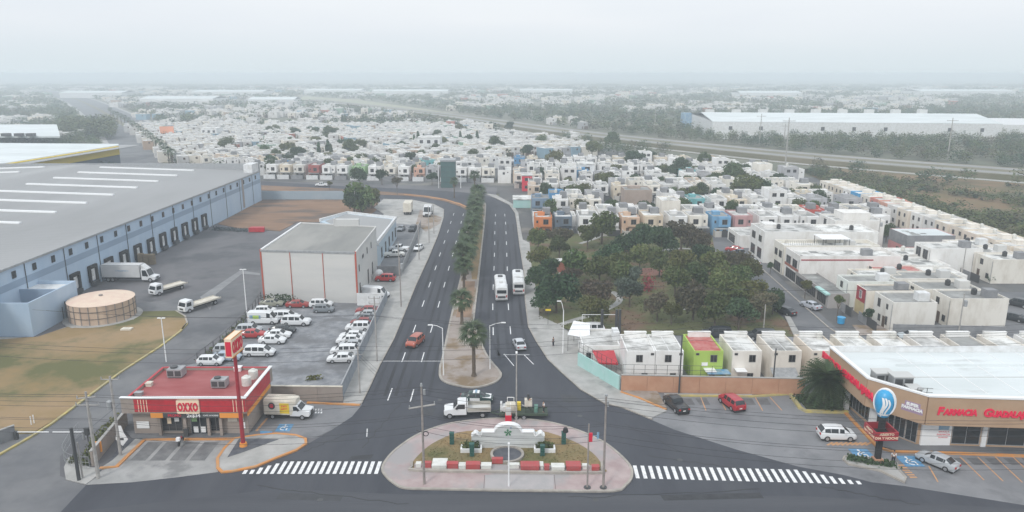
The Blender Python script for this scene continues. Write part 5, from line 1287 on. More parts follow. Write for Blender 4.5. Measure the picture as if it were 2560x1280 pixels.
# side lots right of grey block
vv = car_px('van', 938, 748, -12, WHT, 'white high-roof van beside the grey block near the avenue', z=.1)
car_px('suv', 962, 706, 176, (.55, .03, .03), 'red van parked beside the white round cistern', z=.1)
car_px('pickup', 998, 630, 170, WHT, 'white pickup in the fenced side yard', z=.12)
road_car('sedan', 1047, 626, -100, WHT, 'white car parked on the pavement side of the fenced yard', z=.15)
car_px('pickup', 985, 645, 10, (.65, .65, .62), 'cream pickup under the grey wall of the side yard', z=.12)
road_car('sedan', 1003, 577, -95, GRY, 'left of two dark cars in the upper side yard', z=.12); road_car('suv', 1032, 578, -95, DRK, 'right of two dark cars in the upper side yard', z=.12)
road_car('pickup', 805, 466, 175, WHT, 'white pickup with roof bar on the cross street', z=.02)
# ---- buses
def bus(loc, rz, lab):
    e = empty('city_bus', (*loc, .02), rz, lab, 'bus', 'white buses on the right carriageway')
    L, W, H = 10.5, 2.45, 3.0
    sec = [(-W/2, .35), (W/2, .35), (W/2, H-.35), (W/2-.12, H-.12), (W/2-.45, H), (-W/2+.45, H), (-W/2+.12, H-.12), (-W/2, H-.35)]
    mb = MB(); n = 8
    for x, k in ((-L/2, .96), (-L/2+.15, 1), (L/2-.3, 1), (L/2, .93)):
        mb.v.extend((x, y*k, .35+(z-.35)*(1 if k == 1 else .985)) for y, z in sec)
    for i in range(3):
        for j in range(n): mb.f.append((i*n+j, i*n+(j+1) % n, (i+1)*n+(j+1) % n, (i+1)*n+j)); mb.m.append(0)
    mb.f.append(tuple(range(n-1, -1, -1))); mb.f.append(tuple(3*n+j for j in range(n))); mb.m += [0, 0]
    obj('body', mb.mesh('bus_body', M['white']), e)
    for i in range(7):
        x = -L/2+.7+i*1.32
        for s_ in (-1, 1): obj('side_window', bxm(1.2, .03, .85, M['glass'], 'bus_window'), e, (x, s_*(W/2+.0)-(.015), 1.6))
    obj('rear_window', MB().box(-L/2-.02, -.95, 1.75, -L/2+.02, .95, 2.45).mesh('rw', M['glass']), e)
    obj('windscreen', MB().box(L/2-.02, -1.0, 1.3, L/2+.02, 1.0, 2.5).mesh('ws', M['glass']), e)
    obj('roof_hatch', MB().box(-.5, -.4, H, .5, .4, H+.12).mesh('hatch', M['greypanel']), e, (-1.2, 0, 0)); obj('roof_hatch', MB().box(-.6, -.5, H, .6, .5, H+.18).mesh('hatch2', M['darksteel']), e, (3.4, 0, 0))
    obj('rear_vent', MB().box(-L/2-.02, -.8, .75, -L/2+.02, .8, 1.2).mesh('vent', M['darksteel']), e); obj('bumper', MB().box(-L/2-.1, -1.15, .35, -L/2+.05, 1.15, .6).mesh('bumper', M['steel']), e)
    for s_ in (-1, 1): obj('tail_light', MB().box(-L/2-.03, s_*1.0-.1, .9, -L/2+.02, s_*1.0+.1, 1.4).mesh('tl', M['tail']), e)
    put_wheels(e, .48, (-3.2, 3.1), W/2); return e
p = G(1251, 755); bus((p[0], p[1]+5.3), math.radians(93), 'nearer white bus, on the middle lane of the right carriageway')
p = G(1296, 740); bus((p[0], p[1]+5.3), math.radians(91), 'white bus at the right kerb beside the park trees')
# ---- trucks
def cab(e, x0, L, W, H, color, wz=1.4):
    pf = [(x0, .5), (x0+L, .5), (x0+L, 1.25), (x0+L-.12, wz), (x0+L-.5, H-.1), (x0+L-.8, H), (x0, H)]
    mb = MB().prism(pf, -W/2, W/2, bottom=True)
    mb.v = [(x, -y, z) if False else (x, z, y) for x, y, z in mb.v]
    o = obj('cab', mb.mesh('cab', M['paint']), e, color=color)
    obj('windscreen', MB().poly([(x0+L-.10, -W/2+.12, wz+.03), (x0+L-.10, W/2-.12, wz+.03), (x0+L-.47, W/2-.18, H-.2), (x0+L-.47, -W/2+.18, H-.2)]).mesh('ws', M['glass']), e)
    for s_ in (-1, 1): obj('side_window', MB().box(x0+.35, s_*W/2-.012, wz, x0+L-.5, s_*W/2+.012, H-.35).mesh('sw', M['glass']), e)
    obj('grille', MB().box(x0+L-.01, -.5, .7, x0+L+.02, .5, 1.05).mesh('gr', M['darksteel']), e)
    for s_ in (-1, 1): obj('headlight', MB().box(x0+L-.01, s_*.85-.14, .68, x0+L+.03, s_*.85+.14, .9).mesh('hl', M['head']), e)
    return o
def bonnet_cab(e, x0, W, color, H=2.1):
    """a cab with a bonnet in front"""
    pf = [(x0, .55), (x0+2.9, .55), (x0+3.0, .8), (x0+2.95, 1.25), (x0+1.75, 1.42), (x0+1.15, H-.08), (x0+.95, H), (x0, H)]
    mb = MB().prism(pf, -W/2, W/2, bottom=True); mb.v = [(x, z, y) for x, y, z in mb.v]
    obj('cab', mb.mesh('cab', M['paint']), e, color=color)
    obj('windscreen', MB().poly([(x0+1.74, -W/2+.1, 1.45), (x0+1.74, W/2-.1, 1.45), (x0+1.19, W/2-.15, H-.12), (x0+1.19, -W/2+.15, H-.12)]).mesh('ws', M['glass']), e, (.02, 0, .015))
    for s_ in (-1, 1):
        obj('side_window', MB().prism([(x0+.2, 1.4), (x0+1.55, 1.4), (x0+1.08, H-.15), (x0+.2, H-.15)], -.012, .012, bottom=True).mesh('sw', M['glass']), e, (0, s_*W/2, 0), rot=(PI/2, 0, 0))
        obj('headlight', MB().box(x0+2.9, s_*W*.36-.15, .85, x0+3.02, s_*W*.36+.15, 1.1).mesh('hl', M['head']), e)
        obj('mirror', MB().box(x0+1.2, s_*(W/2+.12)-.1, 1.4, x0+1.35, s_*(W/2+.12)+.1, 1.75).mesh('mi', M['black']), e)
    obj('grille', MB().box(x0+2.97, -.45, .75, x0+3.03, .45, 1.15).mesh('gr', M['darksteel']), e)
    obj('bumper', MB().box(x0+2.85, -W/2, .4, x0+3.1, W/2, .62).mesh('bu', M['darksteel']), e)
# delivery box truck at the store
X, Y = G(714, 1050)
bt = empty('box_truck', (X, Y+1.0, .03), math.radians(-4), 'white box truck with yellow and round dark graphics parked beside the red-roofed store', 'truck')
sec = [(-1.05, .75), (1.05, .75), (1.05, 2.75), (.85, 3.0), (-.85, 3.0), (-1.05, 2.75)]
mb = MB()
for x, k in ((-3.1, 1.0), (1.0, 1.0), (1.7, .86)):
    mb.v.extend((x, y*k, (z if k == 1 or z > 2 else 2.1)-(0 if k == 1 else .12)) for y, z in sec)
for i in range(2):
    for j in range(6): mb.f.append((i*6+j, i*6+(j+1) % 6, (i+1)*6+(j+1) % 6, (i+1)*6+j)); mb.m.append(0)
mb.f += [tuple(range(5, -1, -1)), tuple(12+j for j in range(6))]; mb.m += [0, 0]
obj('cargo_box', mb.mesh('cargo_box', M['cream']), bt); bonnet_cab(bt, .75, 1.95, WHT, 2.15)
obj('side_graphic', MB().box(-.7, -1.075, .95, .75, -1.055, 2.5).mesh('g', M['yellow']), bt)
o = obj('round_graphic', MB().cyl(0, 0, 0, .02, .52, n=24).mesh('g', M['darksteel']), bt, (-1.9, -1.055, 2.05), rot=(PI/2, 0, 0)); obj('graphic_centre', MB().cyl(0, 0, .02, .03, .3, n=16).mesh('g', M['signred']), o)
obj('graphic_lettering', text_mesh('PAN', .42, .004, M['signred'], .01), bt, (0, -1.085, 2.05), rot=(PI/2, -.15, 0)); obj('graphic_lettering', text_mesh('FRESCO', .28, .004, M['signred'], .01), bt, (0, -1.085, 1.65), rot=(PI/2, -.15, 0))
bt.scale = (.9, .95, .95)
obj('chassis', MB().box(-3.0, -.8, .4, 2.9, .8, .75).mesh('ch', M['black']), bt); put_wheels(bt, .38, (-1.9, 2.6), 1.0)
# white flatbed with sideboards
X, Y = G(1168, 1047)
ft = empty('flatbed_truck', (X, Y+1.0, .03), math.radians(184), 'white flatbed work truck with wooden sideboards in front of the traffic island', 'truck')
bonnet_cab(ft, .15, 2.0, WHT, 2.2)
obj('bed_floor', MB().box(-3.1, -1.05, .95, 0, 1.05, 1.05).mesh('bf', M['greypanel']), ft)
mw = mat('worn_boards', (.45,.43,.38), .9, (.35,.33,.29), 1.5, stretch=(.3, 1, 4))
for k in range(3):
    for s_ in (-1, 1): obj('sideboard', MB().box(-3.1, s_*1.05-.03, 1.06+k*.17, 0, s_*1.05+.03, 1.21+k*.17).mesh('sb', mw), ft)
obj('headboard', MB().box(-.05, -1.05, 1.05, .05, 1.05, 2.0).mesh('hb', M['white']), ft); obj('tailboard', MB().box(-3.15, -1.05, 1.05, -3.08, 1.05, 1.5).mesh('tb', mw), ft)
obj('chassis', MB().box(-3.0, -.5, .5, 3.0, .5, .95).mesh('ch', M['black']), ft); put_wheels(ft, .40, (-2.0, 2.4), 1.0)
# trailer with road machine
X, Y = G(1308, 1050)
tr = empty('equipment_trailer', (X, Y+1.0, .03), math.radians(180), 'low dark green equipment trailer hitched behind the white flatbed', 'trailer')
tg = mat('trailer_green', (.05,.075,.05), .7)
obj('deck', MB().box(-3.3, -1.0, .62, 3.2, 1.0, .78).mesh('dk', tg), tr); obj('side_rail', MB().box(-3.3, -1.06, .6, 3.2, -1.003, .9).mesh('sr', tg), tr); obj('side_rail', MB().box(-3.3, 1.003, .6, 3.2, 1.06, .9).mesh('sr', tg), tr)
obj('drawbar', MB().tube((3.2, .7, .65), (4.4, 0, .6), .07).tube((3.2, -.7, .65), (4.4, 0, .6), .07).mesh('db', tg), tr)
put_wheels(tr, .36, (-.1, .95), 1.12)
rm = empty('road_machine', (X, Y+1.0, .81), math.radians(180), 'white and green line-marking machine with engine block and hopper carried on the trailer', 'machine')
part('engine_block', MB().box(1.0, -.7, 0, 2.4, .7, 1.0).box(1.1, -.6, 1.0, 2.2, .6, 1.15), M['cream'], rm)
part('tank', MB().tube((2.5, -.5, .5), (2.5, .5, .5), .4, n=14), M['white'], rm)
part('hopper', MB().prism([(-1.2, -.6), (-.2, -.6), (-.2, .6), (-1.2, .6)], .9, 1.7), M['cream'], rm)
part('hopper_frame', MB().box(-1.1, -.5, 0, -1.0, -.4, .9).box(-.4, -.5, 0, -.3, -.4, .9).box(-1.1, .4, 0, -1.0, .5, .9).box(-.4, .4, 0, -.3, .5, .9), tg, rm)
part('exhaust', MB().tube((-.7, 0, 1.7), (-.7, 0, 2.5), .16, n=8), M['darksteel'], rm)
part('pipe', MB().path([(1, -.4, .5), (.3, -.6, .7), (-.6, -.3, .4)], .09), M['steel'], rm)
part('pump', MB().box(-2.0, -.5, 0, -1.5, .3, .8).cyl(-1.7, .4, 0, .7, .25), mat('pump_green', (.12,.25,.20), .6), rm)
part('control_box', MB().box(.3, -.75, 0, .8, -.2, 1.1), M['yellow'], rm)
part('gas_bottle', MB().cyl(2.95, -.3, 0, 1.3, .14).cyl(2.95, .1, 0, 1.3, .14), M['white'], rm); part('frame', MB().box(1.2, -.8, 0, 1.27, -.73, 1.7).box(2.1, -.8, 0, 2.17, -.73, 1.7).box(1.27, -.8, 1.63, 2.1, -.73, 1.7), M['signwhite'], rm)
# red and white signal box behind monument
e = empty('control_cabinet', (*G(1271, 1056), .15), 0, 'red and white post box with a grey top just behind the arch of the monument', 'cabinet')
part('lower_box', MB().box(-.42, -.35, 0, .42, .35, 1.0), M['signred'], e); part('upper_box', MB().box(-.36, -.3, 1.003, .36, .3, 1.9), M['greypanel'], e)
part('rack', MB().box(-.34, -.28, 1.9, -.28, .28, 2.6).box(.28, -.28, 1.9, .34, .28, 2.6).box(-.28, -.25, 2.0, .28, -.2, 2.06), M['signwhite'], e)
# white flatbeds in the yard and semi truck
def flat_truck(x, y, rz, lab, L=5.6):
    X, Y = G(x, y)
    e = empty('flatbed_lorry', (X, Y, .0), math.radians(rz), lab, 'truck', 'white flatbed lorries in the warehouse yard')
    cab(e, L*.5-.1, 1.9, 2.1, 2.45, WHT, 1.35)
    obj('bed', MB().box(-L/2-.6, -1.15, 1.0, L/2-.15, 1.15, 1.16).box(-L/2-.6, -1.15, 1.16, L/2-.15, -1.08, 1.3).box(-L/2-.6, 1.08, 1.16, L/2-.15, 1.15, 1.3).mesh('bed', M['cream']), e)
    obj('headboard', MB().box(L/2-.25, -1.1, 1.16, L/2-.15, 1.1, 2.2).mesh('hb', M['white']), e)
    obj('chassis', MB().box(-L/2, -.5, .5, L/2+1.6, .5, 1.0).mesh('ch', M['black']), e); put_wheels(e, .43, (-L/2+.9, L/2+.8), 1.08)
flat_truck(428, 727, -118, 'farther white flatbed lorry facing the camera in the warehouse yard')
flat_truck(507, 767, -118, 'nearer white flatbed lorry facing the camera on the yard road', 6.2)
X, Y = G(325, 706)
sm_ = empty('semi_truck', (X, Y+1.3, 0), math.radians(-2), 'white semi truck with a long grey-white box body backed to the dock doors', 'truck')
obj('cargo_box', MB().box(-6.2, -1.25, 1.1, 2.4, 1.25, 3.9).mesh('cb', mat('box_body', (.60,.60,.60), .6, (.52,.52,.52), .4)), sm_)
obj('box_lettering', text_mesh('A TRANSPORTE', .42, .01, M['posterblue']), sm_, (-1.5, -1.262, 2.6), rot=(PI/2, 0, 0))
for z in (1.1, 3.85): obj('box_rail', MB().box(-6.22, -1.27, z, 2.42, -1.253, z+.08).mesh('br', M['steel']), sm_)
bonnet_cab(sm_, 2.7, 2.3, WHT, 2.9); obj('wind_deflector', MB().prism([(2.7, 2.9), (3.9, 2.9), (2.7, 3.9)], -.9, .9, bottom=True).mesh('wd', M['white']), sm_, rot=(PI/2, 0, 0))
obj('chassis', MB().box(-6, -.5, .6, 5.5, .5, 1.1).mesh('ch', M['black']), sm_); put_wheels(sm_, .5, (-4.9, -3.9, 4.6), 1.15)
# big rigs at the top of the small lot
def rig(x, y, rz, lab, box=True):
    e = empty('box_lorry', (*G(x, y), .15), math.radians(rz), lab, 'truck')
    if box:
        obj('cargo_box', MB().box(-5, -1.3, 1.0, 1.6, 1.3, 3.9).mesh('cb', M['cream']), e); cab(e, 1.8, 1.9, 2.3, 2.8, WHT, 1.5)
    else:
        bonnet_cab(e, 0, 2.4, WHT, 3.1); obj('sleeper', MB().box(-1.6, -1.2, .8, 0, 1.2, 3.4).mesh('sl', M['white']), e)
    obj('chassis', MB().box(-5, -.5, .5, 3, .5, 1.0).mesh('ch', M['black']), e); put_wheels(e, .5, (-3.8, -2.7, 2.2), 1.15)
rig(1022, 532, 92, 'white box lorry seen from behind at the top of the side yard'); rig(1070, 540, -93, 'white truck tractor facing the camera at the avenue bend', False)
mb = MB()
for k in range(9):
    a0_ = -PI/2+k*PI/9; a1_ = a0_+PI/9; mb.cyl(0, 0, 1+math.sin(a0_), 1+math.sin(a1_), max(.02, math.cos(a0_)), max(.02, math.cos(a1_)), n=16)
tag(obj('cistern', mb.mesh('cistern', M['white']), None, (*G(948, 700), .5)), 'round white cistern above the red van beside the grey block', 'cistern')
# motorcycle
e = empty('motorcycle', (*G(453, 1112), .16), math.radians(95), 'dark motorcycle with white tail box parked at the kerb before the shop door', 'motorcycle')
for x in (-.65, .65): obj('wheel', MB().ycyl(0, 0, -.06, .06, .31, 16).mesh('tyre', M['black']), e, (x, 0, .31))
obj('frame', MB().path([(-.6, 0, .35), (-.1, 0, .45), (.3, 0, .7), (.62, 0, .33)], .06).mesh('fr', M['darksteel']), e); obj('tank', MB().prism([(0, -.15), (.4, -.1), (.4, .1), (0, .15)], .6, .85).mesh('tk', M['darkred']), e)
obj('seat', MB().box(-.65, -.13, .68, .02, .13, .8).mesh('seat', M['black']), e); obj('tail_box', MB().box(-.95, -.22, .8, -.5, .22, 1.2).mesh('tb', M['signwhite']), e); obj('handlebar', MB().tube((.45, -.35, 1.0), (.45, .35, 1.0), .025).tube((.45, 0, .98), (.6, 0, .4), .03).mesh('hb', M['darksteel']), e)
obj('engine', MB().box(-.15, -.14, .22, .28, .14, .55).mesh('en', M['steel']), e)
# ------------------------------------------------------------------ people
def person(loc, rz, label, top, legs, h=1.72, z=.15, pose='stand'):
    e = empty('person', (loc[0], loc[1], z), rz, label, 'person')
    s_ = h/1.72
    V = [(0,0,.95,.15,.11), (0,0,1.15,.145,.1), (0,0,1.38,.17,.11), (0,0,1.47,.06,.06), (0,.01,1.56,.075,.085), (0,.01,1.66,.08,.09),
         (-.1,0,.88,.09,.09), (-.11,.02,.48,.062,.062), (-.12,-.02,.08,.045,.045), (-.12,.1,.03,.04,.03),
         (.1,0,.88,.09,.09), (.12,-.02,.48,.062,.062), (.14,-.03,.08,.045,.045), (.14,.09,.03,.04,.03),
         (-.2,0,1.38,.055,.055), (-.25,-.02,1.12,.042,.042), (-.24,.07,.9,.03,.03), (-.24,.09,.8,.035,.02),
         (.2,0,1.38,.055,.055), (.26,-.02,1.12,.042,.042), (.25,.1,.93,.03,.03), (.24,.13,.84,.035,.02)]
    E = [(0,1),(1,2),(2,3),(3,4),(4,5),(0,6),(6,7),(7,8),(8,9),(0,10),(10,11),(11,12),(12,13),(2,14),(14,15),(15,16),(16,17),(2,18),(18,19),(19,20),(20,21)]
    def skin(name, vi, ed, m, grow=0.0):
        me = bpy.data.meshes.new(name); mp_ = {v_: i for i, v_ in enumerate(vi)}
        me.from_pydata([Vector(V[i][:3])*s_ for i in vi], [(mp_[a], mp_[b]) for a, b in ed], []); me.materials.append(m)
        o = bpy.data.objects.new(name, me); C.objects.link(o); o.parent = e
        md = o.modifiers.new('skin', 'SKIN')
        for i, vv_ in enumerate(vi):
            me.skin_vertices[0].data[i].radius = ((V[vv_][3]+grow)*s_, (V[vv_][4]+grow)*s_)
        me.skin_vertices[0].data[0].use_root = True
        o.modifiers.new('sub', 'SUBSURF').levels = 1; o.modifiers['sub'].render_levels = 1
        return o
    skin('body', list(range(22)), E, M['skin'])
    skin('shirt', [0, 1, 2, 14, 15, 18, 19], [(0, 1), (1, 2), (2, 14), (14, 15), (2, 18), (18, 19)], M[top], .015)
    skin('trousers', [0, 6, 7, 8, 10, 11, 12], [(0, 6), (6, 7), (7, 8), (0, 10), (10, 11), (11, 12)], M[legs], .02)
    hm_ = MB().cyl(0, 0, 1.63, 1.73, .095, .08, n=10).cyl(0, 0, 1.73, 1.77, .08, .03, n=10); hm_.v = [(x*s_, (y-.01)*s_, z_*s_) for x, y, z_ in hm_.v]
    part('hair', hm_, M['hair'], e); return e
person(G(2232, 1160), 2.6, 'person in a white shirt and dark trousers standing beside the balloon sign hedge', 'shirt_w', 'jean', 1.75, .01)
person(G(1383, 868), 1.0, 'person in dark clothes standing on the pavement near the lamp post', 'shirt_d', 'jean', 1.7, .14)
person((G(1308, 1050)[0]+.9, G(1308, 1050)[1]+.8), .3, 'worker in dark clothes standing up on the trailer beside the machine hopper', 'shirt_d', 'jean', 1.7, 1.2)
person((G(1308, 1050)[0]+2.75, G(1308, 1050)[1]+.6), 2.0, 'worker with grey-white top at the tail end of the trailer', 'shirt_w', 'jean', 1.65, .82)
# ------------------------------------------------------------------ houses (local front faces -Y, origin at front left corner)
OCC = []
def free(x0, y0, x1, y1):
    return not any(x0 < b[2] and x1 > b[0] and y0 < b[3] and y1 > b[1] for b in OCC)
CW, CCR, CGR = (.80,.795,.78), (.66,.60,.50), (.45,.45,.45)
def house(name, loc, rz, w_, d_, h_, color, label, group=None, wins=(), roofm='roofdeck', par=.3, jut=None, door=None, tank_=None, bulk=None, canopy=None, cat='house', jutcolor=None, z=-.12, bulkcolor=None):
    e = empty(name, (loc[0], loc[1], z), rz, label, cat, group)
    t = .18
    mb = MB()
    mb.box(0, 0, 0, w_, t, h_+par).box(0, d_-t, 0, w_, d_, h_+par).box(0, t, 0, t, d_-t, h_+par*.999).box(w_-t, t, 0, w_, d_-t, h_+par*.999)
    obj('wall', mb.mesh('wall', M['stucco']), e, color=color)
    obj('roof', MB().box(t+.003, t+.003, h_-.3, w_-t-.003, d_-t-.003, h_).mesh('roof', M[roofm]), e)
    if jut:
        x0_, x1_, dz, z0_, z1_ = jut
        obj('wall', MB().box(x0_, -dz, z0_, x1_, -.003, z1_).mesh('bay', M['stucco']), e, color=jutcolor or color)
    for wn in wins:
        f, u, zc_, ww, hh = wn[:5]
        bars = wn[5] if len(wn) > 5 else 1
        off = jut[2] if (jut and f == 'f' and jut[0] < u < jut[1] and jut[3] < zc_ < jut[4]) else 0
        p_ = {'f': (u, -off, zc_), 'r': (w_, u, zc_), 'l': (0, d_-u, zc_), 'b': (w_-u, d_, zc_)}[f]
        window(e, *p_, ww, hh, f, bars)
    if door:
        for u, dw in door: obj('door', bxm(dw, .06, 2.15, M['door'], 'door'), e, (u, -.065, .02))
    if bulk:
        x, y, bw, bd, bh = bulk
        obj('stair_block', MB().box(0, 0, 0, bw, bd, bh).box(-.06, -.06, bh, bw+.06, bd+.06, bh+.1).mesh('stair_block', M['stucco']), e, (x, y, h_+.003), color=bulkcolor or color)
    if tank_:
        x, y, m = tank_
        obj('water_tank', MB().cyl(0, 0, 0, .12, .35, n=10).cyl(0, 0, .12, 1.0, .5, n=12).cyl(0, 0, 1.0, 1.25, .5, .2, n=12).mesh('tank', M[m]), e, (x, y, h_+(0 if not bulk else 0)+.003))
    if canopy:
        x0_, x1_, dz, z_, m = canopy
        obj('canopy', MB().box(x0_, -dz, z_, x1_, -.003, z_+.12).mesh('canopy', M[m]), e)
        for x in (x0_+.1, x1_-.2): obj('post', MB().box(x, -dz+.05, 0, x+.1, -dz+.15, z_).mesh('post', M['frame']), e)
    return e
ORD = ['first','second','third','fourth','fifth','sixth','seventh','eighth','ninth','tenth','eleventh','twelfth','thirteenth','fourteenth','fifteenth','sixteenth','seventeenth','eighteenth','nineteenth','twentieth','twenty-first','twenty-second','twenty-third','twenty-fourth','twenty-fifth','twenty-sixth','twenty-seventh','twenty-eighth','twenty-ninth','thirtieth','thirty-first','thirty-second','thirty-third']
# --- row behind the terracotta wall (we see their backs)
names = ['white two-storey house nearest the turquoise wall with a stained flat roof', 'white house joined to its neighbour, left of the lime green house', 'lime green house with a red flat roof', 'cream-white house right of the lime green house', 'cream house behind the dark pole at the terracotta wall', 'pale cream house behind the palm beside the pharmacy',
 'cream row house roof just left behind the white pharmacy roof', 'weathered row house roof behind the pharmacy, second from its corner', 'row house roof behind the middle of the pharmacy roof', 'dark-roofed row house behind the pharmacy roof', 'row house roof behind the pharmacy near the right picture edge', 'rightmost row house roof behind the pharmacy']
xs = [1568, 1641, 1737, 1834, 1934, 2033, 2130, 2228, 2326, 2424, 2522, 2620]
cols = [CW, CW, (.40,.56,.12), (.78,.74,.68), (.76,.71,.64), (.74,.66,.57), (.74,.70,.63), (.76,.72,.66), (.78,.75,.71), (.70,.66,.60), (.76,.72,.66), CW]
roofs = ['roofdeck', 'roofdeck', 'redrooftile', 'roofdeck', 'roofdeck', 'roofdeck', 'roofdeck', 'roofdeck', 'roofdeck', 'roofgrey', 'roofdeck', 'roofdeck']
M['redrooftile'] = mat('faded_red_roof', (.42,.09,.08), .85, (.55,.33,.30), .5, detail=8, lo=.4, hi=.75)
for i, x in enumerate(xs):
    X, Y = G(x, 878, 5.2); X2 = G(x+77, 878, 5.2)[0]; ww = (4.1 if i < 2 else 4.35)
    if i == 0: ww = G(1640, 878, 5.2)[0]-X-.02
    if i == 1: ww = G(1711, 878, 5.2)[0]-X
    wn = [('f', ww*.68 if i > 1 else ww*.45, 4.05, 1.0, 1.15), ('f', ww*.12 if i > 1 else ww*.9, 4.75, .5, .35, 0), ('f', ww*.65, 1.2, .9, 1.1)]
    e = house('row_house', (X, Y+.3), 0, ww, 7.4, 5.0, cols[i], names[i], 'row houses behind the terracotta wall', wn, roofs[i], .22, bulk=(ww*.15, 6.6, ww*.8, .5, .75), bulkcolor=CW)
    OCC.append((X-.5, Y-1, X+ww+.5, Y+9))
    obj('canopy', bxm(1.6, 1.5, .1, M['signwhite'], 'canopy'), e, (.3 if i % 2 else 1.5, -1.55, 2.5)) if i in (2, 3) else None
    if i in (4,): obj('lean_to', MB().poly([(-.2, -2.2, 1.6), (3.6, -2.2, 1.6), (3.6, -.01, 2.6), (-.2, -.01, 2.6)]).mesh('lean_to', M['steel']), e)
    if i == 2: obj('wall_sign', bxm(.9, .03, .55, M['signwhite'], 'sign'), e, (1.2, -.06, 2.9)); obj('awning', bxm(3.4, 1.8, .1, M['posterblue'], 'awning'), e, (1.7, -1.9, 2.3))
    if i in (5, 7): obj('water_tank', MB().cyl(0, 0, 0, .9, .45, n=12).cyl(0, 0, .9, 1.1, .45, .2, n=12).mesh('tank', M['plastic_w']), e, (ww-.9, 6.0, 5.0))
    if i in (1, 3, 4, 6): obj('roof_seam', MB().box(ww*.5, .3, 5.0, ww*.5+.1, 7.1, 5.05).mesh('seam', M['white']), e)
# corner property by the turquoise wall
a = G(1455, 880, 3); 
e = house('corner_house', (11.2, 110.6), 0, 6.0, 8.0, 3.0, CW, 'single-storey white-roofed house behind the turquoise wall', None, [('f', 1.0, 1.6, .8, 1.0)], 'roofdeck', .25)
obj('red_awning', MB().poly([(2.0, -4.4, 2.2), (5.0, -4.8, 2.2), (4.9, -.8, 2.8), (1.4, -.8, 2.8)]).poly([(2.0, -4.4, 1.95), (5.0, -4.8, 1.95), (5.0, -4.8, 2.2), (2.0, -4.4, 2.2)]).mesh('red_awning', M['redpaint']), e)
obj('stair_block', MB().box(5.2, 2.5, 3.0, 6.2, 5.0, 4.6).mesh('sb', M['white']), e); obj('patio', bxm(6.0, 5.0, .4, M['concrete'], 'patio'), e, (1.8, -5.8, 0))
c1 = empty('tilted_canopy', (*G(1418, 880), .1), 0, 'white tilted sheet canopy on thin posts at the left end of the turquoise wall', 'canopy')
part('sheet', MB().poly([(0, 0, 3.0), (3.6, -1.0, 2.6), (4.2, 4.5, 3.4), (1.4, 5.0, 3.7)]).poly([(0, 0, 2.95), (1.4, 5.0, 3.65), (4.2, 4.5, 3.35), (3.6, -1.0, 2.55)]), M['signwhite'], c1)
for x, y in ((.1, .1), (3.5, -.9), (1.5, 4.8), (4.1, 4.4)): part('post', MB().cyl(x, y, 0, 2.6 if y < 1 else 3.3, .05, n=6), M['frame'], c1)
OCC.append((8, 96, 26, 116))
# --- houses to the right of the side street (fronts face left)
def dh(xf, yfar, w_, d_, h_, color, label, wins=(), **k):
    OCC.append((xf-2, yfar-w_, xf+d_, yfar+.3))
    if min(color) > .4: color = tuple(a*.5+b*.5 for a, b in zip(color, (.82, .80, .765)))
    e = house(k.pop('name', 'street_house'), (xf, yfar), -PI/2, w_, d_, h_, color, label, 'houses right of the side street', wins, **k)
    rq = random.Random(int(xf*31+yfar))
    if h_ > 4.5 and w_ < 9:
        obj('roof_shed', MB().box(0, 0, 0, 1.8, 2.0, 1.5).mesh('roof_shed', M[rq.choice(['greywall', 'greypanel', 'white'])]), e, (w_*.5, d_*.68, h_+.003))
        obj('satellite_dish', MB().cyl(0, 0, 0, .5, .03, n=5).cyl(0, 0, .5, .58, .12, .32, n=10).mesh('dish', M['greypanel']), e, (w_*.25, .9, h_+.003))
        obj('downpipe', MB().cyl(0, 0, 0, h_-.2, .05, n=6).mesh('downpipe', M['steel']), e, (w_-.2, -.06, 0))
    if xf >= 66 and h_ > 4 and w_ < 8:
        obj('front_wall', MB().box(0, -2.6, 0, w_*.45, -2.45, 1.7).mesh('front_wall', M['greywall']), e)
        obj('gate', MB().box(w_*.47, -2.57, .05, w_-.05, -2.5, 1.8).mesh('gate', M['darksteel']), e)
    for q_ in range(rq.randint(2, 5)):
        obj('roof_stain_patch', bxm(rq.uniform(.8, 2.0), rq.uniform(.8, 2.4), .012, M['roofgrey'], 'patch'), e, (rq.uniform(.4, max(.5, w_-2.4)), rq.uniform(.5, d_-3), h_+.001+.006*q_))
    return e
fw = lambda w_: [('f', w_*.35, 4.1, 1.1, 1.3), ('f', w_*.75, 1.4, 1.0, 1.2)]
dh(68, 133, 7, 7.8, 5.3, (.66,.63,.57), 'cream two-storey corner house with blank side wall beside the bare plot', [('f', 2.0, 4.1, 1.0, 1.6), ('f', 5.0, 4.2, .7, 1.0), ('f', 2.6, 1.4, .9, 1.3), ('f', 5.2, 1.6, .7, 1.6)], roofm='roofgrey', door=[(3.8, .9)])
eR = dh(67.2, 139, 4.6, 9, 5.0, (.68,.60,.48), 'house with a dark red front panel and arched window on the side street', [('f', 2.3, 4.1, .9, 1.5)], roofm='roofgrey')
obj('red_panel', MB().box(.6, -.05, 2.6, 4.2, -.003, 5.3).mesh('red_panel', M['darkred']), eR); obj('yellow_panel', MB().box(.5, -.05, 0, 4.3, -.003, 2.55).mesh('yp', M['dullyellow']), eR)
window(eR, 2.4, -.06, 4.0, .9, 1.5, 'f', 1, fm='signwhite')
dh(66.5, 146, 5.2, 9.5, 5.0, (.64,.70,.66), 'white house with faded green roof edge next to the red-fronted house', [('f', 2.4, 4.0, 1.1, 1.3)], roofm='roofgrey')
dh(71, 151.5, 5, 9, 4.8, (.70,.63,.50), 'small cream house with arched brown window set back behind the carports', [('f', 2.4, 4.0, 1.0, 1.5)], tank_=(3, 6, 'plastic_b'))
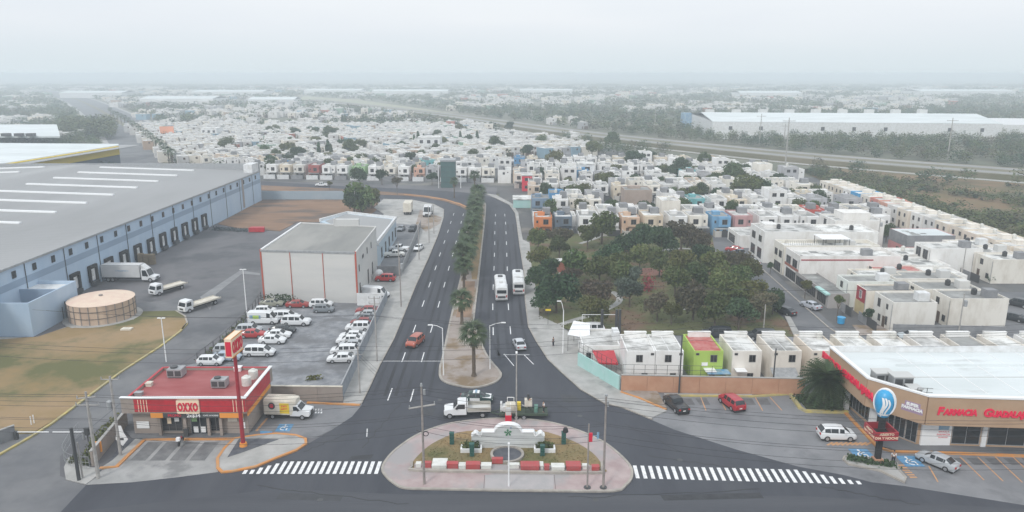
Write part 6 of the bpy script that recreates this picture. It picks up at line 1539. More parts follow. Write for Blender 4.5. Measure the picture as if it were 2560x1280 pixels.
e = dh(62.5, 157.5, 17.5, 4.2, 2.7, (.38,.36,.35), 'long low carport front with dark gates on the side street', [('f', 3, 1.3, 4.6, 2.0, 4), ('f', 9, 1.3, 4.6, 2.0, 4), ('f', 14.4, 1.3, 4.2, 2.0, 4)], roofm='roofgrey', name='carport')
obj('turquoise_edge', MB().box(12.2, -.6, 2.7, 17.6, .3, 3.05).mesh('te', M['teal']), e)
e = dh(62.3, 171.5, 6.5, 22, 6.2, (.64,.60,.50), 'cream building with railed roof terrace and white canopy on the side street', [('f', 1.8, 4.6, 1.8, 1.6), ('f', 4.6, 4.6, 1.8, 1.6), ('f', 3.2, 1.4, 4.2, 2.2, 3)], par=.8)
obj('terrace_canopy', MB().box(.4, 9, 8.2, 5.6, 15.5, 8.35).mesh('tc', M['signwhite']), e)
for x in (.5, 5.4):
    for y in (9.2, 12, 15.3): obj('canopy_post', MB().box(x, y, 6.2, x+.1, y+.1, 8.2).mesh('cp', M['darksteel']), e)
rl = MB()
for i in range(22): rl.box(6.3, .2+i*.42, 7.0, 6.34, .24+i*.42, 8.0)
rl.box(6.28, .2, 8.0, 6.36, 9.2, 8.06); obj('terrace_railing', rl.mesh('tr', M['darksteel']), e)
e = dh(62.6, 164.6, 8.5, 22, 6.0, (.69,.67,.66), 'wide white building with a maroon line under its roof edge on the side street', [('f', 2.2, 4.4, 2.6, 1.8), ('f', 6.0, 4.4, 2.6, 1.8), ('f', 4.2, 1.4, 6.0, 2.2, 4)], par=.7)
obj('maroon_line', MB().box(8.503, .3, 5.7, 8.56, 16, 5.95).mesh('ml', M['darkred']), e); obj('brick_front', MB().box(.1, -.06, 2.9, 8.4, -.003, 3.5).mesh('bf', M['brick']), e)
e = dh(61.5, 187, 11, 15, 7.6, (.72,.72,.72), 'tall blank white building with dark windows at the street corner', [('f', 3.0, 5.6, 2.6, 1.8, 2), ('f', 8.0, 5.6, 2.2, 1.6), ('f', 3.0, 2.0, 3.2, 2.4, 3), ('f', 8.0, 2.0, 3.0, 2.6, 3)], bulk=(1, 2, 4, 3, .8), tank_=(6, 5, 'plastic_b'))
dh(76.7, 187, 10, 13, 7.3, (.74,.74,.73), 'broad blank white building behind the tall white corner building', [('r', 3, 5, .8, .8)], tank_=(6, 8, 'plastic_b'))
e = dh(84, 199, 10, 13, 7.8, (.74,.72,.69), 'white block with raised roof room near the scrub side houses', [('f', 4, 6.4, 1.6, 2.2)], bulk=(2, 3, 6, 7, 1.8))
dh(60.5, 203, 11, 9, 3.2, (.70,.70,.69), 'low white garage building at the top of the side street', [('f', 4, 1.4, 5.5, 2.2, 4)])
for (x, y, w_, d_, h_, c_, lab) in ((79.6, 134.5, 6.2, 10.5, 5.3, (.67,.62,.53), 'cream house with blank side wall behind the grey block wall'),
  (78.5, 141.5, 6, 11, 5.0, (.66,.62,.54), 'cream two-storey house, second in the row behind the grey block wall'),
  (77, 149, 6, 14, 5.0, (.66,.62,.55), 'long cream house, third in the row behind the grey block wall'),
  (77.5, 157, 6.5, 10, 4.2, (.64,.58,.50), 'house with a reddish-brown flat roof among white ones'),):
    dh(x, y, w_, d_, h_, c_, lab, fw(w_), roofm='roofgrey' if 'brown' not in lab else 'redrooftile', tank_=(w_*.4, d_*.6, 'plastic_b'), door=[(w_*.4, .9)])
for i, (x, y, w_, d_, h_) in enumerate(((88, 159, 7, 9, 3.2), (86, 168, 8, 12, 3.3), (90, 177, 7, 10, 3.4), (86, 153, 4, 8, 3.0))):
    dh(x, y, w_, d_, h_, CW, '%s low white flat-roofed house in the middle of the right-hand block' % ['nearest', 'second', 'third', 'fourth'][i], (), tank_=(2, 5, ['plastic_w', 'plastic_b'][i % 2]))
e = dh(96, 172, 7, 12, 6.0, (.72,.72,.72), 'white modern house with large dark window bands near the right edge', [('f', 2, 4.5, 2.0, 2.2), ('f', 5, 4.5, 2.0, 2.2), ('f', 3.4, 1.4, 4.5, 2.2, 3)])
e = dh(99, 190, 9, 12, 5.8, (.55,.24,.24), 'house with corrugated white roof and red lower wall by the scrub', [('f', 5, 1.4, 1.5, 1.5)], par=.05, roofm='whiteroof')
obj('upper_cladding', MB().box(-.03, -.06, 3.0, 9.03, -.003, 5.9).box(9.003, -.06, 3.0, 9.06, 12, 5.9).mesh('uc', M['greywall']), e)
ccol = [(.65,.60,.50), (.68,.64,.57), (.70,.66,.6), (.66,.60,.50)]
for i in range(3):
    dh(106, 164+i*7.0, 6.2, 9, 5.2, ccol[i], '%s cream two-storey house near the right picture edge' % ['nearest', 'second', 'third'][i], fw(6.2), tank_=(2, 5, 'plastic_b'), door=[(1, .9)])
wall_along('block_wall', G(2230, 840), G(2508, 846), 2.3, .2, M['greywall'], 'long grey block wall behind the pharmacy row houses', None, 1, -.1)
# --- the line of houses along the scrub, fronts to the left
palC = [(.78,.73,.66), (.72,.65,.56), (.80,.78,.75), (.70,.68,.66), (.76,.68,.58)]
specC = {4: ((.06,.33,.62), 'bright blue panel-fronted house in the line along the scrub'), 6: ((.62,.24,.20), 'salmon red house in the line along the scrub'), 7: ((.66,.36,.28), 'salmon pink house next to the salmon red one along the scrub')}
protoC = None
for i in range(18):
    y = 282 - i*6.6
    c_ = specC[i][0] if i in specC else R.choice(palC)
    lab = specC[i][1] if i in specC else 'pale house, %s from the far end of the line along the scrub' % ORD[i]
    if protoC is None:
        protoC = house('scrub_side_house', (118, y), -PI/2, 6.1, 9, 5.3, c_, lab, 'line of houses along the scrub', [('f', 1.6, 4.0, 1.0, 1.3), ('f', 4.6, 4.1, .9, 1.1), ('f', 4.4, 1.4, 1.2, 1.2)], door=[(1.5, .95)], tank_=(3, 6.5, 'plastic_w'), bulk=(1, 3.5, 2.2, 2.4, .9))
    else: dup(protoC, (118+R.uniform(-.6, .6), y, -.12), None, lab, c_)
    OCC.append((115, y-6.6, 128, y+.3))
# --- blocks of small houses behind the park
PAL = [(.80,.795,.785)]*9 + [(.78,.74,.67)]*4 + [(.70,.69,.68)]*2 + [(.74,.66,.54), (.46,.46,.48), (.68,.56,.46)]
ODD = [((.55,.10,.08), 'brick red'), ((.16,.42,.44), 'turquoise'), ((.22,.32,.42), 'slate blue'), ((.07,.055,.055), 'dark brown'), ((.20,.28,.38), 'grey blue'), ((.62,.42,.22), 'ochre'), ((.10,.28,.50), 'blue'), ((.30,.52,.42), 'mint green')]
def mkproto(i):
    w_ = [5.2, 5.6, 5.0, 5.8, 5.3, 5.5, 5.2, 5.7][i]; d_ = [8.5, 9, 8, 9, 8.5, 8, 9, 8.8][i]; h_ = [5.2, 5.4, 5.0, 5.3, 5.6, 3.0, 5.2, 7.8][i]
    if i == 5: wn = [('f', 1.4, 1.5, 1.1, 1.1), ('b', 2, 1.5, 1, 1)]; jut = None
    elif i == 7: wn = [('f', 1.5, 6.6, 1.4, 1.2), ('f', 4.0, 6.6, 1.4, 1.2), ('f', 2.8, 4.0, 1.6, 1.2), ('f', 4.2, 1.4, 1.1, 1.2), ('b', 2.5, 4, 1, 1)]; jut = None
    else:
        jx = 1.5 if i % 2 == 0 else .2
        jut = (jx, jx+3.4, [.9, 1.1, .7, .5, 1.0, 0, 1.2][i], 2.6, h_+.25)
        wn = [('f', jx+1.7, 4.0, 1.5, 1.5), ('f', .75 if i % 2 == 0 else w_-.9, 3.9, .55, .8, 0), ('f', 3.6 if i % 2 == 0 else 3.6, 1.35, 1.1, 1.15), ('b', 2.5, 4.2, .9, 1.0), ('b', 4.2, 4.6, .5, .4, 0), ('l', 2.0, 4.3, .5, .5, 0)]
    return house('small_house', (0, 0), 0, w_, d_, h_, CW, 'x', 'small houses of the housing estate', wn, 'roofdeck' if i % 3 else 'roofgrey', .3, jut, [(1.2, .9)], (w_*.55, d_*.75, 'plastic_b' if i in (1, 4) else 'plastic_w'), (w_*.2, d_*.45, 2.0, 2.2, .9) if i in (0, 2, 3, 6) else None,
                 canopy=(0.1, w_-.1, 3.2, 2.45, 'roofgrey') if i in (1, 4) else None)
PROTO = [mkproto(i) for i in range(8)]
WID = [5.2, 5.6, 5.0, 5.8, 5.3, 5.5, 5.2, 5.7]
used = set()
for i, e in enumerate(PROTO):
    w_ = WID[i]
    obj('front_wall', MB().box(0, -3.2, 0, .15, -.9, 1.9).box(w_-.15, -3.2, 0, w_, -.9, 1.9).box(0, -3.35, 0, w_*.35, -3.2, 1.9).mesh('front_wall', M['stucco']), e, color=(.5, .48, .45))
    obj('gate', MB().box(w_*.36, -3.3, .1, w_-.02, -3.24, 2.0).mesh('gate', M['darksteel']), e)
    if i in (0, 3, 6): obj('carport_roof', MB().box(.1, -3.1, 2.3, w_-.1, -1.3, 2.4).mesh('carport_roof', M['roofgrey']), e)
    if i in (1, 4, 2): obj('roof_shed', MB().box(w_*.5, 4.5, 0, w_-.3, 7.2, 1.7).mesh('roof_shed', M['greywall']), e, (0, 0, 5.3))
    if i in (0, 2, 5): obj('satellite_dish', MB().cyl(0, 0, 0, .5, .03, n=5).cyl(0, 0, .5, .58, .12, .32, n=10).mesh('dish', M['greypanel']), e, (w_*.8, 1.2, [5.2, 5.4, 5.0, 5.3, 5.6, 3.0][i]))
def put_house(i, x, y, rz, color, label, s=1.0, group=None):
    if i not in used:
        used.add(i); e = PROTO[i]; e.location = (x, y, -.12); e.rotation_euler = (0, 0, rz); e['label'] = label
        for ch in e.children:
            if ch.name.split('.')[0] in ('wall', 'stair_block'): ch.color = (*color, 1)
        return e
    return dup(PROTO[i], (x, y, -.12), rz, label, color, ('wall', 'stair_block'))
# landmark block
tX, tY = G(1560, 531); tX2 = G(1628, 531)[0]; hT = ZH(531, 474)
e = house('blank_tower_block', (tX, tY), 0, tX2-tX, 9, hT-.3, (.40,.32,.275), 'tall blank taupe block standing above the small white houses', None, [('b', 3, 4, 1, 1)], 'roofgrey', .3, bulk=(2, 5, 4, 3, .7), cat='building', z=-.12)
OCC.append((tX-1, tY-5, tX2+1, tY+10))
gX = G(1102, 470); hG = ZH(470, 405)
e = empty('dark_green_tower', (gX[0], gX[1]+1, 0), 0, 'dark green windowless tower by the bend of the avenue', 'building')
wG = G(1137, 470)[0]-gX[0]
part('wall', MB().box(0, 0, 0, wG, 7, hG), mat('dark_green_cladding', (.045,.105,.105), .8, (.06,.125,.12), .5), e); part('roof_rim', MB().box(-.2, -.2, hG+.003, wG+.2, 7.2, hG+.7), M['steel'], e)
for k in range(4): part('cladding_line', MB().box(-.02, -.04, (k+1)*hG/5, wG+.02, -.003, (k+1)*hG/5+.12), M['darksteel'], e)
OCC.append((gX[0]-2, gX[1]-3, gX[0]+wG+2, gX[1]+10))
rows = [(209, 0, 'front row facing the park'), (220, 1, 'second row behind the park'), (240, 0, 'third row behind the park'), (251, 1, 'fourth row behind the park'), (271, 0, 'fifth row behind the park'), (282, 1, 'sixth row behind the park'), (302, 0, 'seventh row behind the park'), (313, 1, 'eighth row behind the park'), (333, 0, 'ninth row behind the park'), (344, 1, 'tenth row behind the park'), (363, 0, 'eleventh row behind the park')]
polyB = [(5, 200), (58, 200), (58, 205), (112, 207), (112, 285), (124, 322), (84, 395), (60, 425), (2, 400), (-6, 340), (-2, 300), (6, 282)]
SPEC0 = [(1340, (.62,.22,.08), 'bright orange house facing the park', 1), (1388, (.13,.17,.22), 'slate blue-grey house beside the orange one', 3), (1536, (.62,.44,.32), 'peach house facing the park trees', 2), (1585, (.68,.68,.68), 'white house below the taupe block, facing the park', 0), (1632, (.66,.56,.44), 'cream house right of the taupe block, facing the park', 3), (1790, (.17,.36,.56), 'sky blue house with twin windows facing the park', 1), (1842, (.48,.28,.28), 'pinkish house with red-brown gable facing the park street', 2)]
NH = 0; extra = []
for ri, (y, back, nm) in enumerate(rows):
    x = 6.5 if ri < 4 else -6; k = 0
    while x < 124:
        i = R.choice([0, 0, 1, 2, 3, 4, 6, 5] if ri else [0, 1, 2, 3, 6]); 
        if R.random() < .03: i = 7
        w_ = WID[i]; g_ = R.choice([.3, .8, 1.2, 1.6, 1.9])
        if R.random() < .04: g_ += 4
        yy = y + R.uniform(-.5, .5)
        if inpoly(x+w_/2, y+4, polyB) and free(x, yy, x+w_, yy+9) and visible(x, y+4):
            c_ = R.choice(PAL); fq = R.uniform(.9, 1.04); c_ = tuple(q*fq for q in c_); cn = 'white'
            lab = None
            if ri == 0:
                px_ = CX + FPX*(x+w_/2)/(y*CP+CAMH*SP)
                for sp_ in SPEC0:
                    if abs(sp_[0]+22-px_) < 24: c_, lab = sp_[1], sp_[2]; SPEC0.remove(sp_); break
            elif R.random() < .075:
                c_, cn = R.choice(ODD)
            if not lab: lab = '%s cube house, %s from the avenue in the %s' % (cn if cn != 'white' else ('cream' if c_[2] < .8*c_[0] else 'white'), ORD[min(k, 32)], nm)
            if back: put_house(i, x+w_, yy+9, PI, c_, lab)
            else: put_house(i, x, yy, 0, c_, lab)
            NH += 1; k += 1
        x += w_+g_
# --- front row beyond the cross street, facing the camera
x = -110; k = 0
specA = {2: ((.64,.62,.58), None), 3: ((.36,.10,.09), 'house with a dark red upper floor on the cross street'), 6: ((.32,.50,.26), 'house with lime green front on the cross street'), 10: ((.66,.40,.30), 'salmon pink house on the cross street near the dark green tower')}
while x < -8:
    i = R.choice([0, 1, 2, 3, 4, 6]); w_ = WID[i]
    yy = 331 + (x+110)*-.12
    if free(x, yy, x+w_, yy+9):
        c_, lab = specA.get(k, (R.choice(PAL), None)); lab = lab or 'pale house with garage wall, %s from the left on the cross street' % ORD[k]
        e = put_house(i, x, yy, 0, c_, lab); NH += 1; k += 1
        gwn = tag(obj('garden_wall', bxm(w_-.2, .2, 1.9, M['white'] if k % 3 else M['greywall'], 'garden_wall'), None, (x, yy-4.6, -.1)), 'low %s garden wall before the %s house from the left on the cross street' % ('white' if k % 3 else 'grey', ORD[k-1]), 'wall', 'garden walls on the cross street')
    x += w_+R.choice([.3, 1, 1.6])
# --- estate beyond, streets running diagonally
polyA = [(-118, 344), (-20, 340), (2, 410), (56, 432), (40, 470), (-10, 560), (-60, 640), (-330, 640), (-300, 590), (-170, 372), (-130, 350)]
ang = math.radians(28); ca, sa_ = math.cos(ang), math.sin(ang)
cand = []
v_ = -700
for r_i in range(120):
    v0 = -100 + r_i*13 + (3 if r_i % 2 else 0)*1.6
    u_ = -650.0
    while u_ < 500:
        w_ = R.choice([5.0, 5.3, 5.7])
        X = u_*ca - v0*sa_; Y = u_*sa_ + v0*ca
        if 335 < Y < 660 and inpoly(X, Y, polyA) and visible(X, Y):
            cand.append((Y, X, r_i, w_))
        u_ += w_+R.choice([.1, .2, .6, 1.0])+(5 if R.random() < .05 else 0)
cand.sort()
INDIV = 300 - NH - 18 - 12 - 26
import collections
cnt = 0; FARH = []; EST = []
for (Y, X, r_i, w_) in cand:
    if not free(X-4, Y-4, X+4, Y+4): continue
    if R.random() < .07: extra.append((X, Y)); continue
    rz_ = ang + (PI if r_i % 2 else 0)
    if cnt < INDIV:
        i = R.choice([0, 1, 2, 3, 4, 6]); c_ = R.choice(PAL); cn = 'pale'
        if R.random() < .1: c_, cn = R.choice(ODD)
        o = put_house(i, X, Y, rz_, c_, 'small %s house of the packed estate between cross street and hazy trees' % cn, group='estate'); EST.append(o)
        cnt += 1
    else: FARH.append((X, Y, rz_, w_, R.uniform(8, 9.5), R.choice([5.2, 5.3, 5.5, 3.2, 5.2]), R.random()))
relabel(EST, 'small pale house, %s from the left in the nearest rows of the packed estate')
# special far landmarks
def block(name, x, yb, x2, yt, dpt, m, label, cat='building', rows_=0, cols_=0):
    X, Y = G(x, yb); X2 = G(x2, yb)[0]; h_ = ZH(yb, yt)
    e = empty(name, (X, Y, 0), 0, label, cat)
    part('wall', MB().box(0, 0, 0, X2-X, dpt, h_), M[m], e); part('roof', MB().box(-.2, -.2, h_+.003, X2-X+.2, dpt+.2, h_+.4), M['roofdeck'], e)
    for r_ in range(rows_):
        for c_ in range(cols_):
            window(e, (X2-X)*(c_+.5)/cols_, -.01, h_*(r_+.55)/rows_, (X2-X)/cols_*.45, h_/rows_*.4)
    OCC.append((X-2, Y-2, X2+2, Y+dpt+2)); return e
block('white_hall', 505, 352, 543, 322, 12, 'white', 'white building with a dark strip window right of the boulevard', rows_=2, cols_=3)
block('white_hall', 1045, 386, 1100, 345, 14, 'white', 'large white building in the middle of the far estate', rows_=2, cols_=3)
block('school_block', 1165, 376, 1215, 362, 12, 'brick', 'long brick red building in the far estate', rows_=1, cols_=6)
block('grey_flats', 1192, 416, 1296, 405, 10, 'greywall', 'long low dark grey building right of the dark green tower', rows_=1, cols_=10)
block('white_tall_house', 1445, 452, 1485, 412, 9, 'white', 'tall white house with one dark window above the estate', rows_=2, cols_=1)
block('coral_house', 1305, 478, 1330, 440, 8, 'signred', 'coral red house at the avenue bend', rows_=2, cols_=1)
block('turquoise_shop', 1283, 520, 1330, 500, 8, 'teal', 'low shop with white roof and turquoise front by the bend', 'shop')
block('red_shop', 448, 358, 476, 346, 10, 'signred', 'low red building beside the boulevard', 'shop')
block('stone_hall', 1003, 310, 1047, 300, 14, 'cream', 'pale flat-roofed hall in the hazy middle distance', rows_=1, cols_=4)
# orange billboard
e = empty('billboard', (*G(420, 352), 0), .3, 'orange billboard on a tall post beside the boulevard', 'billboard')
hb_ = ZH(352, 316); wb_ = 9.5*1.0
part('post', MB().cyl(0, 0, 0, hb_-5, .4, n=8), M['darksteel'], e); part('panel', MB().box(-4.4, -.4, hb_-5, 4.4, .4, hb_), mat('billboard_orange', (.80,.34,.20), .6), e)
# big factory in the haze on the right
fx = px([(1728, 352)]); 
F0 = G(1779, 347); F1 = G(2500, 354); hF = 12
FBx = G(1722, 347)[0]*(F0[1]+110)/F0[1]; FB = (FBx, F0[1]+110)
e = empty('far_factory', (0, 0, 0), 0, 'huge long white factory hall beyond the highway at the right', 'factory')
part('wall', MB().prism([F0, F1, (F1[0]+30, F1[1]+110), FB], 0, hF), M['white'], e)
rfm = MB(); mid = .5
for a, b in ((0, .5), (.5, 1)):
    z1_, z2_ = (hF+.1, hF+4) if a == 0 else (hF+4, hF+.1)
    rfm.poly([(F0[0]+(FBx-F0[0])*a, F0[1]+110*a, z1_), (F1[0]+30*a, F1[1]+110*a, z1_), (F1[0]+30*b, F1[1]+110*b, z2_), (F0[0]+(FBx-F0[0])*b, F0[1]+110*b, z2_)])
part('roof', rfm, M['whiteroof'], e)
for i in range(9):
    t = (i+.6)/9.2; part('vent', MB().box(F0[0]+(F1[0]-F0[0])*t-3, F0[1]+55, hF+2, F0[0]+(F1[0]-F0[0])*t+3, F0[1]+60, hF+6), M['greypanel'], e)
    if i not in (2, 6): part('round_louvre', MB().box(F0[0]+(F1[0]-F0[0])*t-1.2, F0[1]-.3+(F1[1]-F0[1])*t, 6.5, F0[0]+(F1[0]-F0[0])*t+1.2, F0[1]-.01+(F1[1]-F0[1])*t, 9), M['darksteel'], e)
part('blue_stair', MB().box(FBx-8, FB[1]-10, 0, FBx-1, FB[1], hF+1), M['posterblue'], e)
for i in range(22):
    t = i/22; part('dock_shade', MB().box(F0[0]+(F1[0]-F0[0])*t+2, F0[1]-1.4+(F1[1]-F0[1])*t, 0, F0[0]+(F1[0]-F0[0])*t+8, F0[1]-.4+(F1[1]-F0[1])*t, 3.2), M['greypanel'], e)
e = empty('far_hall', (0, 0, 0), 0, 'second white hall at the far right edge in the haze', 'factory')
part('wall', MB().prism(px([(2380, 345), (2760, 352)])+[(G(2760, 352)[0]+20, G(2760, 352)[1]+90), (G(2380, 345)[0]+10, G(2380, 345)[1]+90)], 0, 10), M['white'], e)
OCC += [(F0[0]-10, F0[1]-20, F1[0]+120, F0[1]+170)]
# ------------------------------------------------------------------ trees
def crown_mesh(name, m, seed, n=1500, r=3.0, h=2.6, lobes=9, s_=.25):
    rr = random.Random(seed); mb = MB(); L = []
    for i in range(lobes):
        a = rr.random()*2*PI; d = r*rr.uniform(.2, .68)
        L.append((d*math.cos(a), d*math.sin(a), rr.uniform(-.35, .5)*h, r*rr.uniform(.32, .52)))
    L.append((0, 0, h*.25, r*.55))
    for i in range(n):
        l = L[rr.randrange(len(L))]
        v = Vector((rr.gauss(0, 1), rr.gauss(0, 1), rr.gauss(0, 1)*.8+.15)).normalized()
        q = rr.random()**.35
        leaf(mb, rr, l[0]+v.x*l[3]*q, l[1]+v.y*l[3]*q, max(-h*.75, l[2]+v.z*l[3]*q*h/r*1.1), s_*rr.uniform(.7, 1.3))
    return mb.mesh(name, m)
def trunk_mesh(name, seed, r=3.0, h=3.2):
    rr = random.Random(seed); mb = MB().tube((0, 0, -.1), (.1, 0, h*.55), .17, .12, 7)
    for i in range(5):
        a = i*2*PI/5+rr.random(); mb.tube((.1, 0, h*.5), (.1+r*.45*math.cos(a), r*.45*math.sin(a), h*rr.uniform(.85, 1.15)), .09, .03, 5)
    return mb.mesh(name, M['bark'])
CROWN = {k: [crown_mesh('crown_'+k, LEAF[k], 40+i*7+hash_, n=2000) for i in range(2)] for hash_, k in enumerate(LEAF)}
TRUNK = [trunk_mesh('trunk', i) for i in range(3)]
KN = {'green': 'mid green', 'dark': 'dark green', 'olive': 'olive green', 'brown': 'brownish thinning', 'blue': 'blue-green'}
NT = 0
def tree(x, y, kind, rad, label, hc=None, group=None, name='park_tree', z=0.0):
    """crown radius rad, centre of the crown at height hc"""
    global NT
    NT += 1
    hc = hc or 1.2+rad*.85; s_ = rad/3.05
    e = empty(name, (x, y, z), R.random()*6.28, label, 'tree', group)
    obj('crown', CROWN[kind][NT % 2], e, (0, 0, hc), R.random()*6, scale=(s_, s_, s_*R.uniform(.85, 1.05)))
    obj('trunk', TRUNK[NT % 3], e, scale=(s_, s_, hc/3.0))
    return e
PT = [(1345,592,34,'olive'),(1352,640,36,'olive'),(1400,590,36,'brown'),(1398,612,30,'green'),(1505,560,52,'green'),(1470,585,36,'olive'),(1375,668,38,'dark'),(1440,655,50,'green'),(1350,690,38,'dark'),
(1392,722,62,'dark'),(1325+40,745,40,'dark'),(1520,640,44,'dark'),(1560,610,46,'dark'),(1500,668,48,'olive'),(1545,680,44,'green'),(1490,725,44,'brown'),(1484,772,44,'olive'),(1576,725,40,'blue'),(1575,690,36,'blue'),
(1620,590,44,'dark'),(1655,600,46,'dark'),(1705,580,44,'brown'),(1742,600,40,'brown'),(1752,632,38,'dark'),(1600,640,42,'olive'),(1650,650,40,'green'),(1700,655,44,'olive'),(1690,695,46,'olive'),(1645,760,40,'brown'),
(1735,690,50,'green'),(1780,660,46,'olive'),(1800,700,50,'olive'),(1735,745,56,'brown'),(1845,690,46,'green'),(1880,730,46,'olive'),(1830,740,54,'olive'),(1790,770,52,'green'),(1850,775,48,'dark'),(1905,755,44,'brown'),(1935,745,36,'dark'),
(1680,775,30,'olive'),(1545,655,40,'olive'),(1425,690,34,'brown'),(1880,670,36,'olive'),(1840,655,40,'brown'),(1605,575,28,'dark')]
rowsP = {'back': [], 'upper middle': [], 'lower middle': [], 'front': []}
for i, (x, y, r_, k) in enumerate(PT): rowsP['back' if y < 615 else ('upper middle' if y < 665 else ('lower middle' if y < 725 else 'front'))].append((x, i))
for nm_, L_ in rowsP.items():
    for j, (x, i) in enumerate(sorted(L_)):
        x, y, r_, k = PT[i]; hc = 3.8
        for _ in range(3):
            X, Y = G(x, y, hc); t = Y*CP+(CAMH-hc)*SP; rad = r_/FPX*t*.98; hc = 1.2+rad*.8
        tree(X, Y, k, rad, '%s %s tree, %s from the left in the %s park trees' % (['broad', 'round', 'spreading', 'bushy', 'full'][i % 5], KN[k], ORD[j], nm_), hc, 'trees of the small park', z=.1)
# a small sapling, street trees, verge trees
def at_tree(x, yb, ytop, kind, label, name='street_tree', z=0, wd=1.0):
    X, Y = G(x, yb); h_ = max(2, ZH(yb, ytop)); rad = h_*.42*wd; tree(X, Y, kind, rad, label, h_-rad*.75, None, name, z)
at_tree(2092, 800, 735, 'green', 'slim young tree on the side street beside the blue bin', wd=.6)
at_tree(2012, 745, 700, 'olive', 'small yellow-green street tree by the carports', wd=.9)
at_tree(2170, 812, 770, 'dark', 'dark conical bush in front of the cream corner house', wd=.9)
at_tree(1925, 685, 655, 'dark', 'small street tree by the white building', wd=.8)
at_tree(905, 530, 455, 'green', 'large bushy tree at the corner of the brown field', wd=1.6)
at_tree(930, 520, 468, 'olive', 'olive tree right of the large bushy tree at the field', wd=1.5)
at_tree(885, 535, 475, 'dark', 'dark tree left of the large bushy tree at the field', wd=1.5)
at_tree(900, 462, 415, 'dark', 'dark round street tree on the cross street', wd=1.3)
at_tree(955, 462, 422, 'dark', 'dark grey-green street tree left of the salmon house', wd=1.1)
at_tree(1080, 462, 428, 'dark', 'dark street tree left of the dark green tower', wd=1.1)
at_tree(993, 488, 440, 'brown', 'thin bare-looking tree on the cross-street median', wd=.7)
at_tree(825, 480, 452, 'olive', 'small round tree on the brown median strip', wd=.7)
at_tree(1030, 445, 412, 'green', 'green tree behind the white houses near the dark tower', wd=1.2)
at_tree(2045, 520, 470, 'dark', 'large dark tree at the end of the white houses', wd=1.3)
at_tree(2030, 575, 535, 'dark', 'dark tree behind the low white roofs', wd=1.6)
at_tree(2075, 575, 540, 'green', 'green tree beside the blue-fronted house', wd=1.3)
at_tree(2215, 605, 560, 'green', 'green tree before the salmon houses', wd=1.2)
at_tree(2480, 705, 685, 'dark', 'low dark bush near the right picture edge', wd=1.6)
at_tree(1960, 515, 468, 'green', 'green tree cluster left of the large dark tree', wd=1.3)
for i, (x, y) in enumerate(((1385, 425), (1320, 395), (1480, 395), (1585, 425), (1700, 450), (1620, 415), (1830, 470), (1760, 430), (880, 395), (745, 410), (720, 400), (565, 385), (1150, 340), (820, 350), (740, 348), (690, 335), (1240, 380), (1350, 372), (1530, 372), (1275, 330), (1910, 500), (1870, 505))):
    X, Y = G(x, y); OCC.append((X-3, Y-3, X+3, Y+3)); tree(X, Y, R.choice(['green', 'dark', 'olive']), R.uniform(4, 6.2), '%s tree standing among the small white houses, %s from the right' % (['tall', 'round', 'broad'][i % 3], ORD[21-i] if i < 22 else 'last'), None, 'trees among the estate houses', 'estate_tree')
rz9 = random.Random(5); TR = {}
for i in range(84):   # trees in the streets and yards of the estate
    yr = rz9.choice([233, 266, 297, 328]); Y = yr + rz9.uniform(-2, 3); X = rz9.uniform(8, 116)
    if inpoly(X, Y, polyB) and free(X-.5, Y-.5, X+.5, Y+.5): TR.setdefault(yr, []).append(tree(X, Y, rz9.choice(['green', 'dark', 'olive', 'dark']), rz9.uniform(2.0, 3.6), 'x', None, 'street trees between the small houses', 'estate_street_tree'))
for (yr, L_), nm_ in zip(sorted(TR.items()), ORD): relabel(L_, '%s tree from the left in the '+nm_+' street of small houses behind the park')
L_ = []
for i in range(64):
    X, Y = G(rz9.uniform(660, 1220), rz9.uniform(335, 440)); L_.append(tree(X, Y, rz9.choice(['green', 'dark', 'olive']), rz9.uniform(2.5, 4.6), 'x', None, 'trees among the far roofs', 'far_estate_tree'))
relabel(L_, '%s tree from the left rising among the roofs of the far packed estate')
# slim cypresses
cyp = []
def cypress(X, Y, h_, label):
    mb = MB(); rr = random.Random(int(X*10))
    if not cyp:
        for i in range(420):
            t = rr.random(); r_ = .55*math.sin(PI*(t*.9+.08))**.7; a = rr.random()*6.28; leaf(mb, rr, r_*math.cos(a), r_*math.sin(a), .06+t*.94*6, .28)
        cyp.append(mb.mesh('cypress', LEAF['dark']))
    e = empty('cypress_tree', (X, Y, 0), 0, label, 'tree', 'slim cypresses in the far estate'); s_ = h_/6
    obj('crown', cyp[0], e, scale=(s_, s_, s_)); obj('trunk', TRUNK[0], e, scale=(.5, .5, .3))
for i, (x, y) in enumerate(((798, 395), (818, 405), (822, 402), (829, 404), (1036, 372), (1046, 372), (1060, 370), (857, 320), (863, 320), (1193, 365), (1151, 362))):
    X, Y = G(x, y); cypress(X, Y, R.uniform(9, 12), '%s slim dark cypress from the left in the far estate' % ORD[i])
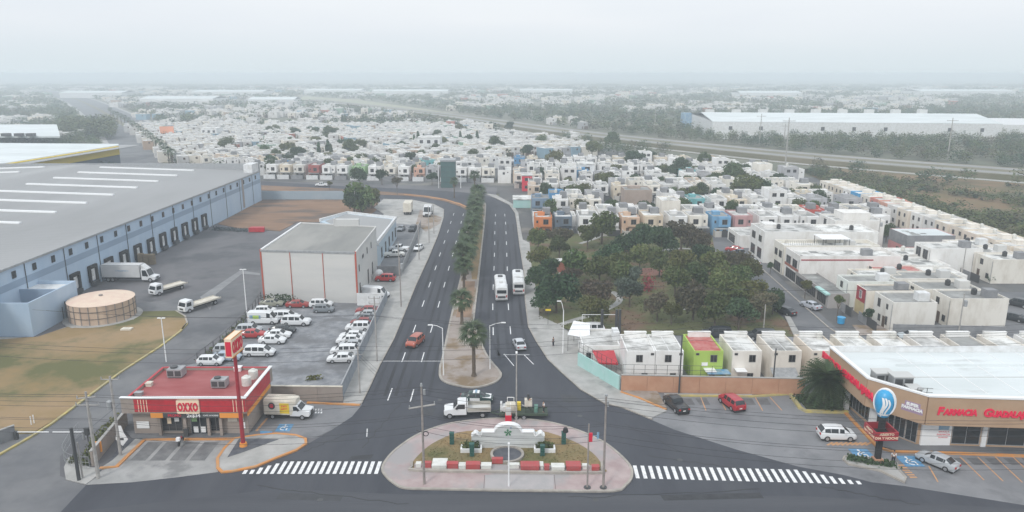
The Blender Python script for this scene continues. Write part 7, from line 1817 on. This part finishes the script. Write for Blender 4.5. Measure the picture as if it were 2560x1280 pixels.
# ------------------------------------------------------------------ palms
def frond_mesh(L=1.9, seed=0, fan=True):
    rr = random.Random(seed); mb = MB()
    if fan:   # fan palm: stalk, then a pleated fan
        mb.tube((0, 0, 0), (L*.45, 0, L*.18), .03, .02, 4)
        c = Vector((L*.45, 0, L*.18))
        for i in range(-6, 7):
            a = i*.2; d = Vector((math.cos(a), math.sin(a), -.10-.25*abs(a))); d2 = Vector((-math.sin(a), math.cos(a), 0))
            ln = L*.62*(1-.12*abs(i)/7)
            mb.poly([c, c+d*ln*.6+d2*.036*L, c+d*ln*1.15+Vector((0, 0, -.26*L)), c+d*ln*.6-d2*.036*L])
    else:     # feather palm: drooping midrib with leaflets
        P = [Vector((L*t, 0, L*(.55*t-.95*t*t))) for t in [k/9 for k in range(10)]]
        for a, b in zip(P[:-1], P[1:]): mb.tube(a, b, .035, .03, 4)
        for k in range(2, 10):
            for s_ in (-1, 1):
                for f in (0, .5):
                    p = P[k-1].lerp(P[k], f); ln = L*.24*math.sin(PI*(k+f)/11)+.14
                    q = p+Vector((ln*.5, s_*ln, -ln*.35)); mb.poly([p, p+Vector((.2, 0, 0)), q])
    return mb.mesh('frond', M['frond'])
FR = [frond_mesh(1.9, i) for i in range(2)]
def palm(X, Y, h_, label, nf=30, s_=1.0, z=.15, group='fan palms along the median'):
    e = empty('fan_palm', (X, Y, z), R.random()*6, label, 'palm', group)
    mb = MB(); k = 6
    for i in range(k): mb.cyl(0, 0, h_*i/k, h_*(i+1)/k, .24*s_-.008*i, .21*s_-.008*i, n=9)
    mb.cyl(0, 0, -.1, .5, .38*s_, .24*s_, n=9)
    obj('trunk', mb.mesh('palm_trunk', M['palmbark']), e)
    sk = MB(); rr = random.Random(int(X*7+Y))
    for i in range(46):
        a = rr.random()*6.28; z0_ = h_-rr.uniform(0, 1.0); d = Vector((math.cos(a), math.sin(a), 0)); t = Vector((-math.sin(a), math.cos(a), 0))
        p = Vector((0, 0, z0_))+d*.2; q = Vector((0, 0, z0_-rr.uniform(.8, 1.3)))+d*rr.uniform(.35, .7); sk.poly([p-t*.08, q-t*.22, q+t*.22, p+t*.08])
    obj('dead_skirt', sk.mesh('skirt', M['skirt']), e)
    for i in range(nf):
        a = i*2.399; el = 1.2 - 1.75*(i/nf)
        obj('frond', FR[i % 2], e, (0, 0, h_), rot=(0, -el, a), scale=(s_, s_, s_))
    return e
PALM = [(1185, 942, 838, 1.15), (1155, 812, 752, 1.15), (1160, 725, 668, 1.15)]
lab = ['big fan palm standing alone at the near tip of the median', 'second fan palm from the near tip of the median', 'third fan palm from the near tip of the median']
for (x, yb, yc, s_), l_ in zip(PALM, lab):
    X, Y = G(x, yb); palm(X, Y, ZH(yb, yc)-.1, l_, 24, s_*1.12)
YY = G(1160, 725)[1]+6; k = 3
mp1 = [(1164, 700), (1172, 660), (1180, 620), (1187, 580), (1192, 545), (1196, 515)]
for i in range(16):
    t = i/15*5; a = int(min(4, t)); f = t-a
    x = mp1[a][0]*(1-f)+mp1[a+1][0]*f; y = mp1[a][1]*(1-f)+mp1[a+1][1]*f
    X, Y = G(x, y); palm(X+R.uniform(-.6, .6)-.2, Y, R.uniform(4.6, 6.0), '%s fan palm from the near tip of the median, in the dense line' % ORD[3+i], 19, R.uniform(1.35, 1.7))
X, Y = G(1187, 490); palm(X, Y, 7.5, 'tall fan palm at the far bend of the median', 22, 1.2); X, Y = G(1136, 495); palm(X, Y, 6.0, 'fan palm standing alone on the far turning median', 22, 1.0)
# date palm by the pharmacy
FD = frond_mesh(3.7, 3, False)
X, Y = G(2062, 1012)
e = empty('date_palm', (X, Y, .25), 0, 'big bushy date palm in the planter beside the pharmacy', 'palm')
obj('trunk', MB().cyl(0, 0, -.1, 2.9, .45, .38, n=12).mesh('trunk', M['palmbark']), e)
for i in range(92):
    el = 1.25-1.75*(i/92)
    obj('frond', FD, e, (0, 0, 2.9), rot=(0, -el, i*2.399), scale=(1, 1.15, 1))
bush(px([(1995, 1000), (2060, 1010), (2120, 1010)]), 1.3, .5, LEAF['dark'], 'dark ground cover planting under the date palm', 1100, 'ground_cover', 'plants', 41)
# boulevard palms
for i in range(16):
    t = (i+.5)/16*4; a = int(t); f = t-a; x = lav[a][0]*(1-f)+lav[a+1][0]*f; y = lav[a][1]*(1-f)+lav[a+1][1]*f
    X, Y = G(x-2, y); palm(X, Y, R.uniform(6, 8), '%s palm on the boulevard median from the near end' % ORD[i], 12, 1.5, 0, 'palms on the far boulevard median')
# ------------------------------------------------------------------ poles and lamps
def pole(x, yb, yt, label, r0=.16, r1=.1, m='pole', cat='pole', name='utility_pole', z=.12, xt=None, group=None):
    X, Y = G(x, yb); h_ = ZH(yb, yt)
    e = empty(name, (X, Y, z), 0, label, cat, group)
    part('shaft', MB().cyl(0, 0, -.1, h_, r0, r1, n=10), M[m], e)
    return e, h_
def arm(e, z, L, dz=0, r=.07, m='pole', ang=0, nm='crossarm', ins=3):
    c, s_ = math.cos(ang), math.sin(ang)
    part(nm, MB().tube((-L*c, -L*s_, z-dz), (L*c, L*s_, z+dz), r), M[m], e)
    for i in range(ins):
        t = (i/(ins-1)-.5)*1.9 if ins > 1 else 0; part('insulator', MB().cyl(L*t*c, L*t*s_, z+dz*t+r, z+dz*t+r+.28, .07, .05, n=8), M['steel'], e)
def transformer(e, z, dx=.4):
    part('transformer', MB().cyl(dx, 0, z, z+.95, .32, n=12).cyl(dx, 0, z+.95, z+1.1, .33, .15, n=12), M['steel'], e)
WP = {}
e, h = pole(246, 1196, 982, 'tall concrete pole with crossarm and insulators left of the store', .19, .12); arm(e, h-.7, 1.1, .12, .07); arm(e, h-1.6, 1.2, -.1, .06, ang=.2); WP['L1'] = (e.location.x, e.location.y, h)
part('cable_drop', MB().tube((.2, 0, .1), (.16, 0, h-2), .05), M['pole'], e)
e, h = pole(302, 1140, 943, 'concrete pole carrying a grey transformer behind the taupe wall', .19, .12); arm(e, h-.4, 1.1, 0, .06); transformer(e, h-4.2, -.5); WP['L2'] = (e.location.x, e.location.y, h)
e, h = pole(198, 1202, 1072, 'thick dark green-grey post at the corner kerb', .2, .17, 'darksteel')
e, h = pole(207, 1196, 1108, 'short pale thin post just right of the dark post', .1, .08, 'pole')
e, h = pole(1061, 1213, 968, 'concrete pole with slanting crossarm on the left of the traffic island', .15, .1, 'rustpole'); arm(e, h-2.4, 1.45, .25, .1, 'pole', 0, ins=2); part('cap_fitting', MB().cyl(0, 0, h, h+.35, .16, .1, n=8).cyl(.3, 0, h-1.0, h-.4, .14, n=8), M['steel'], e)
mb = MB()
for a in range(14): mb.tube((.35+.28*math.cos(a*PI/7), -.1, h-5.6+.28*math.sin(a*PI/7)), (.35+.28*math.cos((a+1)*PI/7), -.1, h-5.6+.28*math.sin((a+1)*PI/7)), .05, n=5)
part('cable_coil', mb, M['wire'], e); part('bracket', MB().tube((-.7, 0, h-5.2), (.2, 0, h-5.5), .06), M['darksteel'], e); WP['M1'] = (e.location.x, e.location.y, h)
e, h = pole(1508, 1222, 993, 'concrete pole at the right end of the traffic island', .15, .1, 'rustpole'); part('cap_fitting', MB().cyl(0, 0, h, h+.2, .16, n=8).cyl(.2, 0, h-1.2, h-.6, .12, n=8), M['steel'], e); part('foot', MB().cyl(0, 0, 0, .12, .4, n=12), M['darksteel'], e); WP['R1'] = (e.location.x, e.location.y, h)
e, h = pole(1468, 1222, 1062, 'slim pole with a red sign left of the right-hand concrete pole', .11, .08, 'rustpole'); part('red_sign', MB().box(.02, -.1, h-2.1, .42, .1, h-1.1), M['signred'], e); part('foot', MB().cyl(0, 0, 0, .12, .4, n=12), M['darksteel'], e)
part('blue_sign', MB().box(.9, -.02, h-1.8, 1.15, .02, h-1.0).box(.1, -.02, h-1.45, .9, .02, h-1.4), M['posterblue'], e)
e, h = pole(1272, 1218, 1112, 'short pale post standing in front of the monument', .09, .07, 'signwhite'); part('cap', MB().box(-.12, -.12, h, .12, .12, h+.1), M['signwhite'], e)
e, h = pole(1291, 1068, 886, 'tall slim white mast behind the monument', .11, .07, 'pole'); part('lamp_head', MB().box(-.12, -.2, h, .12, .35, h+.18), M['signwhite'], e)
def street_lamp(x, yb, yt, dx, label, m='signwhite', L=2.4, rise=.5):
    e, h = pole(x, yb, yt, label, .1, .07, m, 'street lamp', 'street_lamp')
    part('arm', MB().path([(0, 0, h-.05), (dx*L*.5, 0, h+rise*.7), (dx*L, 0, h+rise)], .05), M[m], e)
    part('lamp_head', MB().prism([(dx*L-.1, -.14), (dx*(L+.6), -.1), (dx*(L+.6), .1), (dx*L-.1, .14)] if dx > 0 else [(dx*L+.1, -.14), (dx*L+.1, .14), (dx*(L+.6), .1), (dx*(L+.6), -.1)], h+rise-.06, h+rise+.06, bottom=True), M[m], e)
    return e, h
street_lamp(1109, 940, 822, -1, 'left lamp post at the near tip of the median, arm over the left carriageway', L=1.6)
street_lamp(1225, 925, 816, 1, 'right lamp post at the near tip of the median, arm over the right carriageway', L=1.9)
street_lamp(1407, 885, 778, -1, 'white lamp post on the right pavement by the person in dark clothes', L=.5, rise=1.6)
for x, yb, yt, l_ in ((416, 905, 798, 'floodlight mast on the dry lawn edge in front of the salmon tank'), (617, 782, 676, 'floodlight mast left of the grey storage block')):
    e, h = pole(x, yb, yt, l_, .1, .07, 'signwhite', 'lamp mast', 'lamp_mast'); part('lamp_head', MB().box(-.6, -.12, h, -.1, .12, h+.14).box(.1, -.12, h, .6, .12, h+.14).box(-.1, -.04, h, .1, .04, h+.08), M['signwhite'], e)
for x, yb, yt, l_, m in ((1697, 985, 838, 'left tall dark pole at the terracotta wall', 'darksteel'), (1930, 985, 872, 'right tall dark pole at the terracotta wall', 'darksteel'), (1908, 832, 762, 'pale concrete pole at the near edge of the park', 'pole'),
   (2392, 862, 735, 'concrete pole behind the pharmacy in front of the cream houses', 'pole'), (900, 985, 868, 'concrete pole on the left pavement beside the fence corner', 'pole'), (943, 905, 742, 'slim pole with cable brackets on the left pavement', 'pole'),
   (1003, 768, 645, 'concrete pole on the left pavement by the red van', 'rustpole'), (999, 700, 605, 'pole inside the fenced side yard', 'pole'), (1048, 650, 560, 'pole on the pavement beside the fenced yard', 'pole'), (1073, 608, 515, 'pole on the pavement near the truck tractor', 'pole'),
   (1085, 585, 512, 'thin pole at the avenue bend', 'pole'), (2190, 640, 545, 'pole among trees by the scrub-side houses', 'pole'), (2040, 530, 480, 'pole by the large dark tree', 'pole'), (2403, 700, 620, 'pale pole beside the white modern house', 'pole'),
   (889, 535, 478, 'thin pole in front of the large bushy field tree', 'pole'), (1097, 470, 410, 'white mast left of the dark green tower', 'signwhite'), (1152, 470, 425, 'white mast right of the dark green tower', 'signwhite')):
    e, h = pole(x, yb, yt, l_, .13, .09, m, z=.05)
    if x in (943,): arm(e, h-.3, .9, 0, .05); arm(e, h-1.2, .9, 0, .05)
    if x in (900,): arm(e, h-1.2, .7, 0, .05)
    if x in (2190, 2392, 1003): transformer(e, h-2.2)
for x, yb, yt in ((1962, 425, 295), (1637, 320, 262), (1898, 365, 285), (2368, 400, 295), (1960, 355, 310)):
    e, h = pole(x, yb, yt, 'tall power mast in the haze by the highway, %s from the left' % ORD[(1637, 1898, 1960, 1962, 2368).index(x)], .35, .2, 'pole'); arm(e, h-1.5, 3, 0, .15, ins=3)
# frame of a sign above the park corner
X, Y = G(1456, 838); X2 = G(1545, 838)[0]
e = empty('goal_frame', (X, Y+1, .1), 0, 'thin white metal frame standing behind the white minivan', 'frame'); L = X2-X
part('post', MB().cyl(0, 0, 0, 3.4, .05, n=6), M['signwhite'], e); part('post', MB().cyl(L, 0, 0, 3.4, .05, n=6), M['signwhite'], e); part('bar', MB().tube((0, 0, 3.4), (L, 0, 3.4), .05), M['signwhite'], e)
for i, x in enumerate((1504, 1540, 1548)):
    e, h = pole(x, 835, 775, '%s dark trunk-like post behind the white minivan' % ['left', 'middle', 'right'][i], .28, .24, 'darksteel', z=.1)
e = empty('park_sign', (*G(1370, 812), .1), 0, 'small yellow sign on a thin post at the park corner', 'sign'); part('post', MB().cyl(0, 0, 0, 2.6, .04, n=6), M['darksteel'], e); part('plate', MB().box(-.5, -.03, 2.6, .5, .03, 2.95), M['yellow'], e)
# blue bin, playground dome, red kiosk
tag(obj('waste_bin', MB().cyl(0, 0, 0, 1.1, .6, .7, n=14).cyl(0, 0, 1.1, 1.2, .75, n=14).mesh('bin', M['blueball']), None, (*G(2102, 808), 0)), 'bright blue drum at the kerb of the side street', 'drum')
bush([G(1616, 728), G(1622, 726)], 1.5, 3.2, mat('red_blossom', (.42,.07,.065), .8, (.30,.06,.05), 1, rand=.2), 'small round red-leaved tree in the middle of the park', 320, 'red_tree', 'tree', 61)
e = empty('park_kiosk', (*G(1398, 682), .1), .2, 'little red and grey kiosk among the left park trees', 'kiosk'); part('wall', MB().box(0, 0, 0, 2.2, 2.2, 2.6), M['brick'], e); part('roof', MB().box(-.3, -.3, 2.603, 2.5, 2.5, 2.75), M['greypanel'], e)
diamond = empty('real_estate_sign', (*G(308, 1122), .1), 0, 'white diamond-shaped sign board standing left of the store', 'sign'); part('board', MB().prism([(-.75, 1.2), (0, .3), (.75, 1.2), (.35, 2.0), (.1, 3.0), (-.35, 3.0)], -.04, .04, bottom=True), M['signwhite'], diamond).rotation_euler = (PI/2, 0, 0)
part('mark', MB().box(-.2, -.06, 1.1, .25, -.043, 1.4), M['darksteel'], diamond); part('post', MB().cyl(0, .1, 0, 1.5, .04, n=6), M['darksteel'], diamond)
o = obj('hydrant_panel', MB().box(-.4, -.12, .6, .4, .1, 1.9).mesh('panel', M['orange']), None, (*G(249, 1142), .1)); tag(o, 'orange oval panel on the end of the taupe wall by the concrete pole', 'panel'); part('red_centre', MB().box(-.2, -.16, .9, .2, -.123, 1.6), M['signred'], o)
# ------------------------------------------------------------------ cables
def cable(a, b, sag, label, r=.02, n=14):
    a = Vector(a); b = Vector(b); P = []
    for i in range(n+1):
        t = i/n; p = a.lerp(b, t); p.z -= sag*4*t*(1-t); P.append(tuple(p))
    o = obj('overhead_cable', MB().path(P, r, 4).mesh('cable', M['wire'])); tag(o, label, 'cable')
L1, L2, M1, R1 = WP['L1'], WP['L2'], WP['M1'], WP['R1']
for k, (dz, dy) in enumerate(((0, 0), (-.5, .4), (-.7, -.4), (-1.6, .1), (-3.2, 0), (-3.5, .15), (-4.6, .05), (-5.3, .1))):
    for a, b, sg_, wh_ in (((L1[0], L1[1]+dy, L1[2]+dz*.9-.2), (M1[0], M1[1]+dy, M1[2]+dz), .7+.12*k, 'between the store pole and the left island pole'),
       ((M1[0], M1[1]+dy, M1[2]+dz), (R1[0], R1[1]+dy, R1[2]+dz*.95-.1), .5+.08*k, 'between the two island poles'),
       ((R1[0], R1[1]+dy, R1[2]+dz*.95-.1), (62, 67+dy, R1[2]+dz*.95+1.0), 1.2+.1*k, 'from the right island pole towards the pharmacy'),
       ((L1[0], L1[1]+dy, L1[2]+dz*.9-.2), (-92, 82+dy, L1[2]+dz*.9+.2), .9, 'left of the pole beside the store')):
        cable(a, b, sg_, '%s cable from the top %s' % (ORD[k], wh_))
pk_ = G(900, 985)[0]
for k, (z_, y_) in enumerate(((10.2, 92), (9.5, 92.3), (8.2, 92.2), (11.0, 103), (9.9, 106))):
    cable((-70, y_, z_+.6), (pk_, y_+.5, z_-.3), .8, '%s cable crossing above the red shop roof' % ORD[k]); cable((pk_, y_+.5, z_-.3), (26, 99.5, z_), 1.0, '%s cable crossing the carriageways behind the island' % ORD[k]); cable((26, 99.5, z_), (75, 98, z_+.3), .9, '%s cable crossing above the terracotta wall' % ORD[k])
for k in range(3): cable((G(900, 985)[0], G(900, 985)[1], 6.5-k*.5), (M1[0], M1[1], M1[2]-2-k*.6), .3, '%s of three cables slanting across the left carriageway to the island pole' % ORD[k], .018)
cable((G(1312, 790)[0]-2, 134, 8), (70, 124, 8.4), 1.0, 'greenish cable crossing in front of the park trees', .03)
# ------------------------------------------------------------------ distance: estates, woods, scrub, all as masses
def far_house(mb, X, Y, rz, w_, d_, h_, q):
    c, s_ = math.cos(rz), math.sin(rz)
    T = lambda x, y, z: (X+x*c-y*s_, Y+x*s_+y*c, z)
    mi = 0 if q < .55 else (1 if q < .78 else (2 if q < .9 else 3 + int(q*1000) % 4))
    def bx(x0, y0, z0, x1, y1, z1, m):
        n = len(mb.v); mb.v += [T(x0,y0,z0),T(x1,y0,z0),T(x1,y1,z0),T(x0,y1,z0),T(x0,y0,z1),T(x1,y0,z1),T(x1,y1,z1),T(x0,y1,z1)]
        for f in ((4,5,6,7),(0,1,5,4),(1,2,6,5),(2,3,7,6),(3,0,4,7)): mb.f.append(tuple(n+k for k in f)); mb.m.append(m)
    bx(0, 0, -.1, w_, d_, h_, mi)
    bx(.2, .2, h_, w_-.2, d_-.2, h_+.05, 7)
    bx(w_*.2, d_*.5, h_+.05, w_*.2+2, d_*.5+2, h_+1.0, 0)
    if h_ > 4:
        bx(w_*.5-.6, -.05, 3.4, w_*.5+.6, 0, 4.6, 8); bx(w_*.3, d_, 3.6, w_*.3+1, d_+.05, 4.6, 8)
        bx(w_*.45, -3, -.1, w_*.45+2.4, -.1, 2.4, 8 if q > .5 else 2)
    bx(w_*.1, -.05, .2, w_*.1+1, 0, 2.3, 8)
FM = [mat('far_white', (.68,.67,.65), .9, (.54,.52,.50), .3), mat('far_cream', (.70,.65,.57), .9), mat('far_grey', (.36,.36,.37), .9), mat('far_red', (.42,.15,.11), .9), mat('far_blue', (.22,.34,.42), .9), mat('far_tan', (.42,.30,.22), .9), mat('far_green', (.25,.36,.28), .9), M['roofdeck'], M['door']]
mb = MB()
for (X, Y, rz, w_, d_, h_, q) in FARH: far_house(mb, X, Y, rz, w_, d_, h_, q)
tag(obj('estate_houses', mb.mesh('estate_houses', *FM)), 'mass of small pale houses packed in the far part of the estate', 'houses', kind='stuff')
rr = random.Random(99)
hwP = px([(2900, 470), (2560, 443), (2050, 402), (1731, 370), (1519, 347), (1350, 325), (1200, 303), (1100, 290), (1000, 278), (900, 266), (780, 252)])
def dist_line(x, y, P):
    b = 1e9
    for (x0, y0), (x1, y1) in zip(P[:-1], P[1:]):
        L2 = (x1-x0)**2+(y1-y0)**2; t = max(0, min(1, ((x-x0)*(x1-x0)+(y-y0)*(y1-y0))/L2)); b = min(b, math.hypot(x-x0-t*(x1-x0), y-y0-t*(y1-y0)))
    return b
lavP = px(lav)
pf = px([(740, 238), (900, 250), (1080, 272), (1260, 302), (1200, 312), (1000, 290), (860, 270), (720, 252)])
nearwoods = px([(140, 352), (150, 305), (280, 305), (292, 350)])
def hwy_y(X):
    for (x0, y0), (x1, y1) in zip(hwP[:-1], hwP[1:]):
        if min(x0, x1) <= X <= max(x0, x1): return y0+(y1-y0)*(X-x0)/(x1-x0)
    return 0
def zone(X, Y):
    """'h' houses, 't' trees, 's' scrub, None empty"""
    if dist_line(X, Y, hwP) < 34 or dist_line(X, Y, lavP) < 30: return None
    if inpoly(X, Y, pf): return None
    if X > 0 and Y < hwy_y(X) and Y > hwy_y(X)-75 and not inpoly(X, Y, scrubP): return None
    if X > 90 and Y < 900: return None if Y < hwy_y(X) and not inpoly(X, Y, scrubP) else ('s' if inpoly(X, Y, scrubP) else 't')
    if Y < 420 and -130 < X < 124: return None
    if not free(X-6, Y-6, X+6, Y+6): return None
    if inpoly(X, Y, polyA) or inpoly(X, Y, polyB): return None
    if inpoly(X, Y, scrubP): return 's'
    n = math.sin(X*.011+1.3)*math.cos(Y*.007+.4)+.6*math.sin(X*.023-Y*.013)+.35*math.sin(X*.05+Y*.031)
    # right of the highway: belt of trees, then houses
    if X < -200 and Y < 480: return None if Y < 330 else 't'
    if n > (.18 if Y < 650 else -.15): return 't'
    if 36 < dist_line(X, Y, hwP) < 130 and X > 40 and Y < 700: return 't'
    if n < -.95: return None
    return 'h'
# houses
mb = MB(); nfar = 0
a2 = math.radians(28)
for band_, (y0, y1, step) in enumerate(((395, 900, 13.5), (900, 1500, 21), (1500, 2600, 42))):
    v = y0
    while v < y1:
        half = v*.74+60; u = -half
        while u < half:
            X = u+rr.uniform(-2, 2); Y = v+math.sin(u*.004)*30+rr.uniform(-2, 2)
            if Y > 380 and zone(X, Y) == 'h' and visible(X, Y, 0, 40) and rr.random() < .85:
                s_ = 1 if band_ == 0 else (1.25 if band_ == 1 else 2.0)
                w_ = rr.uniform(6, 11)*s_; far_house(mb, X, Y, rr.choice([0, 0, .3, PI]), w_, rr.uniform(8, 10)*s_, rr.choice([3.2, 5.4, 5.6, 6.2]), rr.random()); nfar += 1
            u += (11 if band_ == 0 else (17 if band_ == 1 else 36))*rr.uniform(.85, 1.5)
        v += step
tag(obj('distant_houses', mb.mesh('distant_houses', *FM)), 'hazy spread of pale houses reaching towards the horizon', 'houses', kind='stuff')
# big pale sheds in the far haze
for i, (x, y, w_, d_, h_) in enumerate(((760, 236, 130, 60, 9), (350, 262, 110, 60, 9), (480, 240, 150, 70, 9), (930, 240, 160, 60, 10), (1300, 236, 120, 60, 9), (1850, 245, 120, 60, 10), (2300, 240, 200, 80, 10), (150, 245, 120, 60, 10), (620, 262, 70, 40, 8))):
    X, Y = G(x, y)
    e = empty('distant_shed', (X, Y, 0), 0, '%s of the pale sheds in the far haze counted from the left' % ORD[sorted((760, 350, 480, 930, 1300, 1850, 2300, 150, 620)).index(x)], 'shed', 'pale sheds in the far haze')
    part('wall', MB().box(0, 0, 0, w_, d_, h_), M['white'], e); part('roof', MB().poly([(0, 0, h_), (w_, 0, h_), (w_, d_/2, h_+3), (0, d_/2, h_+3)]).poly([(0, d_/2, h_+3), (w_, d_/2, h_+3), (w_, d_, h_), (0, d_, h_)]), M['whiteroof'], e)
# foliage masses
def clump(mb, X, Y, r_, h_, n, s_, mi, z=0):
    for i in range(n):
        v = Vector((rr.gauss(0, 1), rr.gauss(0, 1), rr.gauss(0, 1))).normalized()*(rr.random()**.4)
        zz = z+h_*.55+v.z*h_*.48
        a = rr.random()*6.28; d = Vector((math.cos(a), math.sin(a), rr.uniform(-.6, .6))); e2 = Vector((-math.sin(a)*.6, math.cos(a)*.6, rr.uniform(-.5, .5)))
        p = Vector((X+v.x*r_, Y+v.y*r_, zz)); mb.v += [tuple(p-d*s_), tuple(p+e2*s_), tuple(p+d*s_), tuple(p-e2*s_)]
        k = len(mb.v)-4; mb.f.append((k, k+1, k+2, k+3)); mb.m.append(mi)
LM = [LEAF['green'], LEAF['dark'], LEAF['olive'], LEAF['brown']]
mb = MB(); nt_ = 0
for (y0, y1, cell) in ((300, 600, 9), (600, 1000, 15), (1000, 1700, 28), (1700, 3200, 60)):
    v = y0
    while v < y1:
        half = v*.74+60; u = -half
        while u < half:
            X = u+rr.uniform(-.5, .5)*cell; Y = v+rr.uniform(-.5, .5)*cell; z_ = zone(X, Y)
            pr = {'t': .95, 'h': .30 if Y < 650 else .5, None: .0, 's': 0}[z_]
            dh_ = dist_line(X, Y, hwP)
            if z_ is not None and z_ != 's' and 28 < dh_ < 110 and X > 60: pr = .95
            if z_ is not None and 28 < dh_ < 52: pr = max(pr, .55)
            if pr and rr.random() < pr and visible(X, Y, 0, 40):
                s_ = cell/9*.75
                clump(mb, X, Y, rr.uniform(3.2, 5.0)*max(1, s_), rr.uniform(5, 8.5), 170 if cell < 12 else (60 if cell < 20 else 30), (.5 if cell < 12 else .9*s_**.8), rr.choice([0, 1, 1, 2, 2, 3])); nt_ += 1
            u += cell
        v += cell
tag(obj('distant_trees', mb.mesh('distant_trees', *LM)), 'hazy belts of trees between the far houses', 'trees', kind='stuff')
# individual trees left beyond the sheds
mb = MB()
for i in range(90):
    X, Y = G(rr.uniform(150, 285), rr.uniform(318, 350)); clump(mb, X, Y, rr.uniform(4, 7), rr.uniform(8, 13), 90, 1.0, rr.choice([0, 2, 2]))
for X, Y in extra[:60]: clump(mb, X, Y, rr.uniform(2, 3.5), rr.uniform(4, 7), 70, .6, rr.choice([0, 1, 2]))
tag(obj('wood', mb.mesh('wood', *LM)), 'dense wood beyond the yellow-edged shed', 'trees', kind='stuff')
# the scrub zone: bushes with gaps
mb = MB(); nsb = 0
for i in range(7500):
    X = rr.uniform(120, 420); Y = rr.uniform(120, 420)
    if not inpoly(X, Y, scrubP) or not visible(X, Y, 0, 40) or dist_line(X, Y, hwP) < 34 or not free(X-2, Y-2, X+2, Y+2): continue
    n = math.sin(X*.045+2)*math.cos(Y*.04)+.5*math.sin(X*.11+Y*.07)
    edge = X < 150 or Y < 235
    if n < (-.9 if edge else .1) and rr.random() < .9: continue
    r_ = rr.uniform(1.6, 3.6) if edge else rr.uniform(1.0, 2.6)
    clump(mb, X, Y, r_, r_*rr.uniform(1.0, 1.6), 70 if edge else 40, .42 if edge else .4, rr.choice([0, 1, 2, 2, 3, 2]), -.1); nsb += 1
tag(obj('scrub_bushes', mb.mesh('scrub_bushes', *LM)), 'dense green and yellowish scrub on the open ground beyond the houses', 'scrub', kind='stuff')
print('houses', NH, cnt, len(FARH), nfar, 'trees', nt_, nsb)
# grass tufts on the near lawn, park and median
def tufts(name, poly, n, z, mats, lab, smin=.08, smax=.22):
    mb = MB(); P = px(poly); xs_ = [p[0] for p in P]; ys_ = [p[1] for p in P]; k = 0; tr_ = 0
    while k < n and tr_ < n*6:
        tr_ += 1
        X = rr.uniform(min(xs_), max(xs_)); Y = rr.uniform(min(ys_), max(ys_))
        if not inpoly(X, Y, P) or not visible(X, Y, 0, 10): continue
        k += 1; a = rr.random()*6.28; s_ = rr.uniform(smin, smax); hh = s_*rr.uniform(.6, 1.3)
        mb.v += [(X-s_*math.cos(a), Y-s_*math.sin(a), z), (X+s_*math.cos(a), Y+s_*math.sin(a), z), (X+rr.uniform(-.1, .1), Y+rr.uniform(-.1, .1), z+hh)]
        mb.f.append((len(mb.v)-3, len(mb.v)-2, len(mb.v)-1)); mb.m.append(rr.randrange(len(mats)))
    tag(obj(name, mb.mesh(name, *mats)), lab, 'grass', kind='stuff')
tufts('island_tufts', [(1040, 1155), (1094, 1108), (1148, 1086), (1341, 1081), (1415, 1102), (1490, 1150), (1490, 1160), (1045, 1160)], 1500, .2, [M['grass']], 'thin dry grass on the traffic island', .05, .13)
tufts('park_tufts', [(1345, 800), (1345, 700), (1500, 600), (1770, 600), (1900, 745), (1990, 838), (1450, 832)], 3000, .1, [M['parkgrass']], 'grass tufts in the small park', .1, .3)
# ------------------------------------------------------------------ haze
hm_ = bpy.data.materials.new('haze'); hm_.use_nodes = True; n = hm_.node_tree; n.nodes.clear()
oo = n.nodes.new('ShaderNodeOutputMaterial'); pv = n.nodes.new('ShaderNodeVolumePrincipled')
pv.inputs['Color'].default_value = (.87, .945, 1.0, 1); pv.inputs['Density'].default_value = .0006; pv.inputs['Anisotropy'].default_value = 0
n.links.new(pv.outputs[0], oo.inputs['Volume'])
tag(obj('haze', MB().box(-15000, -400, -1.35, 15000, 17000, 47.5).mesh('haze', hm_)), 'pale blue-white haze over the whole town', 'haze', kind='stuff')
